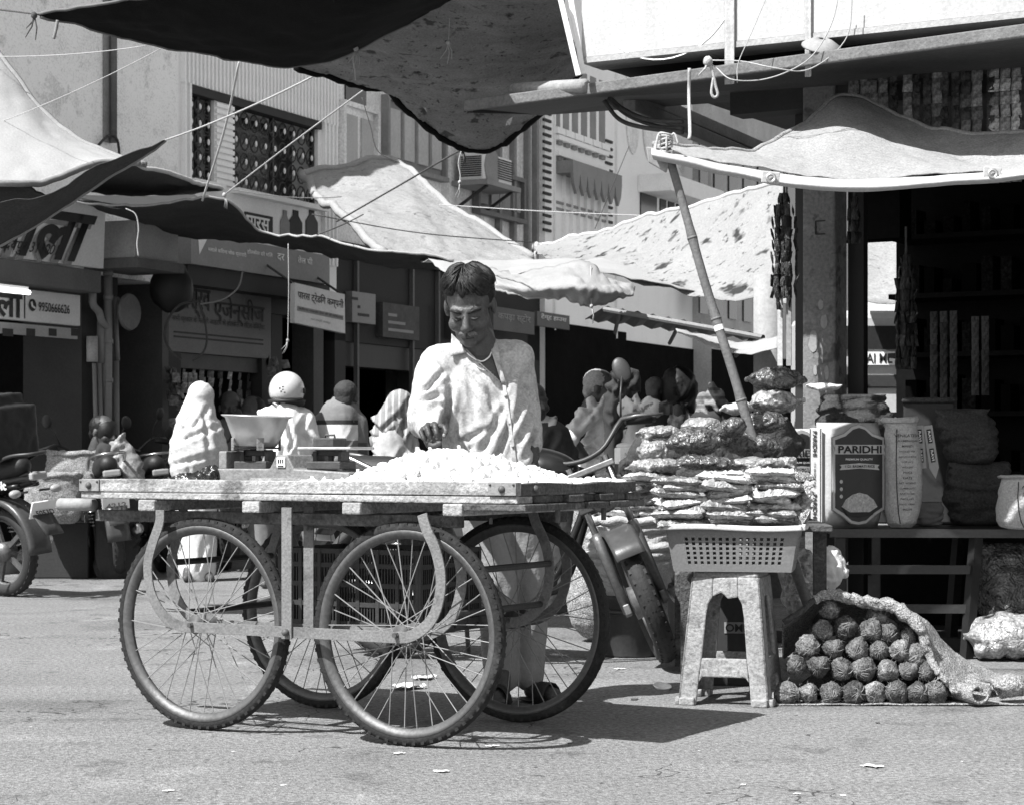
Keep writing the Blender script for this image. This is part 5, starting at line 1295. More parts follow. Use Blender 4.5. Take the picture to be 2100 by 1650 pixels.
def shell(th, ph, k=1.0):
    q = Vector((math.sin(th) * math.sin(ph), -math.sin(th) * math.cos(ph), math.cos(th)))
    return Vector((q.x * .089, q.y * .100 + .028, q.z * .086 + .046)) * 1 + q * (.005 * k)
for k in range(1000):
    ph = rnd.uniform(-2.6, 2.6) if k % 3 else rnd.uniform(-1.1, 1.1); th0 = rnd.uniform(.0, .6); th1 = th0 + rnd.uniform(.5, 1.05)
    th1 = min(th1, rnd.uniform(1.0, 1.5) if abs(ph) < 1.0 else 1.55); dph = rnd.uniform(-.35, .35) + .3 * math.sin(ph * 2)
    pts = []
    for j in range(6):
        f = j / 5; p = shell(th0 + (th1 - th0) * f, ph + dph * f * f, .4 + .9 * math.sin(f * 3.1) + rnd.uniform(-.5, .5) + .5 * math.sin(ph * 5))
        if abs(ph) < 1.0: p.y -= .022 * math.sin(f * 2.2) * (1 - abs(ph)); p.x += .035 * f * f * (1 if ph > -.25 else -1) * max(0, 1 - abs(ph)); p.z += .008 * math.sin(f * 3.1) * (1 + .9 * math.sin(k))
        pts.append(hq(*p))
    st.tube(pts, [.0008, .0013, .0015, .0014, .0011, .0004], 4)
st.build('hair_strands', M_hair2, head, True, fix=False)
st2 = MB(); keep = [f_ for i_, f_ in enumerate(st.f)]
for k in range(130):
    ph = rnd.uniform(-1.5, 1.5); th0 = rnd.uniform(.05, .5); th1 = th0 + rnd.uniform(.4, .8); dph = rnd.uniform(-.3, .3) + .3 * math.sin(ph * 2); pts = []
    for j in range(6):
        f = j / 5; p = shell(th0 + (th1 - th0) * f, ph + dph * f * f, 1.6 + .9 * math.sin(f * 3.1)); p.x += .03 * f * f * (1 if ph > -.25 else -1) * max(0, 1 - abs(ph)); pts.append(hq(*p))
    st2.tube(pts, [.0005, .0012, .0014, .0013, .0010, .0003], 4)
st2.build('hair_strands', mat('hair_sheen_strand', .09, .45, .6, 60, .5, 200, 0, spec=.4), head, True, fix=False)  # paler strands, the sheen on black hair put into their colour
# shirt: torso, arms and sleeves as one cloth surface
sb = MB()
sb.ell(mp(985, 800, 8.03), (.165, .115, .19), 24, 16); sb.ell(mp(1004, 890, 8.02), (.168, .118, .20), 24, 16); sb.ell(mp(1012, 975, 8.02), (.175, .12, .17), 24, 16)
sb.cap(mp(902, 750, 8.02), mp(1058, 735, 8.04), .082, .074, 16)
sb.cap(mp(985, 722, 8.04), mp(905, 752, 8.03), .062, .066); sb.cap(mp(985, 722, 8.04), mp(1058, 738, 8.04), .060, .064)
sb.cap(mp(895, 765, 8.0), mp(872, 852, 7.90), .082, .068, 16); sb.cap(mp(872, 852, 7.90), mp(884, 884, 7.68), .068, .046, 16)
sb.ell(mp(872, 866, 7.86), (.068, .075, .06), 16, 12)
sb.cap(mp(1060, 745, 8.06), mp(1080, 850, 8.10), .066, .058, 14); sb.cap(mp(1080, 850, 8.10), mp(1090, 912, 8.02), .056, .045, 14)
sb.cap(mp(938, 790, 7.97), mp(940, 975, 7.96), .055, .065); sb.cap(mp(1040, 800, 7.97), mp(1065, 975, 7.96), .05, .06); sb.cap(mp(985, 790, 7.96), mp(1000, 985, 7.95), .055, .065); 
shirt = blob('shirt', sb, M_shirt, MAN, .009, 6, .0022, 9, (1.5, .8, .34), 2, shear=.35)
def cs(a, b, w, d): p_, q_ = mp(*a), mp(*b); return ((p_.x, p_.z), (q_.x, q_.z), w, d)
crease(shirt, [cs((924, 800), (914, 880), .014, .022), cs((850, 832), (908, 812), .010, .012), cs((846, 856), (905, 838), .010, .012), cs((878, 800), (912, 762), .011, .012), cs((862, 812), (893, 790), .009, .008), cs((962, 762), (978, 862), .013, .010), cs((940, 748), (995, 812), .011, .010), cs((1032, 838), (985, 935), .013, .013), cs((1048, 868), (1008, 965), .012, .012), cs((948, 905), (1004, 878), .012, .010), cs((932, 872), (962, 965), .013, .012), cs((1072, 785), (1060, 872), .012, .014), cs((1086, 842), (1064, 905), .012, .014), cs((1099, 872), (1076, 938), .011, .012), cs((1000, 800), (1024, 872), .012, .010), cs((925, 925), (990, 950), .012, .010), cs((1060, 745), (1035, 800), .012, .010), cs((900, 740), (940, 790), .010, .008)])
shirt.data.materials.append(M_skin)
V = [mp(948, 716), mp(1001, 704), mp(1022, 750), mp(1033, 788), mp(1003, 764), mp(968, 735)]
def inside(x, z):
    c = False; n = len(V)
    for i in range(n):
        a, b = V[i], V[(i + 1) % n]
        if (a.z > z) != (b.z > z) and x < (b.x - a.x) * (z - a.z) / (b.z - a.z) + a.x: c = not c
    return c
for p in shirt.data.polygons:
    if p.normal.y < .2 and inside(p.center.x, p.center.z) and p.center.y < .02: p.material_index = 1
# collar flaps and front placket laid on the shirt front
from mathutils.bvhtree import BVHTree
bvh = BVHTree.FromPolygons([v.co.copy() for v in shirt.data.vertices], [tuple(p.vertices) for p in shirt.data.polygons])
def onshirt(px, py, lift):
    q = mp(px, py); d = (q + mbase - Vector((0, 0, CH))).normalized()
    h = bvh.ray_cast(Vector((0, 0, CH)) - mbase, d)
    p = h[0] if h[0] is not None else q
    return p - d * lift
def flap(name, pts, lifts, m, n=7):
    # quad a-b-c-d draped on the shirt
    a, b, c, d = pts; g = []
    for j in range(n + 1):
        r = []
        for i in range(n + 1):
            u, v = i / n, j / n
            x = (a[0] * (1 - u) + b[0] * u) * (1 - v) + (d[0] * (1 - u) + c[0] * u) * v
            y = (a[1] * (1 - u) + b[1] * u) * (1 - v) + (d[1] * (1 - u) + c[1] * u) * v
            r.append(onshirt(x, y, lifts[0] * (1 - v) + lifts[1] * v))
        g.append(r)
    return MB().grid(g).build(name, m, shirt, True, solid=.004)
flap('collar', [(926, 684), (942, 700), (958, 722), (924, 731)], (.020, .016), M_shirt)
flap('collar', [(942, 700), (964, 726), (1030, 787), (958, 722)], (.012, .006), M_shirt)
flap('collar', [(1002, 676), (1019, 700), (1029, 752), (1004, 712)], (.022, .012), M_shirt)
flap('collar', [(1003, 706), (1022, 738), (1041, 792), (1029, 788)], (.012, .006), M_shirt)
flap('placket', [(1030, 786), (1037, 786), (1062, 960), (1052, 960)], (.004, .004), M_shirt)
for (px, py) in ((1037, 812), (1046, 868), (1052, 915)):
    c = onshirt(px, py, .009); MB().lathe([(0, 0), (.005, 0), (.006, -.002), (0, -.003)], 10, c, axis='y').build('button', M_mgrey, shirt, True)
nk = spline([onshirt(950, 712, .006), onshirt(962, 728, .008), onshirt(986, 741, .008), onshirt(1002, 733, .006), onshirt(1008, 722, .006)], 5)
MB().tube(nk, .0028, 6).build('necklace', M_white, MAN, True)
# right hand of the man reaching over the heap, fingers curled round a bulb
hd = MB(); ho = mp(887, 888, 7.60)
def hp(x, y, z): return ho + Vector((x, y, z))
hd.cap(mp(882, 886, 7.76), hp(-.006, .03, .002), .034, .036)
hd.ell(hp(-.004, .008, .002), (.042, .036, .036), 18, 12)
fing = [((-.034, -.004, .016), (-.040, -.030, .004), (-.030, -.038, -.018), (-.020, -.026, -.030), .0088),
        ((-.016, -.010, .030), (-.018, -.040, .020), (-.010, -.050, -.006), (-.004, -.036, -.024), .0098),
        ((.006, -.010, .033), (.010, -.042, .026), (.016, -.054, .000), (.016, -.042, -.018), .0100),
        ((.026, -.004, .026), (.042, -.032, .022), (.050, -.046, .006), (.042, -.046, -.010), .0096)]
for a, b, c, d, r in fing:
    hd.cap(hp(*a), hp(*b), r * 1.12, r); hd.cap(hp(*b), hp(*c), r, r * .95); hd.cap(hp(*c), hp(*d), r * .95, r * .82)
hd.cap(hp(-.020, .005, -.024), hp(-.012, -.022, -.042), .014, .012); hd.cap(hp(-.012, -.022, -.042), hp(.010, -.044, -.044), .012, .0105); hd.cap(hp(.010, -.044, -.044), hp(.028, -.050, -.034), .0105, .009)
hand = blob('hand', hd, M_skin, MAN, .0038, 2)
nl = MB()
for a, b, c, d, r in fing: nl.ell(hp(*d) + Vector((0, -r * .72, .003)), (.0055, .0025, .0065), 10, 8)
nl.build('fingernail', mat('nail', .24, .4, .1, 9, .05, 60, 0), hand, True)
# left hand hanging below the cuff
hd = MB(); ho = mp(1092, 935, 7.98)
hd.cap(mp(1090, 905, 8.02), hp(0, 0, 0), .03, .028); hd.ell(hp(0, 0, -.045), (.026, .038, .045), 14, 10)
for k in range(4): hd.cap(hp(-.004, -.028 + k * .018, -.075), hp(-.006, -.030 + k * .019, -.118 + .006 * abs(k - 1.5)), .0095, .0085); hd.cap(hp(-.006, -.030 + k * .019, -.118 + .006 * abs(k - 1.5)), hp(-.020, -.028 + k * .018, -.142), .0085, .0075)
hd.cap(hp(0, -.034, -.03), hp(-.012, -.052, -.075), .012, .0095)
blob('hand', hd, M_skin, MAN, .0045, 2)
# trousers and feet
tb = MB()
tb.ell(mp(1014, 1000, 8.03), (.16, .125, .12), 20, 14)
tb.cap(mp(985, 1020, 8.03), mp(1020, 1200, 8.0), .098, .078, 16); tb.cap(mp(1020, 1200, 8.0), mp(1026, 1395, 8.06), .078, .060, 16)
tb.cap(mp(1050, 1020, 8.03), mp(1086, 1205, 8.05), .098, .074, 16); tb.cap(mp(1086, 1205, 8.05), mp(1084, 1388, 8.10), .074, .058, 16)
blob('trousers', tb, M_trous, MAN, .012, 4, .006, 8, (1, 1, .6), 5)
for (px, py, Y, dx, dy) in ((1028, 1432, 7.99, -.03, -.12), (1092, 1424, 8.08, .10, -.10)):
    a = mp(px, py, Y); a.z = .045; d = Vector((dx, dy, 0)); fb = MB()
    fb.cap(a + Vector((0, .02, .06)), a + Vector((0, .01, .0)), .036, .034); fb.cap(a, a + d * .8 + Vector((0, 0, -.010)), .034, .030); n = Vector((-d.y, d.x, 0)).normalized()
    for k in range(5): fb.cap(a + d * .9 + n * (.018 * (k - 2)) + Vector((0, 0, -.014)), a + d * (1.22 - .06 * abs(k - 1)) + n * (.019 * (k - 2)) + Vector((0, 0, -.018)), .0105, .009)
    ft_ = blob('foot', fb, M_skin, MAN, .006, 2)
    an = math.atan2(d.y, d.x)
    so = MB().ell((0, 0, 0), (.135, .048, .012), 24, 8).build('sandal', mat('sandal_black', .02, .6, .2, 9, .2, 60, .1), ft_, True, loc=a + d * .42 + Vector((0, 0, -.033)), rot=(0, 0, an))
    MB().strap([a + d * .5 + n * .046 + Vector((0, 0, -.03)), a + d * .5 + n * .03 + Vector((0, 0, .018)), a + d * .5 + Vector((0, 0, .032)), a + d * .5 - n * .03 + Vector((0, 0, .018)), a + d * .5 - n * .046 + Vector((0, 0, -.03))], .045, .006, -d).build('sandal_strap', MATS['sandal_black'], so, True) if False else None
    g = [[a + d * (.32 + .4 * i / 3) + n * (.05 * math.cos(t_)) + Vector((0, 0, -.03 + .066 * math.sin(t_))) for t_ in [math.pi * j / 8 for j in range(9)]] for i in range(4)]
    MB().grid(g).build('sandal_strap', MATS['sandal_black'], ft_, True, solid=.005)
# ------------------------------------------------------------------ people behind the cart
M_cloth_w = mat('cloth_white', .60, .9, .08, 5, .08, 50, .2)
M_cloth_p = mat('cloth_pale', .36, .9, .12, 6, .12, 50, .2)
M_cloth_g = mat('cloth_grey', .16, .9, .15, 6, .12, 50, .2)
M_cloth_d = mat('cloth_dark', .030, .9, .2, 6, .12, 50, .2)
M_cloth_f = mat('cloth_flowered', .6, .9, .1, 6, .1, 50, .2, spots=((16.0, .56, .3),))
M_cloth_s = mat('cloth_striped_veil', .20, .9, .15, 6, .15, 50, .2, stripes=(0, 22.0, .3, 1.9))
M_veil = mat('cloth_sheer', .22, .9, .3, 14, .3, 60, .2, spots=((14.0, .55, 1.7),))
class Person:
    def __init__(s, label, px, Y, group='shoppers behind the cart'):
        s.b = Vector((X(px, Y), Y, 0)); s.Y = Y
        s.t = thing('person', label, 'person', s.b, group=group)
    def p(s, px, py, dy=0.0): return at(px, py, s.Y + dy) - s.b
    def head(s, px, py, r, yaw=0.0, pitch=0.0, hair=None, skin=None, cut=.15, name='head'):
        c = s.p(px, py); k = r / .1
        T = Matrix.Translation(c) @ Matrix.Rotation(yaw, 4, 'Z') @ Matrix.Rotation(pitch, 4, 'X') @ Matrix.Scale(k, 4)
        mb = MB(); head_parts(mb, T)
        o = blob(name, mb, skin or M_skin, s.t, .009, 2)
        if hair:
            h = MB(); t = MB().ell((0, .030, .040), (.086, .094, .084), 20, 14, fn=lambda q: 1 + .04 * noise.noise(q * 5)); h.add([T @ q for q in t.v], t.f)
            t = MB().ell((0, .075, -.02), (.068, .04, .06), 16, 10); h.add([T @ q for q in t.v], t.f)
            blob('hair', h, hair, o, .010, 2, .004, 60)
        return o
    def cloth(s, name, parts, m, voxel=.016, wr=.010, ws=8, wv=(1.5, 1.2, .28), seed=1, sm=3, shear=.3):
        wr *= 1.25
        mb = MB()
        for q in parts:
            if q[0] == 'e': mb.ell(s.p(*q[1]), q[2], 18, 12)
            else: mb.cap(s.p(*q[1]), s.p(*q[2]), q[3], q[4], 14)
        o = blob(name, mb, m, s.t, voxel, sm, wr * .35, ws, wv, seed, shear)
        if wr > .005: auto_crease(o, 13, seed + len(name), .015, wr * 1.5)
        return o
    def foot(s, px, Y, d=(0, -.1)):
        a = Vector((X(px, Y), Y, .04)) - s.b; mb = MB(); mb.cap(a + Vector((0, 0, .05)), a, .035, .04); mb.cap(a, a + Vector((d[0], d[1], -.012)), .04, .028)
        blob('foot', mb, M_skin, s.t, .012, 2)
# woman wrapped in white
w = Person('woman wrapped head to hip in a white striped shawl, seen from behind', 405, 15.8)
w.head(411, 818, .078, yaw=2.9)
sh = w.cloth('shawl', [('e', (411, 812), (.100, .115, .112)), ('c', (410, 815), (403, 868), .100, .155), ('c', (403, 868), (403, 918), .155, .205), ('c', (403, 918), (398, 955), .205, .185), ('c', (430, 880), (452, 935), .10, .07)], mat('shawl_white', .50, .9, .10, 5, .25, 60, .3, spots=((3.0, .6, .9),)), wr=.0045, ws=6, wv=(1.0, 1.0, .9), shear=1.3)
crease(sh, [((w.p(*a).x, w.p(*a).z), (w.p(*b).x, w.p(*b).z), .020, .012) for a, b in (((350, 915), (455, 872)), ((352, 955), (465, 925)), ((425, 835), (438, 960)), ((400, 850), (372, 895)))])
w.cloth('robe', [('c', (400, 940), (402, 1060), .165, .15), ('c', (402, 1060), (405, 1168), .15, .14)], M_cloth_w, wr=.010)
w.foot(385, 15.7); w.foot(425, 15.75, (.04, -.09))
# rider with helmet
h = Person('scooter rider in a white shirt and silver full-face helmet, seen from behind', 590, 15.3)
hm = MB(); c = h.p(588, 800)
hm.ell(c, (.128, .150, .135), 26, 18)
t = MB(); 
hel = blob('helmet', hm, mat('helmet_silver', .50, .32, .06, 6, .06, 60, .02, spec=.5, coat=.4), h.t, .012, 2)
for v in hel.data.vertices:
    if v.co.z < c.z - .055: v.co.z = c.z - .055 - (c.z - .055 - v.co.z) * .35
MB().ell(c + Vector((0.02, .03, -.085)), (.108, .115, .055), 20, 12).build('helmet_lining', M_black, hel, True)
MB().lathe([(.118, -.018), (.132, -.02), (.134, .0), (.120, .004)], 28, c + Vector((0, 0, -.07)), close=True).build('rim_seal', M_black, hel, True)
dc = MB(); f = c + Vector((-.012, -.149, .0))
for d in ((-.022, .01), (0, .02), (.02, .0), (-.012, -.012), (.012, -.02), (0, 0)): dc.box(f + Vector((d[0], .004 + abs(d[0]) * .1, d[1])), (.012, .006, .008), (0, d[0] * 20, 0))
dc.build('decal', M_ink, hel)
MB().box(c + Vector((.125, -.02, -.005)), (.02, .05, .04)).build('visor_hinge', M_dgrey, hel, bevel=.006)
h.cloth('shirt', [('c', (562, 856), (618, 856), .082, .078), ('c', (588, 838), (588, 850), .075, .08), ('c', (586, 862), (590, 915), .15, .15), ('c', (590, 915), (590, 960), .15, .16), ('c', (548, 858), (530, 905), .075, .06), ('c', (625, 858), (640, 905), .075, .062), ('c', (640, 905), (620, 935), .06, .05)], M_cloth_w, wr=.016, ws=7, seed=3)
h.cloth('trousers', [('c', (565, 960), (540, 1010, -.35), .11, .09), ('c', (540, 1010, -.35), (545, 1150, -.3), .085, .06), ('c', (615, 960), (640, 1010, -.35), .11, .09), ('c', (640, 1010, -.35), (640, 1150, -.3), .085, .06)], M_cloth_g)
h.foot(545, 15.0); h.foot(640, 15.0)
# walker whose pale trousers show through the wheel
# man in a banded shirt
b = Person('short-haired man in a grey and white banded shirt, seen from behind', 700, 15.5)
b.head(712, 815, .100, yaw=2.85, hair=mat('hair_cropped', .03, .8, .3, 30, .3, 90, .1))
tor = b.cloth('shirt', [('c', (675, 862), (725, 862), .088, .085), ('c', (698, 855), (698, 930), .155, .15), ('c', (698, 930), (698, 975), .15, .15), ('c', (660, 865), (650, 930), .07, .06), ('c', (735, 865), (742, 930), .068, .056)], M_cloth_g, wr=.007, seed=5)
tor.data.materials.append(M_cloth_w); tor.data.materials.append(M_cloth_d); tor.data.materials.append(M_skin)
z1, z2, z3 = b.p(700, 870).z, b.p(700, 900).z, b.p(700, 866).z
for p in tor.data.polygons:
    z = p.center.z + .03 * p.center.x; x = p.center.x
    arm = x > .125
    if arm and z < b.p(700, 905).z: p.material_index = 3
    elif z2 < z < z1 and not arm: p.material_index = 1
    elif z1 <= z < z3 + .012 and not arm: p.material_index = 2
b.cloth('trousers', [('c', (680, 970), (675, 1165), .10, .07), ('c', (715, 970), (720, 1165), .10, .07)], M_cloth_d)
# hooded woman
w = Person('woman under a striped veil with a dark border and a pale dress, seen from behind', 805, 15.0)
w.head(822, 834, .075, yaw=2.6)
w.cloth('veil', [('e', (820, 828), (.098, .115, .105)), ('c', (815, 835), (795, 872), .095, .11), ('c', (795, 872), (775, 905), .11, .06), ('c', (800, 870), (835, 890), .10, .07)], M_cloth_s, wr=.010, ws=9, seed=6)
w.cloth('veil_border', [('c', (768, 905), (792, 878), .035, .035), ('c', (792, 878), (815, 884), .036, .036), ('c', (815, 884), (842, 905), .034, .034)], M_cloth_d, wr=.004)
w.cloth('dress', [('c', (800, 900), (805, 960), .125, .15), ('c', (805, 960), (805, 1140), .16, .2), ('c', (838, 900), (850, 940), .06, .05)], M_cloth_p, wr=.012, ws=9, seed=7)
# grey-haired man leaning to the right
g = Person('grey-haired man in a pale shirt leaning right with his hand on his hip', 1215, 14.6)
g.head(1232, 797, .105, yaw=1.35, pitch=.15, hair=mat('hair_grey', .30, .8, .35, 40, .3, 120, .3))
g.cloth('shirt', [('c', (1250, 828), (1262, 850), .10, .11), ('e', (1240, 828), (.085, .09, .05)), ('c', (1248, 850), (1225, 950), .13, .12), ('c', (1225, 950), (1225, 990), .13, .13), ('c', (1222, 840, -.12), (1172, 888, -.15), .075, .062), ('c', (1172, 888, -.15), (1168, 905, -.2), .062, .058), ('e', (1168, 900, -.2), (.068, .065, .06))], mat('cloth_pale_shirt', .62, .9, .12, 6, .15, 50, .2), wr=.014, ws=8, seed=8)
g.cloth('forearm', [('c', (1172, 900, -.2), (1200, 938, -.15), .04, .034)], M_skin, .012, 0)
g.cloth('trousers', [('c', (1210, 985), (1205, 1190), .10, .07), ('c', (1240, 985), (1245, 1190), .10, .07)], M_cloth_d)
# woman in a dark hanging veil with a flowered sleeve
v = Person('woman in a long black veil stretching out a flowered sleeve', 1280, 13.6)
v.head(1284, 792, .08, yaw=.9)
v.cloth('veil', [('e', (1282, 785), (.105, .12, .11)), ('c', (1278, 790), (1262, 850), .095, .08), ('c', (1262, 850), (1258, 955), .075, .06), ('c', (1280, 800), (1272, 900), .08, .07)], M_cloth_d, wr=.010, ws=9, wv=(1.6, 1.6, .3), seed=9)
v.cloth('tunic', [('c', (1292, 845), (1302, 930), .085, .10), ('c', (1302, 930), (1305, 1000), .11, .12), ('c', (1288, 838, -.1), (1340, 838, -.2), .075, .066)], M_cloth_f, wr=.010, ws=9, seed=10)
hm = MB(); a = v.p(1352, 838, -.22); hm.cap(v.p(1338, 838, -.2), a, .045, .04); hm.ell(a + Vector((.03, 0, 0)), (.045, .03, .036), 14, 10)
for k in range(4): hm.cap(a + Vector((.05, -.01, .025 - k * .018)), a + Vector((.075, -.025, .02 - k * .016)), .013, .011); hm.cap(a + Vector((.075, -.025, .02 - k * .016)), a + Vector((.06, -.05, .016 - k * .014)), .011, .009)
hm.cap(a + Vector((.01, -.01, .03)), a + Vector((.045, -.04, .045)), .014, .011)
blob('hand', hm, M_skin, v.t, .009, 2)
MB().lathe([(.044, -.006), (.050, -.006), (.050, .006), (.044, .006)], 20, v.p(1341, 838, -.2), axis='x', close=True).build('bangle', M_lgrey, v.t, True)
v.cloth('skirt', [('c', (1300, 1000), (1300, 1200), .14, .19)], M_cloth_g)
# raised forearm with a bangle from someone beyond
# dark-haired pair
for (px, py, lab, r, sd, yw) in ((1392, 800, 'person with a big head of black hair in a collared print top', .135, 11, 3.0), (1345, 800, 'brown-haired person half hidden between the black veil and the black hair', .09, 12, 2.6)):
    q = Person(lab, px, 14.3); q.head(px, py, r * .8, yaw=yw, hair=M_hair if r > .1 else mat('hair_brown', .07, .7, .3, 40, .3, 100, .1))
    if r > .1:
        q.cloth('long_hair', [('e', (px, py - 5), (r * .95, r, r * 1.1)), ('c', (px, py), (px + 6, py + 60), r * .85, r * .7)], M_hair, wr=.008, ws=14, wv=(2, 2, .4))
    q.cloth('top', [('c', (px - 22, py + 68), (px + 25, py + 68), .075, .075), ('c', (px, py + 70), (px, py + 160), .14, .15)], mat('print_top', .16, .9, .2, 9, .3, 30, .1, spots=((9.0, .55, 2.2),)) if r > .1 else M_cloth_d, wr=.01, seed=sd)
    q.cloth('skirt', [('c', (px, py + 160), (px, 1190), .15, .16)], M_cloth_d)
q = Person('person in a grey checked headscarf bent over behind the spice bags', 1460, 13.6); q.head(1462, 834, .075, yaw=2.2)
q.cloth('scarf', [('e', (1460, 828), (.10, .11, .10)), ('c', (1462, 830), (1445, 868), .09, .09), ('c', (1470, 835), (1482, 868), .08, .08)], mat('scarf_grey', .20, .9, .25, 14, .3, 40, .2, stripes=(2, 18, .35, .5)), wr=.012, ws=10, seed=13)
q.cloth('coat', [('c', (1460, 875), (1460, 1000), .15, .17), ('c', (1460, 1000), (1460, 1180), .17, .17)], M_cloth_d)
# girl at the left among the motorcycles
q = Person('dark-haired girl with a sheer speckled veil over her back, at the left motorcycles', 235, 16.2); q.head(212, 885, .10, yaw=1.0, pitch=.15, hair=M_hair)
q.cloth('hair_bun', [('e', (219, 884), (.085, .10, .10)), ('c', (226, 890), (236, 912), .05, .04)], M_hair, wr=.004, ws=30)
q.cloth('veil', [('c', (240, 912), (262, 950), .085, .10), ('c', (262, 950), (262, 1000), .11, .14), ('c', (238, 915), (232, 980), .07, .09)], M_veil, wr=.012, ws=9, seed=14)
q.cloth('dress', [('c', (222, 925), (222, 1000), .10, .11), ('c', (240, 1000), (240, 1160), .17, .17)], M_cloth_d, seed=15)
# faces in the agency shop
for (px, py, lab, yw) in ((472, 835, 'shopkeeper with a broad dark face inside the agency shop', .2), (516, 845, 'second balding man half hidden inside the agency shop', -.5)):
    q = Person(lab, px, 19.6); q.head(px, py, .12, yaw=yw, hair=M_hair)
    q.cloth('shirt', [('c', (px - 22, py + 48), (px + 22, py + 48), .09, .09), ('c', (px, py + 55), (px, py + 140), .16, .16), ('c', (px, py + 140), (px, 1125), .16, .15)], M_cloth_g if yw > 0 else M_cloth_p)
# person behind the seller's right arm
q = Person('person in a print scarf just right of the garlic seller, mostly hidden', 1118, 12.6); q.head(1095, 825, .095, yaw=.6, hair=M_hair)
q.cloth('scarf', [('c', (1112, 868), (1140, 895), .055, .05), ('e', (1124, 880), (.07, .08, .07))], M_cloth_f, wr=.008, seed=16)
q.cloth('coat', [('c', (1130, 905), (1140, 990), .13, .17), ('c', (1140, 990), (1140, 1220), .17, .15)], mat('coat_print', .05, .9, .3, 8, .3, 40, .2), wr=.015, seed=17)
# ------------------------------------------------------------------ motorcycles
M_bk_tyre = mat('moto_tyre', .022, .75, .2, 8, .2, 80, .2); M_chrome = mat('moto_chrome', .40, .28, .1, 8, .1, 60, .02, metal=1.0)
M_alu = mat('moto_aluminium', .14, .45, .3, 8, .3, 60, .1, metal=.6); M_bpaint = mat('moto_black_paint', .010, .3, .1, 6, .1, 60, 0, spec=.35, coat=.1)
M_bplas = mat('moto_plastic', .03, .45, .2, 6, .2, 60, .05); M_seat = mat('moto_seat', .014, .55, .2, 9, .2, 90, .15); M_mud = mat('moto_mudguard', .05, .35, .2, 6, .2, 60, .05)
M_lens = mat('moto_lens', .30, .2, .1, 8, .05, 60, 0, spec=.7)
def moto(label, loc, head, lean=0.0, steer=0.0, plate=None, bag=None, front=True, decal=None, mirror=True, group='motorcycles'):
    t = thing('motorcycle', label, 'motorcycle', loc, group=group)
    t.rotation_euler = (lean, 0, head)
    wr, wb = .295, 1.24
    def wheel(parent, c, rear):
        w = MB().lathe([(wr - .045 + .045 * math.cos(a), .046 * math.sin(a)) for a in [2 * math.pi * k / 14 for k in range(14)]], 40, axis='y', close=True).build('wheel', M_bk_tyre, parent, True, loc=c)
        kn = MB()
        for k in range(36):
            a = 2 * math.pi * k / 36
            for s in (-1, 0, 1): kn.box(((wr - .004 - abs(s) * .008) * math.cos(a + s * .05), s * .026, (wr - .004 - abs(s) * .008) * math.sin(a + s * .05)), (.006, .020, .022), Matrix.Rotation(-a, 3, 'Y'))
        kn.build('tread_blocks', M_bk_tyre, w)
        MB().lathe([(.205, -.025), (.222, -.028), (.222, .028), (.205, .025)], 36, axis='y', close=True).build('rim', M_alu if rear else M_chrome, w, True)
        MB().lathe([(0, -.06), (.065 if rear else .075, -.055), (.065, .055), (0, .06)], 20, axis='y').build('hub', M_alu, w, True)
        sp = MB()
        for k in range(5):
            a = 2 * math.pi * k / 5; sp.bar((.05 * math.cos(a), 0, .05 * math.sin(a)), (.21 * math.cos(a), 0, .21 * math.sin(a)), .03, .022, Vector((0, 1, 0)))
        sp.build('spokes', M_alu, w)
        return w
    wheel(t, (0, 0, wr), True)
    # frame, engine, tank, seat, tail
    fr = MB()
    for y in (-.09, .09):
        fr.tube([(0, y * 1.1, wr), (.42, y, .36)], .022, 8); fr.tube(spline([(.40, y, .34), (.78, y * .8, .33), (.92, y * .4, .60), (.98, 0, .84)], 5), .018, 8)
        fr.tube(spline([(-.28, y * .9, .74), (.15, y, .70), (.50, y * .7, .76), (.95, 0, .82)], 5), .016, 8)
        fr.tube([(.02, y * 1.45, wr + .01), (.12, y * 1.3, .66)], .020, 8)
    fr.build('frame', M_bpaint, t, True)
    for y in (-.13, .13):
        sp = MB()
        for k in range(9): sp.lathe([(.026, -.006), (.036, 0), (.026, .006)], 12, (.03 + .09 * (.3 + k * .07), y, wr + .12 + k * .026))
        sp.build('shock_spring', M_chrome, t, True)
    en = MB(); en.box((.52, 0, .38), (.30, .22, .20)); en.box((.62, 0, .55), (.16, .15, .20), (0, .25, 0))
    e = en.build('engine', M_alu, t, bevel=.03)
    fn_ = MB()
    for k in range(6): fn_.box((.60 + k * .004, 0, .50 + k * .028), (.20, .19, .010), (0, .25, 0))
    fn_.build('cooling_fin', M_alu, e)
    for s in (-1, 1): MB().lathe([(0, .0), (.07, .0), (.085, .02), (.085, .05)], 20, (.46, s * .115 - (.05 if s > 0 else 0), .36), axis='y').build('engine_cover', M_alu, e, True)
    MB().tube(spline([(.70, -.09, .50), (.82, -.11, .36), (.60, -.13, .24), (.25, -.15, .26)], 6), .020, 10).build('exhaust_pipe', M_chrome, t, True)
    MB().tube([(.28, -.15, .26), (.24, -.15, .265), (-.22, -.16, .36), (-.26, -.16, .37)], [.025, .045, .048, .03], 14).build('silencer', M_chrome, t, True)
    tk = MB(); tk.ell((.66, 0, .86), (.25, .135, .11), 24, 14, fn=lambda q: 1 - .18 * max(0, -q.x) ** 2); tk.ell((.50, 0, .82), (.14, .09, .08))
    blob('fuel_tank', tk, M_bpaint, t, .014, 2)
    MB().lathe([(0, .0), (.03, .0), (.034, -.012)], 16, (.66, 0, .975)).build('fuel_cap', M_chrome, t, True)
    se = MB(); se.cap((.44, 0, .80), (.05, 0, .82), .085, .10); se.cap((.05, 0, .82), (-.22, 0, .86), .105, .075)
    s_ = blob('seat', se, M_seat, t, .016, 3)
    for v in s_.data.vertices: v.co.z = max(v.co.z, .77)
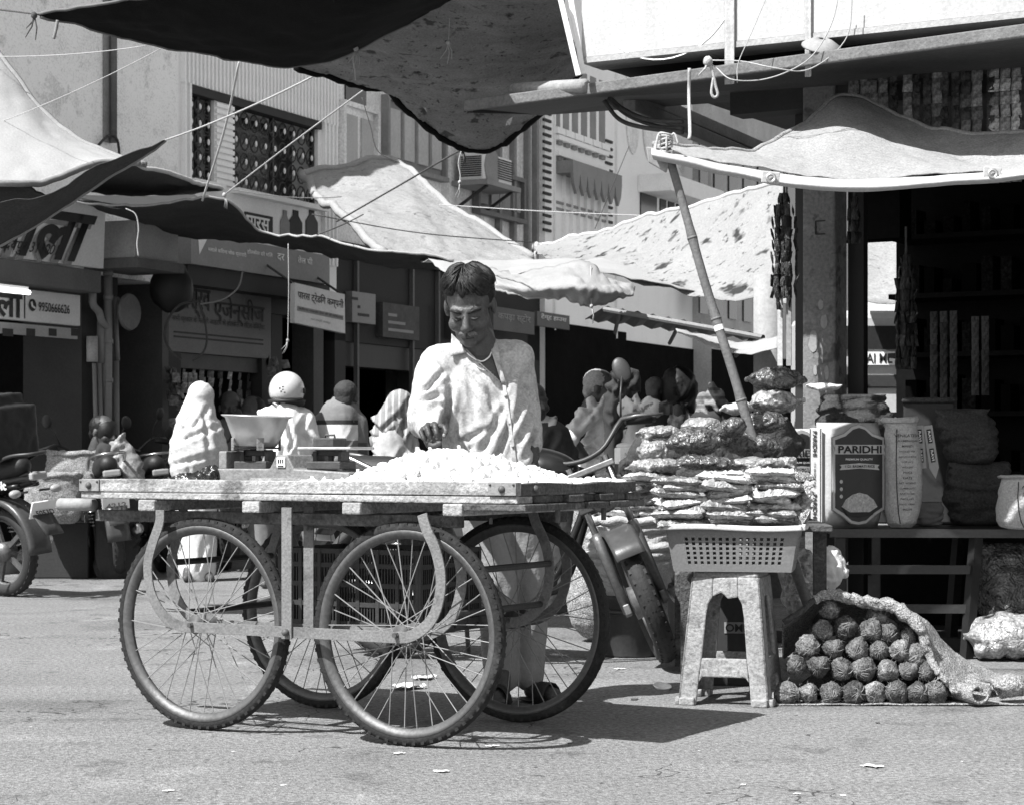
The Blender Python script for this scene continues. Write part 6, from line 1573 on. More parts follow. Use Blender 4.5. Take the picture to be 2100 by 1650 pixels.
    tl = MB(); tl.cap((.25, 0, .70), (-.32, 0, .78), .10, .045); blob('tail_cowl', tl, M_bpaint, t, .014, 2)
    MB().tube(spline([(-.02, .13, .84), (-.25, .13, .93), (-.40, .06, .945), (-.40, -.06, .945), (-.25, -.13, .93), (-.02, -.13, .84)], 6), .012, 8).build('grab_rail', M_bplas if decal else M_chrome, t, True)
    MB().box((-.385, 0, .80), (.04, .13, .05)).build('tail_lamp', M_lens, t, bevel=.012)
    mg = MB(); rows = []
    for k in range(13):
        a = R(70 + k * 9.2); rows.append([(((wr + .05) * math.cos(a) - .02), y, wr + .05 * 0 + (wr + .06) * math.sin(a)) for y in (-.085, -.08, -.04, 0, .04, .08, .085)])
    for r in rows:
        for i in (0, 6): r[i] = (r[i][0] * .93, r[i][1], wr + (r[i][2] - wr) * .90)
    MB().grid(rows).build('rear_mudguard', M_mud, t, True, solid=.005)
    fl = MB().grid([[(-.34 - .055 * j, y * (1 - .05 * j), .62 - .065 * j) for y in (-.085, -.03, .03, .085)] for j in range(4)]).build('mud_flap', M_mud, t, True, solid=.006)
    if plate is not None:
        pl = MB().box((-.405, 0, .585), (.012, .20, .115), (0, R(-22), 0)).build('number_plate', M_white, t, bevel=.003)
        if plate:
            up = Vector((.37, 0, .93)); 
            for j, tx in enumerate(plate): letter(tx, M_ink, pl, Vector((-.413, 0, .585)) + up * (.025 - .05 * j), (0, -1, 0), up, .15 if j else .10, .036, .004, bold=.02)
    for s in (-1, 1):
        MB().tube([(-.33, s * .05, .70), (-.34, s * .15, .70)], .008, 6).build('indicator_stem', M_bplas, t)
        MB().ell((-.35, s * .17, .70), (.03, .045, .027), 14, 10).build('indicator', M_lens, t, True)
    MB().tube([(.30, .12, .30), (.26, .26, .03), (.22, .29, .012)], .011, 6).build('side_stand', M_alu, t)
    for s in (-1, 1):
        MB().tube([(.42, s * .10, .27), (.42, s * .24, .27)], .013, 8).build('foot_peg', M_bplas, t)
    MB().tube(spline([(.36, .17, .20), (.20, .20, .20), (.0, .19, .28), (.02, .19, .48), (.10, .17, .52)], 6), .010, 6).build('leg_guard', M_chrome, t, True)
    if decal: letter(decal, M_ink_w, t, (-.12, .100, .745), (-1, 0, 0), (0, 0, 1), .16, .055, .012, bold=.03)
    # steering assembly
    st = bpy.data.objects.new('front_fork', None); COL.objects.link(st); st.parent = t; st.empty_display_size = .1
    st.location = (.99, 0, .80); ax = R(-26)
    st.rotation_mode = 'XYZ'; st.matrix_local = Matrix.Translation((.99, 0, .80)) @ Matrix.Rotation(ax, 4, 'Y') @ Matrix.Rotation(steer, 4, 'Z')
    d = -.56                                                         # along the fork
    wheel(st, (.045, 0, d), False)
    for s in (-1, 1):
        MB().tube([(.035, s * .085, .10), (.035, s * .085, -.26)], .016, 10).build('stanchion', M_chrome, st, True)
        MB().tube([(.035, s * .085, -.22), (.040, s * .085, -.25), (.040, s * .085, d - .03)], [.024, .026, .022], 10).build('fork_slider', M_alu, st, True)
        MB().box((.045, s * .085, d - .02), (.05, .03, .05)).build('axle_clamp', M_alu, st, bevel=.006)
    MB().box((.02, 0, .06), (.07, .23, .03)).build('yoke', M_alu, st, bevel=.006); MB().box((.02, 0, -.10), (.07, .23, .035)).build('yoke', M_bplas, st, bevel=.006)
    rows = []
    for k in range(11):
        a = R(25 + k * 13); rows.append([((wr + .035) * math.cos(a) + .045, y, d + (wr + .035) * math.sin(a) * (.97 if abs(y) > .05 else 1)) for y in (-.066, -.05, 0, .05, .066)])
    MB().grid(rows).build('front_mudguard', M_mud, st, True, solid=.005)
    MB().lathe([(.0, .0), (.04, .01), (.066, .04), (.07, .08)], 24, (.10, 0, -.10), axis='x').build('headlamp_shell', M_bplas, st, True)
    MB().lathe([(0, .09), (.05, .088), (.068, .08)], 24, (.10, 0, -.10), axis='x').build('headlamp_glass', M_bplas, st, True)
    hb_ = spline([(-.10, -.37, .20), (-.02, -.24, .24), (.02, -.08, .13), (.02, .08, .13), (-.02, .24, .24), (-.10, .37, .20)], 6)
    MB().tube(hb_, .012, 8).build('handlebar', M_bplas, st, True)
    for s in (-1, 1):
        MB().tube([(-.09, s * .35, .205), (-.045, s * .24, .232)], .022, 10).build('grip', M_seat, st, True)
        MB().tube([(-.01, s * .22, .235), (.035, s * .28, .215), (.005, s * .40, .185)], [.010, .008, .007], 6).build('lever', M_alu, st, True)
        if mirror:
            MB().tube([(-.02, s * .22, .24), (.0, s * .26, .34), (-.02, s * .30, .42)], .005, 6).build('mirror_stem', M_bplas, st, True)
            MB().ell((-.025, s * .31, .45), (.012, .040, .060), 16, 10).build('mirror', M_bplas, st, True)
    if bag:
        bb = MB(); bb.box((-.05, 0, 1.08), (.34, .36, .34)); bb.box((-.02, 0, 1.28), (.24, .28, .10)); bb.tube([(-.2, .19, 1.18), (-.05, .20, 1.20), (.1, .19, 1.18)], .014, 8); bo = blob('seat_bag', bb, M_seat, t, .014, 5, .005, 9)
        for j, tx in enumerate(bag): letter(tx, M_ink_w, bo, (-.05, .205, 1.10 - .045 * j), (-1, 0, 0), (0, 0, 1), .16, .026, .014, bold=.015)
    return t
def hd(dx, dy): return math.atan2(dy, dx)
# left edge, tail towards the camera
moto('black motorcycle at the left edge with a large tail bag, tail towards the cart', gnd(18, 1222), hd(-.80, .60), lean=R(-6), steer=.3, plate=('RJ 27', '5053D'), bag=('LAKE PALACE', 'SERVICE', 'CENTRE'), decal='Bolt')
moto('black motorcycle seen squarely from behind, second from the left edge', gnd(243, 1184), hd(-.30, .95), lean=R(-7), steer=-.3, plate=('BJ', '4212'))
moto('motorcycle with chrome rails half hidden by the left end of the cart', gnd(335, 1172), hd(-.35, .93), lean=R(-7), steer=.35, plate=('RJ', '8816'))
moto('motorcycle under the helmeted rider behind the left cart wheels', gnd(585, 1182), hd(.25, .97), lean=R(0), steer=.1, plate=('RJ 27', '2231'))
moto('dark parked motorcycle behind the woman in white', gnd(465, 1168), hd(-.2, .98), lean=R(-7), steer=.3, plate=('RJ', '1190'))
# the one behind the seller, front wheel turned to the camera
p = gnd(752, 1388)
moto('motorcycle parked behind the seller with its front wheel turned to the camera', Vector((X(1335, 9.3) - 1.28 * .90, 9.3 + 1.28 * .43, 0)), hd(.90, -.43), lean=R(-4), steer=R(-66), plate=('RJ 27',))
# ------------------------------------------------------------------ stall goods on the right
M_plast = mat('stool_plastic', .26, .7, .3, 7, .5, 90, .35, spots=((6.0, .58, .6), (30.0, .60, .6)), grit=(130., .6), spec=.25)
M_bask = mat('basket_plastic', .19, .6, .14, 5, .15, 120, .1, spots=((6.0, .64, .75),), spec=.3); M_bask_r = mat('basket_rim', .48, .6, .12, 6, .15, 80, .15)
M_jute = mat('jute_cloth', .27, .98, .25, 6, .8, 150, 1.0, grit=(75., 1.6), spec=.05); M_jute_d = mat('jute_dark', .06, .98, .25, 6, .6, 120, .8, grit=(75., 1.4), spec=.05)
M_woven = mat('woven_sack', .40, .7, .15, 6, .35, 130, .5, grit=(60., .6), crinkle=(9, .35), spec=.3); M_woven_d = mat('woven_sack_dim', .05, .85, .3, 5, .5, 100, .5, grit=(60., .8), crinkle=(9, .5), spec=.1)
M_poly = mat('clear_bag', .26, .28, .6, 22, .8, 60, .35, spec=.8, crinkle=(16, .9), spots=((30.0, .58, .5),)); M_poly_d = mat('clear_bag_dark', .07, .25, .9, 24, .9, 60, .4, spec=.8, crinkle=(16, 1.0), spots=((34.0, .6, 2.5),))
M_pouch = mat('snack_pouch', .44, .25, .6, 22, .5, 60, .35, spec=.9, rand=.3, crinkle=(20, 1.0)); M_pouch2 = mat('snack_pouch_grey', .20, .25, .9, 24, .7, 60, .35, spec=.9, rand=.4, crinkle=(20, 1.0))
M_bamboo = mat('bamboo', .12, .7, .25, 6, .25, 80, .3, streak=(.2, (12, 12, 1)))
M_drum = mat('drum_plastic', .05, .5, .2, 6, .2, 60, .1)
# stool
sp_ = Vector((X(1500, 8.12), 8.12, 0))
ST = thing('plastic_stool', 'chipped grey plastic stool carrying the basket', 'stool', sp_, R(-16))
hb, ht, Hh = .172, .128, .475
def side_panel(ang):
    mb = MB()
    def P(u, z, d=0.0):     # u in [-1,1] across, at height z; panel leans inwards
        w = hb + (ht - hb) * z / Hh
        return Vector((u * w, -w + d, z))
    def piece(pts):
        q = [P(*p) for p in pts]; return mb.poly(q, (0, .014, 0))
    for s in (-1, 1):
        piece([(s * 1.0, 0), (s * .60, 0), (s * .58, .105), (s * .54, .170), (s * .50, .33), (s * .46, .375), (s * .36, .402), (s * .36, Hh), (s * 1.0, Hh)])
    piece([(-.36, .402), (.36, .402), (.36, Hh), (-.36, Hh)]) if ang else piece([(-.36, .402), (-.12, .418), (-.02, .408), (.08, .395), (.36, .402), (.36, Hh), (-.36, Hh)])
    piece([(-.58, .085), (-.50, .105), (.50, .105), (.58, .085), (.545, .175), (-.545, .175)])
    for s in (-1, 1): mb.box(P(s * .80, .014, .010), (.058, .05, .03))
    M = Matrix.Rotation(ang, 3, 'Z'); mb.v = [M @ q for q in mb.v]
    return mb
for k in range(4): side_panel(k * math.pi / 2).build('leg_panel', M_plast, ST, bevel=.006)
MB().box((0, 0, Hh + .006), (.245, .245, .03)).build('seat', M_plast, ST, bevel=.012)
# basket
bp0 = Vector((X(1508, 8.12), 8.12, Hh + .022))
BK = thing('plastic_basket', 'grey perforated plastic basket standing on the stool', 'basket', bp0, R(-10))
bx, by, bz, ti = .245, .165, .165, .028
def wall(u0, u1, axis, sgn, ncol):
    mb = MB()
    def P(f, z, o=0.0):
        k = z / bz; e = (bx - ti * (1 - k)); g = (by - ti * (1 - k))
        return Vector(((2 * f - 1) * e, sgn * g, z)) if axis == 'x' else Vector((sgn * e, (2 * f - 1) * g, z))
    def strip(f0, f1, z0, z1):
        mb.add([P(f0, z0), P(f1, z0), P(f1, z1), P(f0, z1)], [(0, 1, 2, 3)])
    za, zb = .022, .128; nr = 6
    strip(0, 1, 0, za); strip(0, 1, zb, bz)
    f0, f1 = .10, .90
    strip(0, f0, za, zb); strip(f1, 1, za, zb)
    fw = (f1 - f0) / ncol; zh = (zb - za) / nr
    for c in range(ncol): strip(f0 + c * fw, f0 + c * fw + fw * .52, za, zb)
    for c in range(ncol):
        for r in range(nr): strip(f0 + c * fw + fw * .52, f0 + (c + 1) * fw, za + r * zh, za + r * zh + zh * .34)
    return mb
for (ax, sg, nc, nm) in (('x', -1, 15, 'front_wall'), ('x', 1, 15, 'back_wall'), ('y', -1, 10, 'end_wall'), ('y', 1, 10, 'end_wall')):
    wall(0, 1, ax, sg, nc).build(nm, M_bask, BK, solid=.006, fix=False)
MB().box((0, 0, .004), (2 * (bx - ti), 2 * (by - ti), .008)).build('bottom', M_bask, BK)
rm_ = MB()
for (a, b) in (((-bx - .012, -by - .012), (bx + .012, -by - .012)), ((bx + .012, -by - .012), (bx + .012, by + .012)), ((bx + .012, by + .012), (-bx - .012, by + .012)), ((-bx - .012, by + .012), (-bx - .012, -by - .012))):
    pts = [(a[0] + (b[0] - a[0]) * k / 8, a[1] + (b[1] - a[1]) * k / 8, bz + .004 * math.sin(k * .8)) for k in range(9)]; rm_.strap(pts, .020, .026, (0, 1, 0) if a[1] == b[1] else (1, 0, 0))
rm_.build('rim', M_bask_r, BK, bevel=.004)
MB().tube(spline([(bx + .01, .05, bz), (bx + .03, .02, bz + .04), (bx + .03, -.03, bz + .04), (bx + .01, -.06, bz)], 5), .006, 6).build('handle', M_bask, BK, True)
# table behind the basket
tb = thing('stall_table', 'low wooden stall table hidden under snack pouches and spice bags', 'table', (X(1530, 8.95), 8.95, 0), R(-3))
for k in range(5): MB().box((0, -.50 + k * .25, .645), (.60, .24, .025)).build('table_board', M_woodd, tb, bevel=.004)
for sx in (-.26, .26):
    for sy in (-.5, .5): MB().box((sx, sy, .316), (.05, .05, .632)).build('leg', M_woodd, tb)
# snack pouches
def pouch_me(seed, m, w=.19, d=.13, h=.030):
    rnd_ = random.Random(seed); g1, g2 = [], []
    nx, ny = 24, 14
    for j in range(ny + 1):
        r1, r2 = [], []
        for i in range(nx + 1):
            u, v = i / nx, j / ny
            e = min(1.0, min(u, 1 - u) / .10); e2 = min(1.0, min(v, 1 - v) / .16)
            k = (e ** .6) * (e2 ** .6)
            cr_ = .011 * (abs(noise.noise(Vector((u * 6 + seed, v * 5, 0)))) - .25) + .008 * (abs(noise.noise(Vector((u * 14, v * 5 + seed, 1)))) - .25)
            zz_ = .004 * noise.noise(Vector((u * 3, v * 3, seed)))
            x, y = (u - .5) * w * (1 - .05 * math.sin(v * 3.1)), (v - .5) * d
            r1.append(Vector((x, y, h / 2 * k + cr_ * (.3 + k) + zz_ + .0008))); r2.append(Vector((x, y, -h / 2 * k * .8 + cr_ * .5 * k + zz_ - .0008)))
        g1.append(r1); g2.append(r2[::-1])
    o = MB().grid(g1).grid(g2).build('snack_pouch', m, None, True); me = o.data; bpy.data.objects.remove(o); return me
pm = [pouch_me(s, M_pouch) for s in (1, 2, 3, 4)] + [pouch_me(s, M_pouch2) for s in (5, 6)]
rnd = random.Random(21)
ordn = ('bottom', 'second', 'third', 'fourth', 'fifth', 'sixth', 'seventh', 'eighth', 'ninth', 'tenth')
def stack(px, Y, z0, n, dz, lab, kinds=(0, 1, 2, 3, 4), yaw=0.0, sx=1.0):
    for k in range(n):
        o = inst('snack_pouch', pm[rnd.choice(kinds)], None, (X(px, Y) + rnd.uniform(-.016, .016), Y + rnd.uniform(-.025, .02), z0 + dz * (k + .5)), (rnd.uniform(-.16, .14), rnd.uniform(-.15, .15), yaw + rnd.uniform(-.35, .35)), (sx * rnd.uniform(.9, 1.08), rnd.uniform(.9, 1.1), rnd.uniform(.9, 1.35)))
        tag(o, 'glossy snack pouch, %s from below in the %s' % (ordn[k], lab), 'pouch', 'snack pouches stacked on the stall')
zr = Hh + .022 + bz + .008
stack(1588, 8.02, zr, 8, .0262, 'right front stack above the basket'); stack(1490, 8.02, zr, 7, .0262, 'middle front stack above the basket'); stack(1398, 8.06, zr - .006, 7, .0258, 'left front stack above the basket')
stack(1562, 8.20, zr - .01, 8, .0255, 'right back stack behind the basket rim'); stack(1470, 8.24, zr - .01, 8, .0255, 'middle back stack behind the basket rim'); stack(1392, 8.28, zr - .02, 7, .026, 'left back stack behind the basket rim', yaw=.3)
stack(1330, 9.98, .645, 7, .027, 'slipped left stack on the white sack', yaw=.4, sx=1.25); stack(1262, 10.0, .645, 5, .027, 'farthest left stack beside the cart corner', yaw=-.3, sx=1.25); stack(1350, 10.16, .645, 8, .027, 'rear left stack on the white sack', yaw=.1, sx=1.3)
for k in range(5):
    o = inst('snack_pouch', pm[5], None, (X(1632, 8.0 + .03 * k), 8.0 + .03 * k, zr + .03 + k * .036), (.2, -.9 + .2 * k, .5), (.6, .8, 1)); tag(o, 'dark pouch tucked right of the front stacks, %s from below' % ordn[k], 'pouch', 'snack pouches stacked on the stall')
# spice bags
def bag(name, label, px, py, Y, r, m, seed, wr=.22, tie=None, cat='bag', rot=0.0, vox=.007):
    c = at(px, py, Y); rn = random.Random(seed * 7 + 1); mb = MB(); r = Vector(r)
    fn = lambda q: 1 + wr * .6 * noise.noise(q * 1.7 + Vector((seed, 0, 0))) + wr * .4 * abs(noise.noise(q * 4 + Vector((0, seed, 0))))
    mb.ell((0, 0, 0), r * .93, 26, 18, rot=(0, rot, 0), fn=fn)
    for k in range(4):
        a = rn.uniform(0, 6.28); mb.ell((r.x * .50 * math.cos(a), r.y * .45 * math.sin(a), r.z * rn.uniform(-.35, .30)), (r.x * rn.uniform(.40, .60), r.y * .55, r.z * rn.uniform(.55, .85)), 18, 12, rot=(0, rot + rn.uniform(-.3, .3), 0), fn=fn)
    for s_ in (-1, 1):      # flat corners of the bag
        mb.box((s_ * r.x * .80, -r.y * .1, r.z * rn.uniform(-.3, .2)), (r.x * .5, r.y * .9, r.z * .34), (rn.uniform(-.3, .3), rot + s_ * rn.uniform(-.2, .4), rn.uniform(-.4, .4)))
    if tie:
        d = Vector(tie); mb.cap((0, 0, 0), d * .8, min(r) * .5, min(r) * .22)
        for k in range(5): a = k * 1.26; mb.cap(d * .8, d * 1.25 + Vector((.025 * math.cos(a), .02 * math.sin(a), .012 * math.sin(a * 2))), .008, .012)
    o = blob(name, mb, m, None, vox, 1)
    sc = .085 / max(.03, (r.x * r.z) ** .5); am = min(.014, .09 * (r.x * r.z) ** .5)
    for v in o.data.vertices: v.co += v.normal * (am * fold(v.co * 17 * sc, seed)) 
    o.location = c; return tag(o, label, cat)
def full_sack(label, p, w, d, h, m, seed, yaw=0.0, top='sewn', lean=0.0, name='sack', cat='sack', amp=.012, wv=(7, 7, 13)):
    """A filled woven sack: square foot, bulging flanks, sewn flat top with ears or a rolled open mouth."""
    n, k = 44, 34; vs = []; rn = random.Random(seed)
    for j in range(k + 1):
        f = j / k
        fw = (.80 + .24 * math.sin(min(1, f / .5) * math.pi / 2)) if f < .5 else 1.04 - .12 * ((f - .5) / .5) ** 2
        fd = (.82 + .22 * math.sin(min(1, f / .4) * math.pi / 2)) if f < .45 else 1.04 - (.90 if top == 'sewn' else .15) * max(0, (f - .55) / .45) ** 1.6
        if f < .06: fw *= .86 + 2.2 * f; fd *= .82 + 2.8 * f
        if top == 'sewn' and f > .93: fw *= 1.05
        for i in range(n):
            a = 2 * math.pi * i / n; ca, sa_ = math.cos(a), math.sin(a); e = .62
            x = math.copysign(abs(ca) ** e, ca) * w / 2 * fw; y = math.copysign(abs(sa_) ** e, sa_) * d / 2 * max(fd, .08)
            q = Vector((x, y, f * h)); nn_ = Vector((ca, sa_, 0)); g = min(1, f * 8)
            q += nn_ * (amp * g * fold(Vector((x * wv[0], y * wv[1], f * h * wv[2])), seed)) + Vector((lean * f * f * h, 0, .02 * h * noise.noise(Vector((a, seed, 0))) * f))
            vs.append(q)
    fs = [(j * n + i, j * n + (i + 1) % n, (j + 1) * n + (i + 1) % n, (j + 1) * n + i) for j in range(k) for i in range(n)] + [tuple(range(n))[::-1], tuple(k * n + i for i in range(n))]
    t = thing(name, label, cat, p, yaw)
    MB().add(vs, fs).build('bag', m, t, True)
    if top == 'roll':
        pts = [vs[k * n + i] + Vector((0, 0, .006 * math.sin(i * 1.3))) for i in range(n)] + [vs[k * n]]
        MB().tube(pts, [.020 + .007 * noise.noise(Vector((i * .5, seed, 0))) for i in range(n + 1)], 8).build('rolled_mouth', m, t, True)
    else:
        MB().tube([vs[k * n + i] for i in range(0, n // 2 + 1)], .0035, 5).build('stitching', M_ink, t, True)
    return t
bag('spice_bag', 'flat pale bag of grain lying left on top of the pouches', 1352, 955, 10.0, (.145, .10, .038), M_poly, 1)
bag('spice_bag', 'knotted clear bag standing behind the flat pale bag', 1338, 925, 10.05, (.07, .07, .055), M_poly, 2, tie=(-.02, 0, .06))
bag('spice_bag', 'clear bag with a white edge under the flowered sleeve', 1352, 885, 10.1, (.11, .08, .03), M_poly, 3)
bag('spice_bag', 'bulging mottled grey spice bag left of the bamboo pole', 1425, 905, 8.62, (.105, .09, .062), M_poly_d, 4)
bag('spice_bag', 'flat spice bag under the bulging mottled one', 1445, 948, 8.5, (.115, .09, .028), M_poly_d, 5)
bag('spice_bag', 'grey spice bag highest left of the bamboo pole', 1440, 872, 8.8, (.085, .08, .034), M_poly, 6)
bag('spice_bag', 'dark bag of leaves against the bamboo pole', 1492, 878, 8.72, (.072, .07, .036), M_poly_d, 7, .35, rot=-.5)
bag('spice_bag', 'dark glossy bag of spice just behind the bamboo pole', 1540, 912, 8.85, (.115, .09, .048), M_poly_d, 8)
bag('spice_bag', 'loose clear bag over the right pouches', 1560, 950, 8.55, (.14, .09, .026), M_poly, 9, .3)
bag('spice_bag', 'crumpled clear bag right of the bamboo pole', 1565, 866, 9.0, (.095, .09, .05), M_poly_d, 10)
bag('spice_bag', 'oval dark bag topmost on the pile beside the column', 1592, 776, 9.5, (.125, .10, .050), M_poly_d, 11)
bag('spice_bag', 'clear tied bag with bright folds under the topmost oval bag', 1592, 824, 9.45, (.105, .10, .050), M_poly, 12, .3)
bag('sack', 'white rolled sack edge left of the tied bag', 1512, 838, 9.5, (.07, .09, .028), M_woven, 13, .15, cat='sack')
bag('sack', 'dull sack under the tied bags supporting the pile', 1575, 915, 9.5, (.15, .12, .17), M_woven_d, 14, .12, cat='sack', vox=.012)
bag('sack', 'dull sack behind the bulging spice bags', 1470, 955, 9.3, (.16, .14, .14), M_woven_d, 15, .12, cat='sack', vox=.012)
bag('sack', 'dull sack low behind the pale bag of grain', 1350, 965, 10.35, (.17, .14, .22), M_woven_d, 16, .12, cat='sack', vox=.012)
# big white sack on a drum, left of the basket
dp = Vector((X(1292, 9.95), 9.95, 0))
dr_ = thing('plastic_drum', 'dark plastic drum under the bulging white sack', 'drum', dp)
MB().lathe([(0, 0), (.125, 0), (.13, .01), (.142, .26), (.150, .265), (.150, .285), (.14, .29), (0, .285)], 28).build('body', M_drum, dr_, True); MB().lathe([(.143, .20), (.149, .205), (.149, .215), (.143, .22)], 28, close=True).build('hoop', M_drum, dr_, True)
full_sack('bulging white woven sack with wrinkled front left of the basket', dp + Vector((0, -.02, .286)), .37, .34, .345, M_woven, 4, .2, 'roll', amp=.020, wv=(4, 4, 26))
p = Vector((X(1418, 10.0), 10.0, 0)); bk = thing('paint_bucket', 'pale paint bucket with a handle behind the stool', 'bucket', p)
MB().lathe([(0, 0), (.095, 0), (.118, .30), (.124, .30), (.124, .325), (.116, .325), (0, .32)], 26).build('body', mat('bucket', .34, .6, .15, 6, .15, 60, .1), bk, True); MB().tube(spline([(-.12, -.02, .30), (-.06, -.12, .24), (.06, -.12, .26), (.12, -.02, .30)], 6), .006, 6).build('handle', M_lgrey, bk, True)
bag('sack', 'small pale sack sitting in the paint bucket', 1412, 1195, 10.0, (.11, .10, .05), M_woven, 17, .2, cat='sack', vox=.010).location = p + Vector((0, 0, .37))
p = Vector((X(1500, 8.75), 8.75, .0)); cbx = thing('carton', 'dark printed carton standing behind the stool legs', 'carton', p, R(-8))
MB().box((0, 0, .20), (.24, .20, .40)).build('box', mat('carton_dark', .03, .7, .2, 5, .2, 60, .05), cbx, bevel=.004)
pl_ = MB().box((.02, -.102, .235), (.09, .003, .045)).build('label_patch', M_mgrey, cbx); letter('OMI', M_ink, pl_, (.02, -.104, .235), (1, 0, 0), (0, 0, 1), .08, .032, .002, bold=.02)
letter('N', M_lgrey, cbx, (-.02, -.101, .10), (1, 0, 0), (0, 0, 1), .03, .045, .003, bold=.02)
# open jute sack and white box behind the cart corner
p = at(1232, 1000, 10.7); p.z = .0
mb = MB(); mb.cap((0, 0, .17), (0, 0, .70), .17, .135); js = blob('jute_sack', mb, M_jute, None, .012, 2, .008, 9, seed=4); js.location = p; tag(js, 'open jute sack with a rolled rim behind the right cart corner', 'sack')
rl_ = MB(); pts = [Vector((.15 * math.cos(a), .12 * math.sin(a), .80 + .012 * math.sin(3 * a))) for a in [2 * math.pi * k / 24 for k in range(25)]]; rl_.tube(pts, .028, 8); rl_.build('rolled_rim', M_jute_d, js, True)
wbx = thing('parcel_box', 'white parcel box with faint print beside the black veil', 'box', Vector((X(1295, 11.0), 11.0, 0)), R(5))
MB().box((0, 0, .44), (.16, .2, .88)).build('stand', M_dgrey, wbx); MB().box((0, 0, .925), (.15, .2, .085)).build('carton', M_lgrey, wbx, bevel=.005); MB().ell((0, 0, .975), (.08, .09, .022), 20, 10).build('lid_cloth', M_cloth_w, wbx, True)
letter('SPECIAL', M_mgrey, wbx, (0, -.101, .935), (1, 0, 0), (0, 0, 1), .10, .012, .003); letter('NAMKEEN', M_mgrey, wbx, (0, -.101, .912), (1, 0, 0), (0, 0, 1), .11, .012, .003)

# ------------------------------------------------------------------ bamboo pole
bt, bb_ = at(1366, 300, 8.92), Vector((X(1712, 8.72), 8.72, 0.0))
BP = thing('bamboo_pole', 'slanting bamboo pole propping up the canopy corner', 'pole', bb_)
pts = []; n = 46
for k in range(n + 1):
    f = k / n; q = (bb_.lerp(bt, f) - bb_) + Vector((-.02 * math.sin(f * math.pi), 0, 0)) + Vector((.006 * noise.noise(Vector((f * 6, 0, 0))), 0, 0)); pts.append(q)
MB().tube(pts, [.0225 - .005 * k / n + (.003 if k % 7 == 3 else 0) for k in range(n + 1)], 12).build('culm', M_bamboo, BP, True)
for k in range(3, n, 7): MB().tube([pts[k] - (pts[k + 1] - pts[k]) * .10, pts[k] + (pts[k + 1] - pts[k]) * .10], .0262 - .005 * k / n, 12).build('node', M_bamboo, BP, True)
kt = MB()
for k in range(6):
    c = pts[-1] + Vector((0, 0, -.02 + k * .014)); kt.tube([c + Vector((.025 * math.cos(a), .025 * math.sin(a), .006 * math.sin(a + k))) for a in [2 * math.pi * j / 10 for j in range(11)]], .005, 5)
kt.build('rope_binding', M_rope, BP, True)
for k in range(3): MB().tube(spline([pts[-1], pts[-1] + Vector((.03 - .03 * k, -.02, .05)), pts[-1] + Vector((.05 - .05 * k, -.03, .0 - .02 * k))], 4), .005, 5).build('rope_end', M_rope, BP, True)
kp = pts[30]; MB().tube([kp, kp + (pts[31] - pts[30]) * .7], .0205, 12).build('paper_band', M_lgrey, BP)

# ------------------------------------------------------------------ coconuts under the jute cover
M_coco = mat('coconut_husk', .13, .98, .5, 16, .9, 150, 1.0, streak=(.8, (45, 8, 45)), rand=.5, grit=(110., 1.6), spec=.05)
M_fib = mat('coconut_fibre', .22, .95, .3, 30, .3, 100, .3)
def coco(seed):
    rnd_ = random.Random(seed)
    def fn(q):
        a = math.atan2(q.z, q.x)
        return 1 + .09 * math.cos(3 * a + seed) * (1 - abs(q.y)) + .16 * noise.noise(q * 2.2 + Vector((seed, 0, 0))) + .07 * noise.noise(q * 8) + .03 * math.sin(a * 17) * (1 - q.y * q.y) + (.10 * max(0, -q.y - .75) / .25 if q.y < -.75 else 0)
    mb = MB().ell((0, 0, 0), (.040, .047, .040), 30, 20, rot=(0, 0, 0), fn=fn)
    o = mb.build('coconut', M_coco, None, True); me = o.data; bpy.data.objects.remove(o)
    fb = MB()
    for k in range(14):
        a = rnd_.uniform(0, 6.28); p0 = Vector((0, -.049, 0)) + Vector((rnd_.uniform(-.004, .004), 0, rnd_.uniform(-.004, .004))); r1 = rnd_.uniform(.018, .038)
        fb.tube(spline([p0, Vector((.5 * r1 * math.cos(a), -.0475, .5 * r1 * math.sin(a))), Vector((r1 * math.cos(a + .2), -.040 + .5 * max(0, r1 - .02), r1 * math.sin(a + .2)))], 3), [.0012] * 6 + [.0006], 4)
    for k in range(9):
        a = rnd_.uniform(0, 6.28); b = rnd_.uniform(-.8, .8); q = Vector((.04 * math.cos(a) * math.cos(b), .047 * math.sin(b), .04 * math.sin(a) * math.cos(b))); fb.tube([q * .97, q * 1.12 + Vector((rnd_.uniform(-.01, .01), rnd_.uniform(-.008, .008), rnd_.uniform(-.01, .01))), q * 1.18 + Vector((rnd_.uniform(-.02, .02), 0, rnd_.uniform(-.02, .012)))], [.0008, .0007, .0004], 3)
    o = fb.build('fibre_tuft', M_fib, None, True, fix=False); mf = o.data; bpy.data.objects.remove(o)
    return me, mf
cc = [coco(s) for s in (1, 2, 3, 4, 5, 6, 7, 8)]
rows_ = [('bottom row', [(640, 1205), (770, 1215), (915, 1240), (1050, 1233), (1180, 1245), (1315, 1250), (1445, 1240), (1560, 1262)], 8.0),
         ('second row', [(700, 1088), (835, 1095), (980, 1112), (1115, 1116), (1262, 1126), (1392, 1122), (1505, 1130)], 8.035),
         ('third row', [(770, 972), (928, 990), (1075, 988), (1206, 1000), (1335, 1000), (1440, 1030)], 8.07),
         ('fourth row', [(860, 876), (1002, 862), (1160, 872), (1272, 878), (1385, 915)], 8.105),
         ('top', [(905, 752), (1205, 790)], 8.14)]
rnd = random.Random(5)
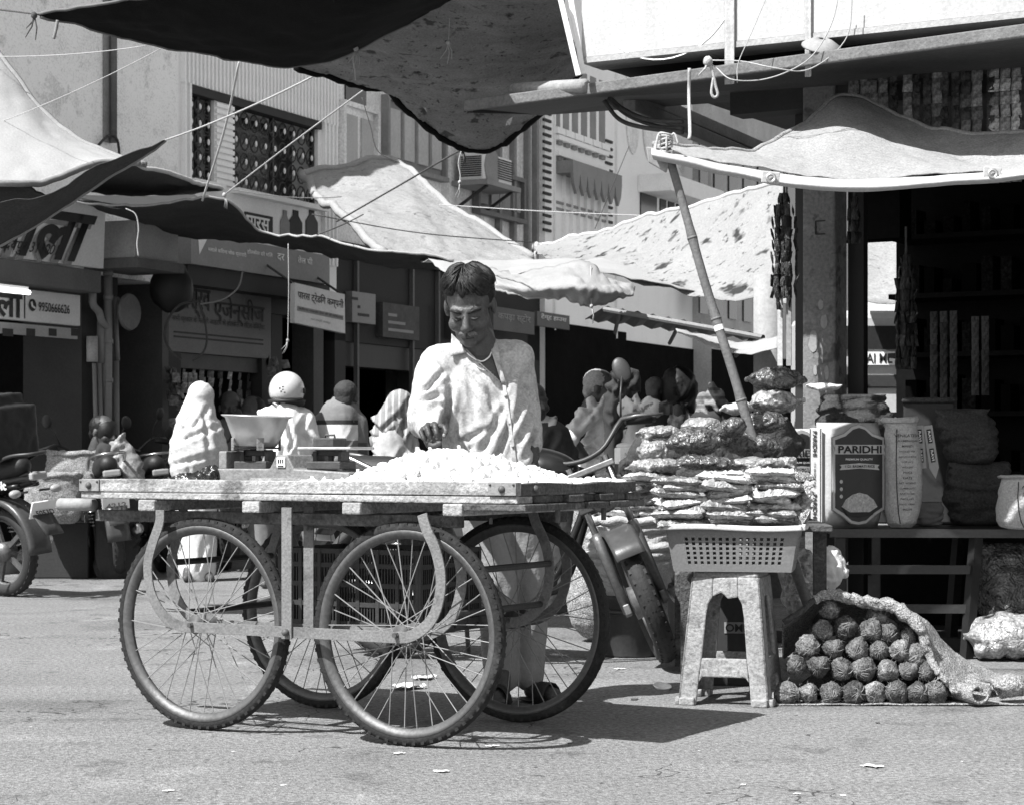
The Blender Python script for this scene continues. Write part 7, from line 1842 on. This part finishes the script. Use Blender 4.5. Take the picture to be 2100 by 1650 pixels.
for lab, L, Y in rows_:
    for k, (cx, cy) in enumerate(L):
        c = at(1400 + cx / 3, 1000 + cy / 3, Y)
        if lab == 'bottom row': c.z = .0435
        me, mf = rnd.choice(cc)
        o = inst('coconut', me, None, c, (rnd.uniform(-.5, .5), rnd.uniform(0, 6.28), rnd.uniform(-.6, .6)), rnd.uniform(.88, 1.16))
        inst('fibre_tuft', mf, o)['kind'] = 'stuff'
        tag(o, 'hairy brown coconut, %s from the stool in the %s of the pile' % (('first', 'second', 'third', 'fourth', 'fifth', 'sixth', 'seventh', 'eighth')[k], lab), 'coconut', 'coconuts piled on the jute mat')
for j in range(3):           # unseen ones carrying the pile from behind
    pass
core = MB().grid([[at(1612 + 330 * i / 12, 1425 - min(i * 2.0, (12 - i) * 1.7) * 14 * (j / 5), 8.10 + .09 * j / 5) if j < 5 else Vector((X(1612 + 330 * i / 12, 8.5), 8.5, .0)) for i in range(13)] for j in range(6)]).build('sack_heap', M_jute_d, None, True)
tag(core, 'dark jute bedding behind the coconut pile', 'sack')
# jute cover: dark left flap, thick bright fold over the top and down to the right
E_ = [(1606, 1272, 8.10), (1650, 1246, 8.10), (1696, 1216, 8.12), (1755, 1228, 8.10), (1825, 1240, 8.06), (1880, 1282, 8.03), (1905, 1340, 8.01), (1932, 1385, 7.99), (1962, 1425, 7.97)]
B1_ = [(1606, 1300, 8.30), (1650, 1262, 8.30), (1696, 1228, 8.34), (1765, 1234, 8.32), (1845, 1246, 8.28), (1905, 1288, 8.24), (1945, 1335, 8.2), (1985, 1372, 8.17), (2020, 1402, 8.14)]
B2_ = [(1606, 1345, 8.5), (1650, 1320, 8.55), (1696, 1300, 8.6), (1770, 1296, 8.6), (1850, 1306, 8.58), (1925, 1335, 8.5), (1985, 1362, 8.42), (2040, 1380, 8.36), (2090, 1402, 8.3)]
def lift0(v): v = v.copy(); v.z = max(v.z, .006); return v
G = bicubic([[at(*q) for q in r] for r in (E_, B1_, B2_)], 14)
for r in G:
    for i, q in enumerate(r): q = q + Vector((0, 0, .016 * noise.noise(q * 9) + .012 * (abs(noise.noise(q * 18)) - .2) + .004 * noise.noise(q * 50))); r[i] = lift0(q)
JC = thing('jute_cover', 'heavy jute sacking thrown over the coconut pile', 'sacking', Vector((X(1790, 8.2), 8.2, 0))); jb = JC.location.copy()
MB().grid([[q - jb for q in r] for r in G]).build('cloth', M_jute, JC, True, solid=.012)
fold_pts = [lift0(q) - jb + Vector((0, -.010, .002)) for q in G[0][20:]]
fm = MB(); nn = len(fold_pts)
fold_ = fold_pts
fm.tube(fold_, [.012 + .012 * math.sin(math.pi * min(1, k / nn * 1.3)) + .003 * noise.noise(Vector((k * .6, 0, 0))) for k in range(nn)], 18)
for i_, q in enumerate(fm.v): fm.v[i_] = q + Vector((0, .010, .012)) * noise.noise(q * 26) + Vector((.0, .006, .008)) * noise.noise(q * 60)
fm.build('front_fold', M_jute, JC, True)
MB().tube([lift0(q) - jb + Vector((0, -.008, 0)) for q in G[0][:24]], .012, 8).build('front_fold', M_jute_d, JC, True)
# rolled sack end and mat on the ground
p = gnd(2008, 1452); RS = thing('rolled_sack', 'rolled-up jute sack lying at the right end of the coconut pile', 'sacking', p + Vector((0, .05, .055)), R(20))
sp3 = [Vector((r_ * math.cos(a), 0, r_ * math.sin(a))) for a, r_ in [(k * .33, .012 + .0019 * k) for k in range(22)]]
g = [[q + Vector((0, y + .004 * noise.noise(q * 60 + Vector((y * 9, 0, 0))), 0)) for q in sp3] for y in (-.02, .03, .09, .16, .24)]
MB().grid(g).build('roll', M_jute, RS, True, solid=.010)
bag('jute_lump', 'lump of bunched jute right of the rolled sack', 2072, 1404, 8.0, (.065, .07, .045), M_jute, 21, .15, cat='sacking')
g = [[gnd(px, py) + Vector((0, 0, .006 + .004 * noise.noise(Vector((px * .02, py * .05, 0))))) for px in range(1586, 2200, 22)] for py in (1447, 1440, 1425, 1400, 1375)]
g = [[q + Vector((0, .010 * noise.noise(Vector((q.x * 9, 3, 0))), 0)) for q in r] for r in g]
tag(MB().grid(g).build('jute_mat', M_jute, None, True, solid=.006), 'flat jute mat under the coconuts', 'mat')
# bags behind the stool and pole
bag('plastic_bag', 'white printed plastic bag hanging open right of the bamboo foot', 1700, 1165, 9.2, (.075, .06, .10), mat('bag_white', .6, .5, .08, 8, .1, 60, .3), 22, .25, vox=.008)
bag('plastic_bag', 'grey translucent bag of goods between the stool and the bamboo foot', 1640, 1195, 9.0, (.075, .08, .16), M_poly, 23, .2, vox=.009)
bag('plastic_sack', 'big glossy plastic sack on the ground under the bench end', 2080, 1310, 9.75, (.22, .16, .11), M_poly, 24, .3, cat='sack', vox=.010).location.z = .11
full_sack('upright netted sack behind the bench end', Vector((X(2085, 10.05), 10.05, 0)), .30, .26, .52, M_poly_d, 25, .2, lean=-.1, amp=.02)
# ------------------------------------------------------------------ bench with rice sacks
BY = 9.85
bz_ = Z(1083, BY)
BN = thing('shop_bench', 'long dark bench with stepped lower rails before the shop', 'bench', (X(1700, BY), BY, 0), R(-3))
M_bench = mat('bench_dark', .016, .4, .2, 6, .2, 60, .1, spec=.3)
L = 1.35
MB().box((L / 2, .25, bz_ - .012), (L, .55, .024)).build('top', M_bench, BN, bevel=.004)
MB().box((L / 2, -.028, bz_ - .020), (L, .012, .040)).build('edge_strip', mat('bench_edge', .05, .35, .2, 6, .2, 60, .1, metal=.5), BN, bevel=.002)
for x in (.05, .67, 1.3):
    for y in (.0, .5): MB().bar((x - .05 * (x > .1), y - .03, 0), (x, y, bz_ - .024), .045, .045).build('leg', M_bench, BN)
for z_, x0, x1 in ((Z(1166, BY), .05, .67), (Z(1246, BY), .28, .65)): MB().bar((x0, -.01, z_), (x1, -.01, z_), .03, .04).build('rail', mat('rail_dark', .03, .5, .2, 6, .2, 60, .1), BN)
def pack_panel(mb_name, pts, y, m, parent, th=.004): return MB().poly([(x, y, z) for x, z in pts], (0, -th, 0)).build(mb_name, m, parent)
def rice_sack(label, px, py, Y, w, h, d, yaw, full=True):
    p = at(px, py, Y); p.z = bz_ + .002
    t = thing('rice_sack', label, 'sack', p, yaw)
    def fn(q): return 1
    g = MB(); nx, nz = 14, 16
    for sgn in (-1, 1):
        rows = []
        for j in range(nz + 1):
            r = []
            for i in range(nx + 1):
                u, v = i / nx * 2 - 1, j / nz * 2 - 1
                k = (1 - abs(u) ** 6) ** .5 * (1 - abs(v) ** 6) ** .5
                r.append(Vector((u * w / 2, sgn * d / 2 * k + .004 * noise.noise(Vector((u * 3, v * 3, sgn + px))), h / 2 + v * h / 2)))
            rows.append(r if sgn < 0 else r[::-1])
        g.grid(rows)
    g.build('bag', mat('rice_bag_pale', .42, .5, .06, 6, .08, 60, .2, spec=.5), t, True)
    Mk = mat('rice_print_dark', .030, .45, .1, 6, .1, 60, .1, spec=.5); y = -d / 2 - .004
    W, Hq = w * .40, h
    # dark field with ogee outline, set inside a pale and a thin dark line
    def ogee(s): return [(-W * s, h * .17), (-W * s, h * .86), (-W * .55 * s, h * (.90)), (-W * .25 * s, h * .965), (0, h * .985), (W * .25 * s, h * .965), (W * .55 * s, h * .90), (W * s, h * .86), (W * s, h * .17), (W * .62 * s, h * .11), (W * .3 * s, h * .04), (0, h * .025), (-W * .3 * s, h * .04), (-W * .62 * s, h * .11)]
    pack_panel('print_border', [(x, h * .5 + (z - h * .5) * 1.0) for x, z in ogee(1.07)], y - .000, M_mgrey, t)
    pack_panel('print_border', [(x * .985, h * .5 + (z - h * .5) * .985) for x, z in ogee(1.05)], y - .004, mat('rice_pale', .46, .5, .08, 6, .1, 60, .1), t)
    f = pack_panel('print_field', [(x, h * .5 + (z - h * .5) * .93) for x, z in ogee(.94)], y - .008, Mk, t)
    pack_panel('title_band', [(-W * 1.06, h * .70), (-W * .96, h * .745), (-W * 1.06, h * .79), (W * 1.06, h * .79), (W * .96, h * .745), (W * 1.06, h * .70)], y - .0125, MATS['rice_pale'], t)
    letter('PARIDHI', M_ink, t, (0, y - .017, h * .745), (1, 0, 0), (0, 0, 1), W * 1.75, h * .072, .002, bold=.03)
    letter('PREMIUM QUALITY', M_ink_w, t, (0, y - .012, h * .65), (1, 0, 0), (0, 0, 1), W * 1.1, h * .022, .002, bold=.02)
    pack_panel('ribbon', [(-W * .8, h * .55), (-W * .72, h * .578), (-W * .8, h * .60), (0, h * .615), (W * .8, h * .60), (W * .72, h * .578), (W * .8, h * .55), (0, h * .565)], y - .0125, MATS['rice_pale'], t)
    letter('1121 BASMATI RICE', M_ink, t, (0, y - .0165, h * .585), (1, 0, 0), (0, 0, 1), W * 1.2, h * .024, .002, bold=.02)
    pts = [(-W * .72, h * .20), (-W * .55, h * .27), (-W * .30, h * .315), (0, h * .335), (W * .30, h * .315), (W * .55, h * .27), (W * .72, h * .20), (W * .4, h * .15), (-W * .4, h * .15)]
    pack_panel('rice_picture', pts, y - .0125, mat('rice_picture', .40, .7, .4, 40, .5, 90, .2), t)
    pack_panel('bowl_picture', [(-W * .72, h * .20), (-W * .4, h * .15), (W * .4, h * .15), (W * .72, h * .20), (W * .5, h * .12), (0, h * .10), (-W * .5, h * .12)], y - .0145, M_dgrey, t)
    for k in range(3):
        MB().ell((-W * .72, y - .012, h * (.30 + .07 * k)), (.009, .003, .009), 10, 8).build('print_dot', MATS['rice_pale'], t)
    # side gusset with vertical lettering
    gx = -w / 2 - .002; gp = MB().box((gx, 0, h * .5), (.006, d * .62, h * .90)).build('gusset', MATS['rice_pale'], t, bevel=.002)
    for s in (-1, 1): MB().box((gx - .003, s * d * .27, h * .5), (.004, .006, h * .88)).build('gusset_line', M_dgrey, gp)
    for zc in (.80, .20): letter('PARIDHI', M_ink, gp, (gx - .004, 0, h * zc), (0, 0, -1), (0, -1, 0), h * .24, d * .22, .003, bold=.03)
    letter('1121 BASMATI RICE', M_ink, gp, (gx - .004, 0, h * .50), (0, 0, -1), (0, -1, 0), h * .24, d * .10, .003, bold=.02)
    return t
rice_sack('printed rice sack with dark ogee label standing foremost on the bench', 1738, 1070, 9.98, .345, .485, .155, R(26))
rice_sack('second printed rice sack half hidden behind the snack pouches', 1628, 1040, 10.2, .30, .46, .14, R(20))
# round woven sack with print
def round_sack(label, px, py, Y, r, h, m, texts, seed, top=True):
    p = at(px, py, Y); p.z = bz_ + .002; t = thing('woven_sack', label, 'sack', p)
    prof = [(0, 0), (r * .55, 0), (r * .80, h * .04), (r * .97, h * .16), (r, h * .4), (r * .97, h * .7), (r * .90, h * .9), (r * .86, h * .955)]
    if top: prof += [(r * .98, h * .965), (r * 1.02, h * .99), (r * .9, h * 1.01), (r * .6, h * .99), (0, h * .97)]
    else: prof += [(r * .7, h), (0, h)]
    bm_l = MB().lathe([(prof[0])] + [(a0_[0] + (b0_[0] - a0_[0]) * q_ / 4, a0_[1] + (b0_[1] - a0_[1]) * q_ / 4) for a0_, b0_ in zip(prof, prof[1:]) for q_ in (1, 2, 3, 4)], 44)
    for i_, q in enumerate(bm_l.v):
        e_ = Vector((q.x, q.y, 0)); bm_l.v[i_] = q + (e_.normalized() if e_.length > 1e-4 else e_) * (.006 * fold(Vector((q.x * 9, q.y * 9, q.z * 14)), seed)) + Vector((.012 * math.sin(q.z * 7), 0, .012 * noise.noise(q * 9) * (q.z / h)))
    b_ = bm_l.build('bag', m, t, True)
    z = h * .84
    for k, (tx, wd) in enumerate(texts):
        hh_ = .012 if k > 1 else .016
        me = text_mesh(tx, None, .01); xs = [v.co.x for v in me.vertices]; sc = wd / (max(xs) - min(xs)); a0 = -.10
        for v in me.vertices:
            s_ = v.co.x * sc; a = -math.pi / 2 + a0 + s_ / r + .25; rr_ = r * (1.0 if z > h * .25 else .97) + .010
            v.co = Vector((rr_ * math.cos(a), rr_ * math.sin(a), z + v.co.y * sc * .9))
        me.materials.clear(); me.materials.append(M_ink); o = bpy.data.objects.new('lettering', me); COL.objects.link(o); o.parent = t
        z -= h * .048
    MB().tube([Vector((r * k_ * math.cos(a), r * k_ * math.sin(a), h * zz_)) for a, k_, zz_ in ((-2.0, .93, .90), (-2.02, 1.005, .6), (-1.98, 1.005, .35), (-1.9, .99, .15), (-1.8, .85, .04))], .0022, 5).build('seam', M_ink, t, True)
    return t
TX = [('VENKATESH', .11), ('LAXMINAGAR', .10), ('MANDI', .05), ('PACKED FOR', .07), ('SAHARA RICE', .075), ('LOT NO.', .05), ('WEIGHT', .05), ('PRICE', .04), ('DATE', .04), ('NET WEIGHT', .075), ('COMMODITY', .07), ('BATCH NO.', .065), ('PACK NO.', .06), ('FOOD GRAIN', .07), ('INDIA', .04)]
round_sack('upright round woven sack printed with many lines, right of the rice sacks', 1848, 1070, 9.95, .085, .505, M_woven, TX, 3)
round_sack('woven sack with folded top cut by the right edge of the bench', 2100, 1075, 9.75, .13, .24, M_woven, [('STOCK', .08), ('APRIL 2019', .12), ('SPL KAM', .10), ('BRAND NO.', .10), ('PRODUCE', .11), ('INDIA', .06)], 5)
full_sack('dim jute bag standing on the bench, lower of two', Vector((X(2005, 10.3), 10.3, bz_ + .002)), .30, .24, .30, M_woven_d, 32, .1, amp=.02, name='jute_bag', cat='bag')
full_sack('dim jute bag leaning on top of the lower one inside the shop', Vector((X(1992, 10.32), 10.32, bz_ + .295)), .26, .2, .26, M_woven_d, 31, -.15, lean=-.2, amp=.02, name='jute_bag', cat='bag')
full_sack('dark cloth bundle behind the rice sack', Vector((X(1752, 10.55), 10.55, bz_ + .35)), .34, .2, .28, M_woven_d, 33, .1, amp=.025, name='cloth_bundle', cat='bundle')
full_sack('small printed bag on the bench behind the round sack', Vector((X(1905, 10.2), 10.2, bz_ + .002)), .13, .1, .11, M_cloth_g, 34, .3, name='small_bag', cat='bag')
p = at(1905, 1070, 10.6); p.z = bz_; dbn = thing('grain_bin', 'dark square grain bin with a padded lid on the bench', 'bin', p, R(-10))
MB().box((0, .1, .30), (.25, .25, .60)).build('bin', mat('bin_dark', .022, .6, .2, 5, .2, 60, .05), dbn, bevel=.01); MB().cap((-.12, -.03, .605), (.12, -.03, .605), .014, .014).build('lid_roll', M_jute_d, dbn, True)
for k, (px, a) in enumerate(((1885, R(6)), (1903, R(14)))):
    p = at(px, 872, 10.02); t = thing('paper_tag', ('left', 'right')[k] + ' long pale printed tag hanging between the round sack and the bin', 'tag', p, 0, rot=(0, a * -.6, 0))
    MB().poly([(-.020, 0, 0), (.020, 0, 0), (.022, 0, -.20), (.0 if k else .022, 0, -.25 if k else -.20), (-.022, 0, -.20)], (0, .004, 0)).build('paper', M_cloth_p, t)
    for j, z_ in enumerate((-.05, -.14)):
        q_ = MB().box((0, -.002, z_), (.020, .003, .065)).build('print_block', M_ink, t); letter('RAVI', M_ink_w, q_, (0, -.004, z_), (0, 0, -1), (1, 0, 0), .05, .012, .002, bold=.03)
# white slab and odds behind the column foot
bag('cloth_fold', 'folded white cloth on the ledge at the column foot', 1688, 793, 10.35, (.085, .07, .018), M_cloth_w, 41, .1, cat='cloth')
p = at(1745, 900, 10.5); p.z = bz_; dk = thing('dark_crate', 'dark crate behind the rice sack on the bench', 'crate', p, R(-20))
for k in range(1): MB().box((0, .1, .17), (.42, .3, .33)).build('crate_box', mat('crate_dim', .012, .7, .2, 5, .2, 60, .1), dk, bevel=.008)
# ------------------------------------------------------------------ left side: grain sacks, hanging sachets of the agency shop
full_sack('pale lumpy grain sack beside the left motorcycle', Vector((X(112, 15.9), 15.9, .42)), .42, .3, .36, M_jute, 51, .1, 'roll', amp=.012, wv=(7, 7, 7))
full_sack('grain sack with thick rolled rim behind the lumpy one', Vector((X(158, 16.3), 16.3, .60)), .46, .32, .34, M_jute, 52, -.1, 'roll', amp=.012, wv=(7, 7, 7))
cr_ = tag(MB().box((0, 0, .21), (.5, .6, .42)).build('wooden_crate', M_dgrey, None, bevel=.01, loc=Vector((X(130, 16.4), 16.4, 0))), 'dark wooden crate carrying the grain sacks at left', 'crate')
for k, (px, py, n, mi, lab) in enumerate(((378, 728, 4, 0, 'leftmost dim'), (398, 732, 6, 1, 'pale'), (414, 734, 7, 0, 'mottled'), (432, 735, 6, 0, 'second mottled'), (452, 738, 5, 2, 'short dark'), (472, 740, 7, 1, 'long pale'), (492, 742, 8, 0, 'longest grey'), (510, 745, 6, 2, 'dark'), (530, 748, 5, 1, 'rightmost bright'))):
    t_, z_ = fq(px, py, -.1); t = thing('sachet_strip', lab + ' strip of sachets hanging in the agency shop doorway', 'sachets', fworld(t_, -.1, z_), FROT, 'sachet strips in the agency shop')
    for j in range(n): inst('sachet', sa[mi], t, (0, .01 * math.sin(j * 3), -.05 - j * .085), (.15 * math.sin(j), .1 * math.sin(j * 2 + k), .3 * math.sin(j * 1.3 + k)), (1.6, 1.5, 1.35))
t_, z_ = fq(390, 762, .2); t = thing('sachet_strip', 'triple row of bright sachets pinned above the woman in white', 'sachets', fworld(t_, .2, z_), FROT)
for c in range(3):
    for j in range(2): inst('sachet', sa[1], t, ((c - 1) * .085, 0, -.05 - j * .085), (.1, 0, .1 * c), (1.6, 1.5, 1.35))
rnd = random.Random(9)
for (px0, px1, lab) in ((345, 368, 'left'), (545, 600, 'right')):
    t_, z_ = fq((px0 + px1) / 2, 740, .12); t = thing('sachet_cluster', 'crowded dim cluster of hanging packets %s of the agency doorway' % lab, 'sachets', fworld(t_, .12, z_), FROT)
    for k in range(26): inst('sachet', sa[rnd.choice((0, 0, 2))], t, (rnd.uniform(-.18, .18) * (px1 - px0) / 45, rnd.uniform(-.05, .03), rnd.uniform(-.75, 0)), (rnd.uniform(-.4, .4), rnd.uniform(-.3, .3), rnd.uniform(-.8, .8)), (1.7, 1.6, 1.4))
# wires and switch in front of the painted sign
rope('cable', 'black cable loop hanging before the painted agency sign, wide loop', [(405, 618, 18.4), (370, 625, 18.4), (345, 655, 18.4), (338, 690, 18.4), (350, 720, 18.4), (372, 738, 18.4)], .012, M_rope_d, cat='cable')
rope('cable', 'black cable loop hanging before the painted agency sign, narrow loop', [(408, 622, 18.4), (420, 660, 18.4), (424, 700, 18.4), (415, 725, 18.4), (395, 740, 18.4)], .010, M_rope_d, cat='cable')
rope('cord', 'grey cord drooping across the big agency letters', [(498, 555, 18.6), (488, 590, 18.6), (455, 615, 18.6), (405, 625, 18.6)], .008, M_mgrey)
# ------------------------------------------------------------------ litter on the road
M_scrap = mat('scrap', .55, .9, .2, 20, .2, 60, .2, rand=.3); M_leaf = mat('dry_leaf', .07, .9, .3, 20, .2, 60, .2)
def scrap_me(seed, m):
    g = [[Vector(((u - .5) * (1 + .3 * noise.noise(Vector((u * 3, v * 3, seed)))), (v - .5) * (.7 + .5 * noise.noise(Vector((v * 4, seed, u)))), .10 + .16 * noise.noise(Vector((u * 3 + seed, v * 3, 0))))) for u in [i / 5 for i in range(6)]] for v in [j / 5 for j in range(6)]]
    o = MB().grid(g).build('scrap', m, None, False, fix=False); me = o.data; bpy.data.objects.remove(o); return me
sm = [scrap_me(s, M_scrap) for s in (1, 2, 3)] + [scrap_me(s, M_leaf) for s in (4, 5)]
rnd = random.Random(31)
named = [(905, 1582, .045, 0, 'white paper scrap on the road in the bottom middle'), (818, 1545, .035, 1, 'small white scrap just under the near right wheel'), (1788, 1572, .06, 2, 'grey scrap of paper on the road at bottom right'), (345, 1622, .03, 0, 'tiny scrap on the road at bottom left'), (1322, 1298, .03, 1, 'white scrap beside the leaning front wheel'), (1270, 1372, .05, 2, 'torn foil scrap below the motorcycle'), (1800, 1482, .025, 3, 'dark chip on the road before the coconuts'), (1300, 1434, .045, 3, 'dark twig-like scrap between cart and stool'), (835, 1412, .13, 1, 'crumpled white paper under the cart'), (870, 1392, .11, 0, 'second crumpled paper lying under the cart hub'), (1010, 1530, .04, 0, 'pale scrap in the spoke shadows of the near right wheel')]
for (px, py, s, mi, lab) in named:
    o = inst('paper_scrap', sm[mi], None, gnd(px, py) + Vector((0, 0, .002)), (0, 0, rnd.uniform(0, 6)), (s, s, s * (.5 if s < .1 else .9))); tag(o, lab, 'litter')
for k in range(26):
    px, py = rnd.uniform(40, 2060), rnd.uniform(1400, 1640); s = rnd.uniform(.008, .022)
    if 1380 < px and py < 1460: continue
    o = inst('litter_chip', sm[rnd.choice((0, 1, 2, 3, 4))], None, gnd(px, py) + Vector((0, 0, .001)), (0, 0, rnd.uniform(0, 6)), (s, s, s * .5)); tag(o, 'tiny chip of litter strewn on the open road', 'litter', 'tiny litter strewn on the road')
p = gnd(1358, 1412); tag(MB().lathe([(0, .004), (.03, .006), (.036, .014), (.038, .012), (.03, .002), (0, 0)], 18).build('bottle_cap', M_lgrey, None, True, loc=p + Vector((0, 0, .002)), rot=(.25, .1, 0)), 'round pale lid lying upturned between the cart and the stool', 'lid')
# crack in the road at left
bpy.data.scenes.remove(TMP)
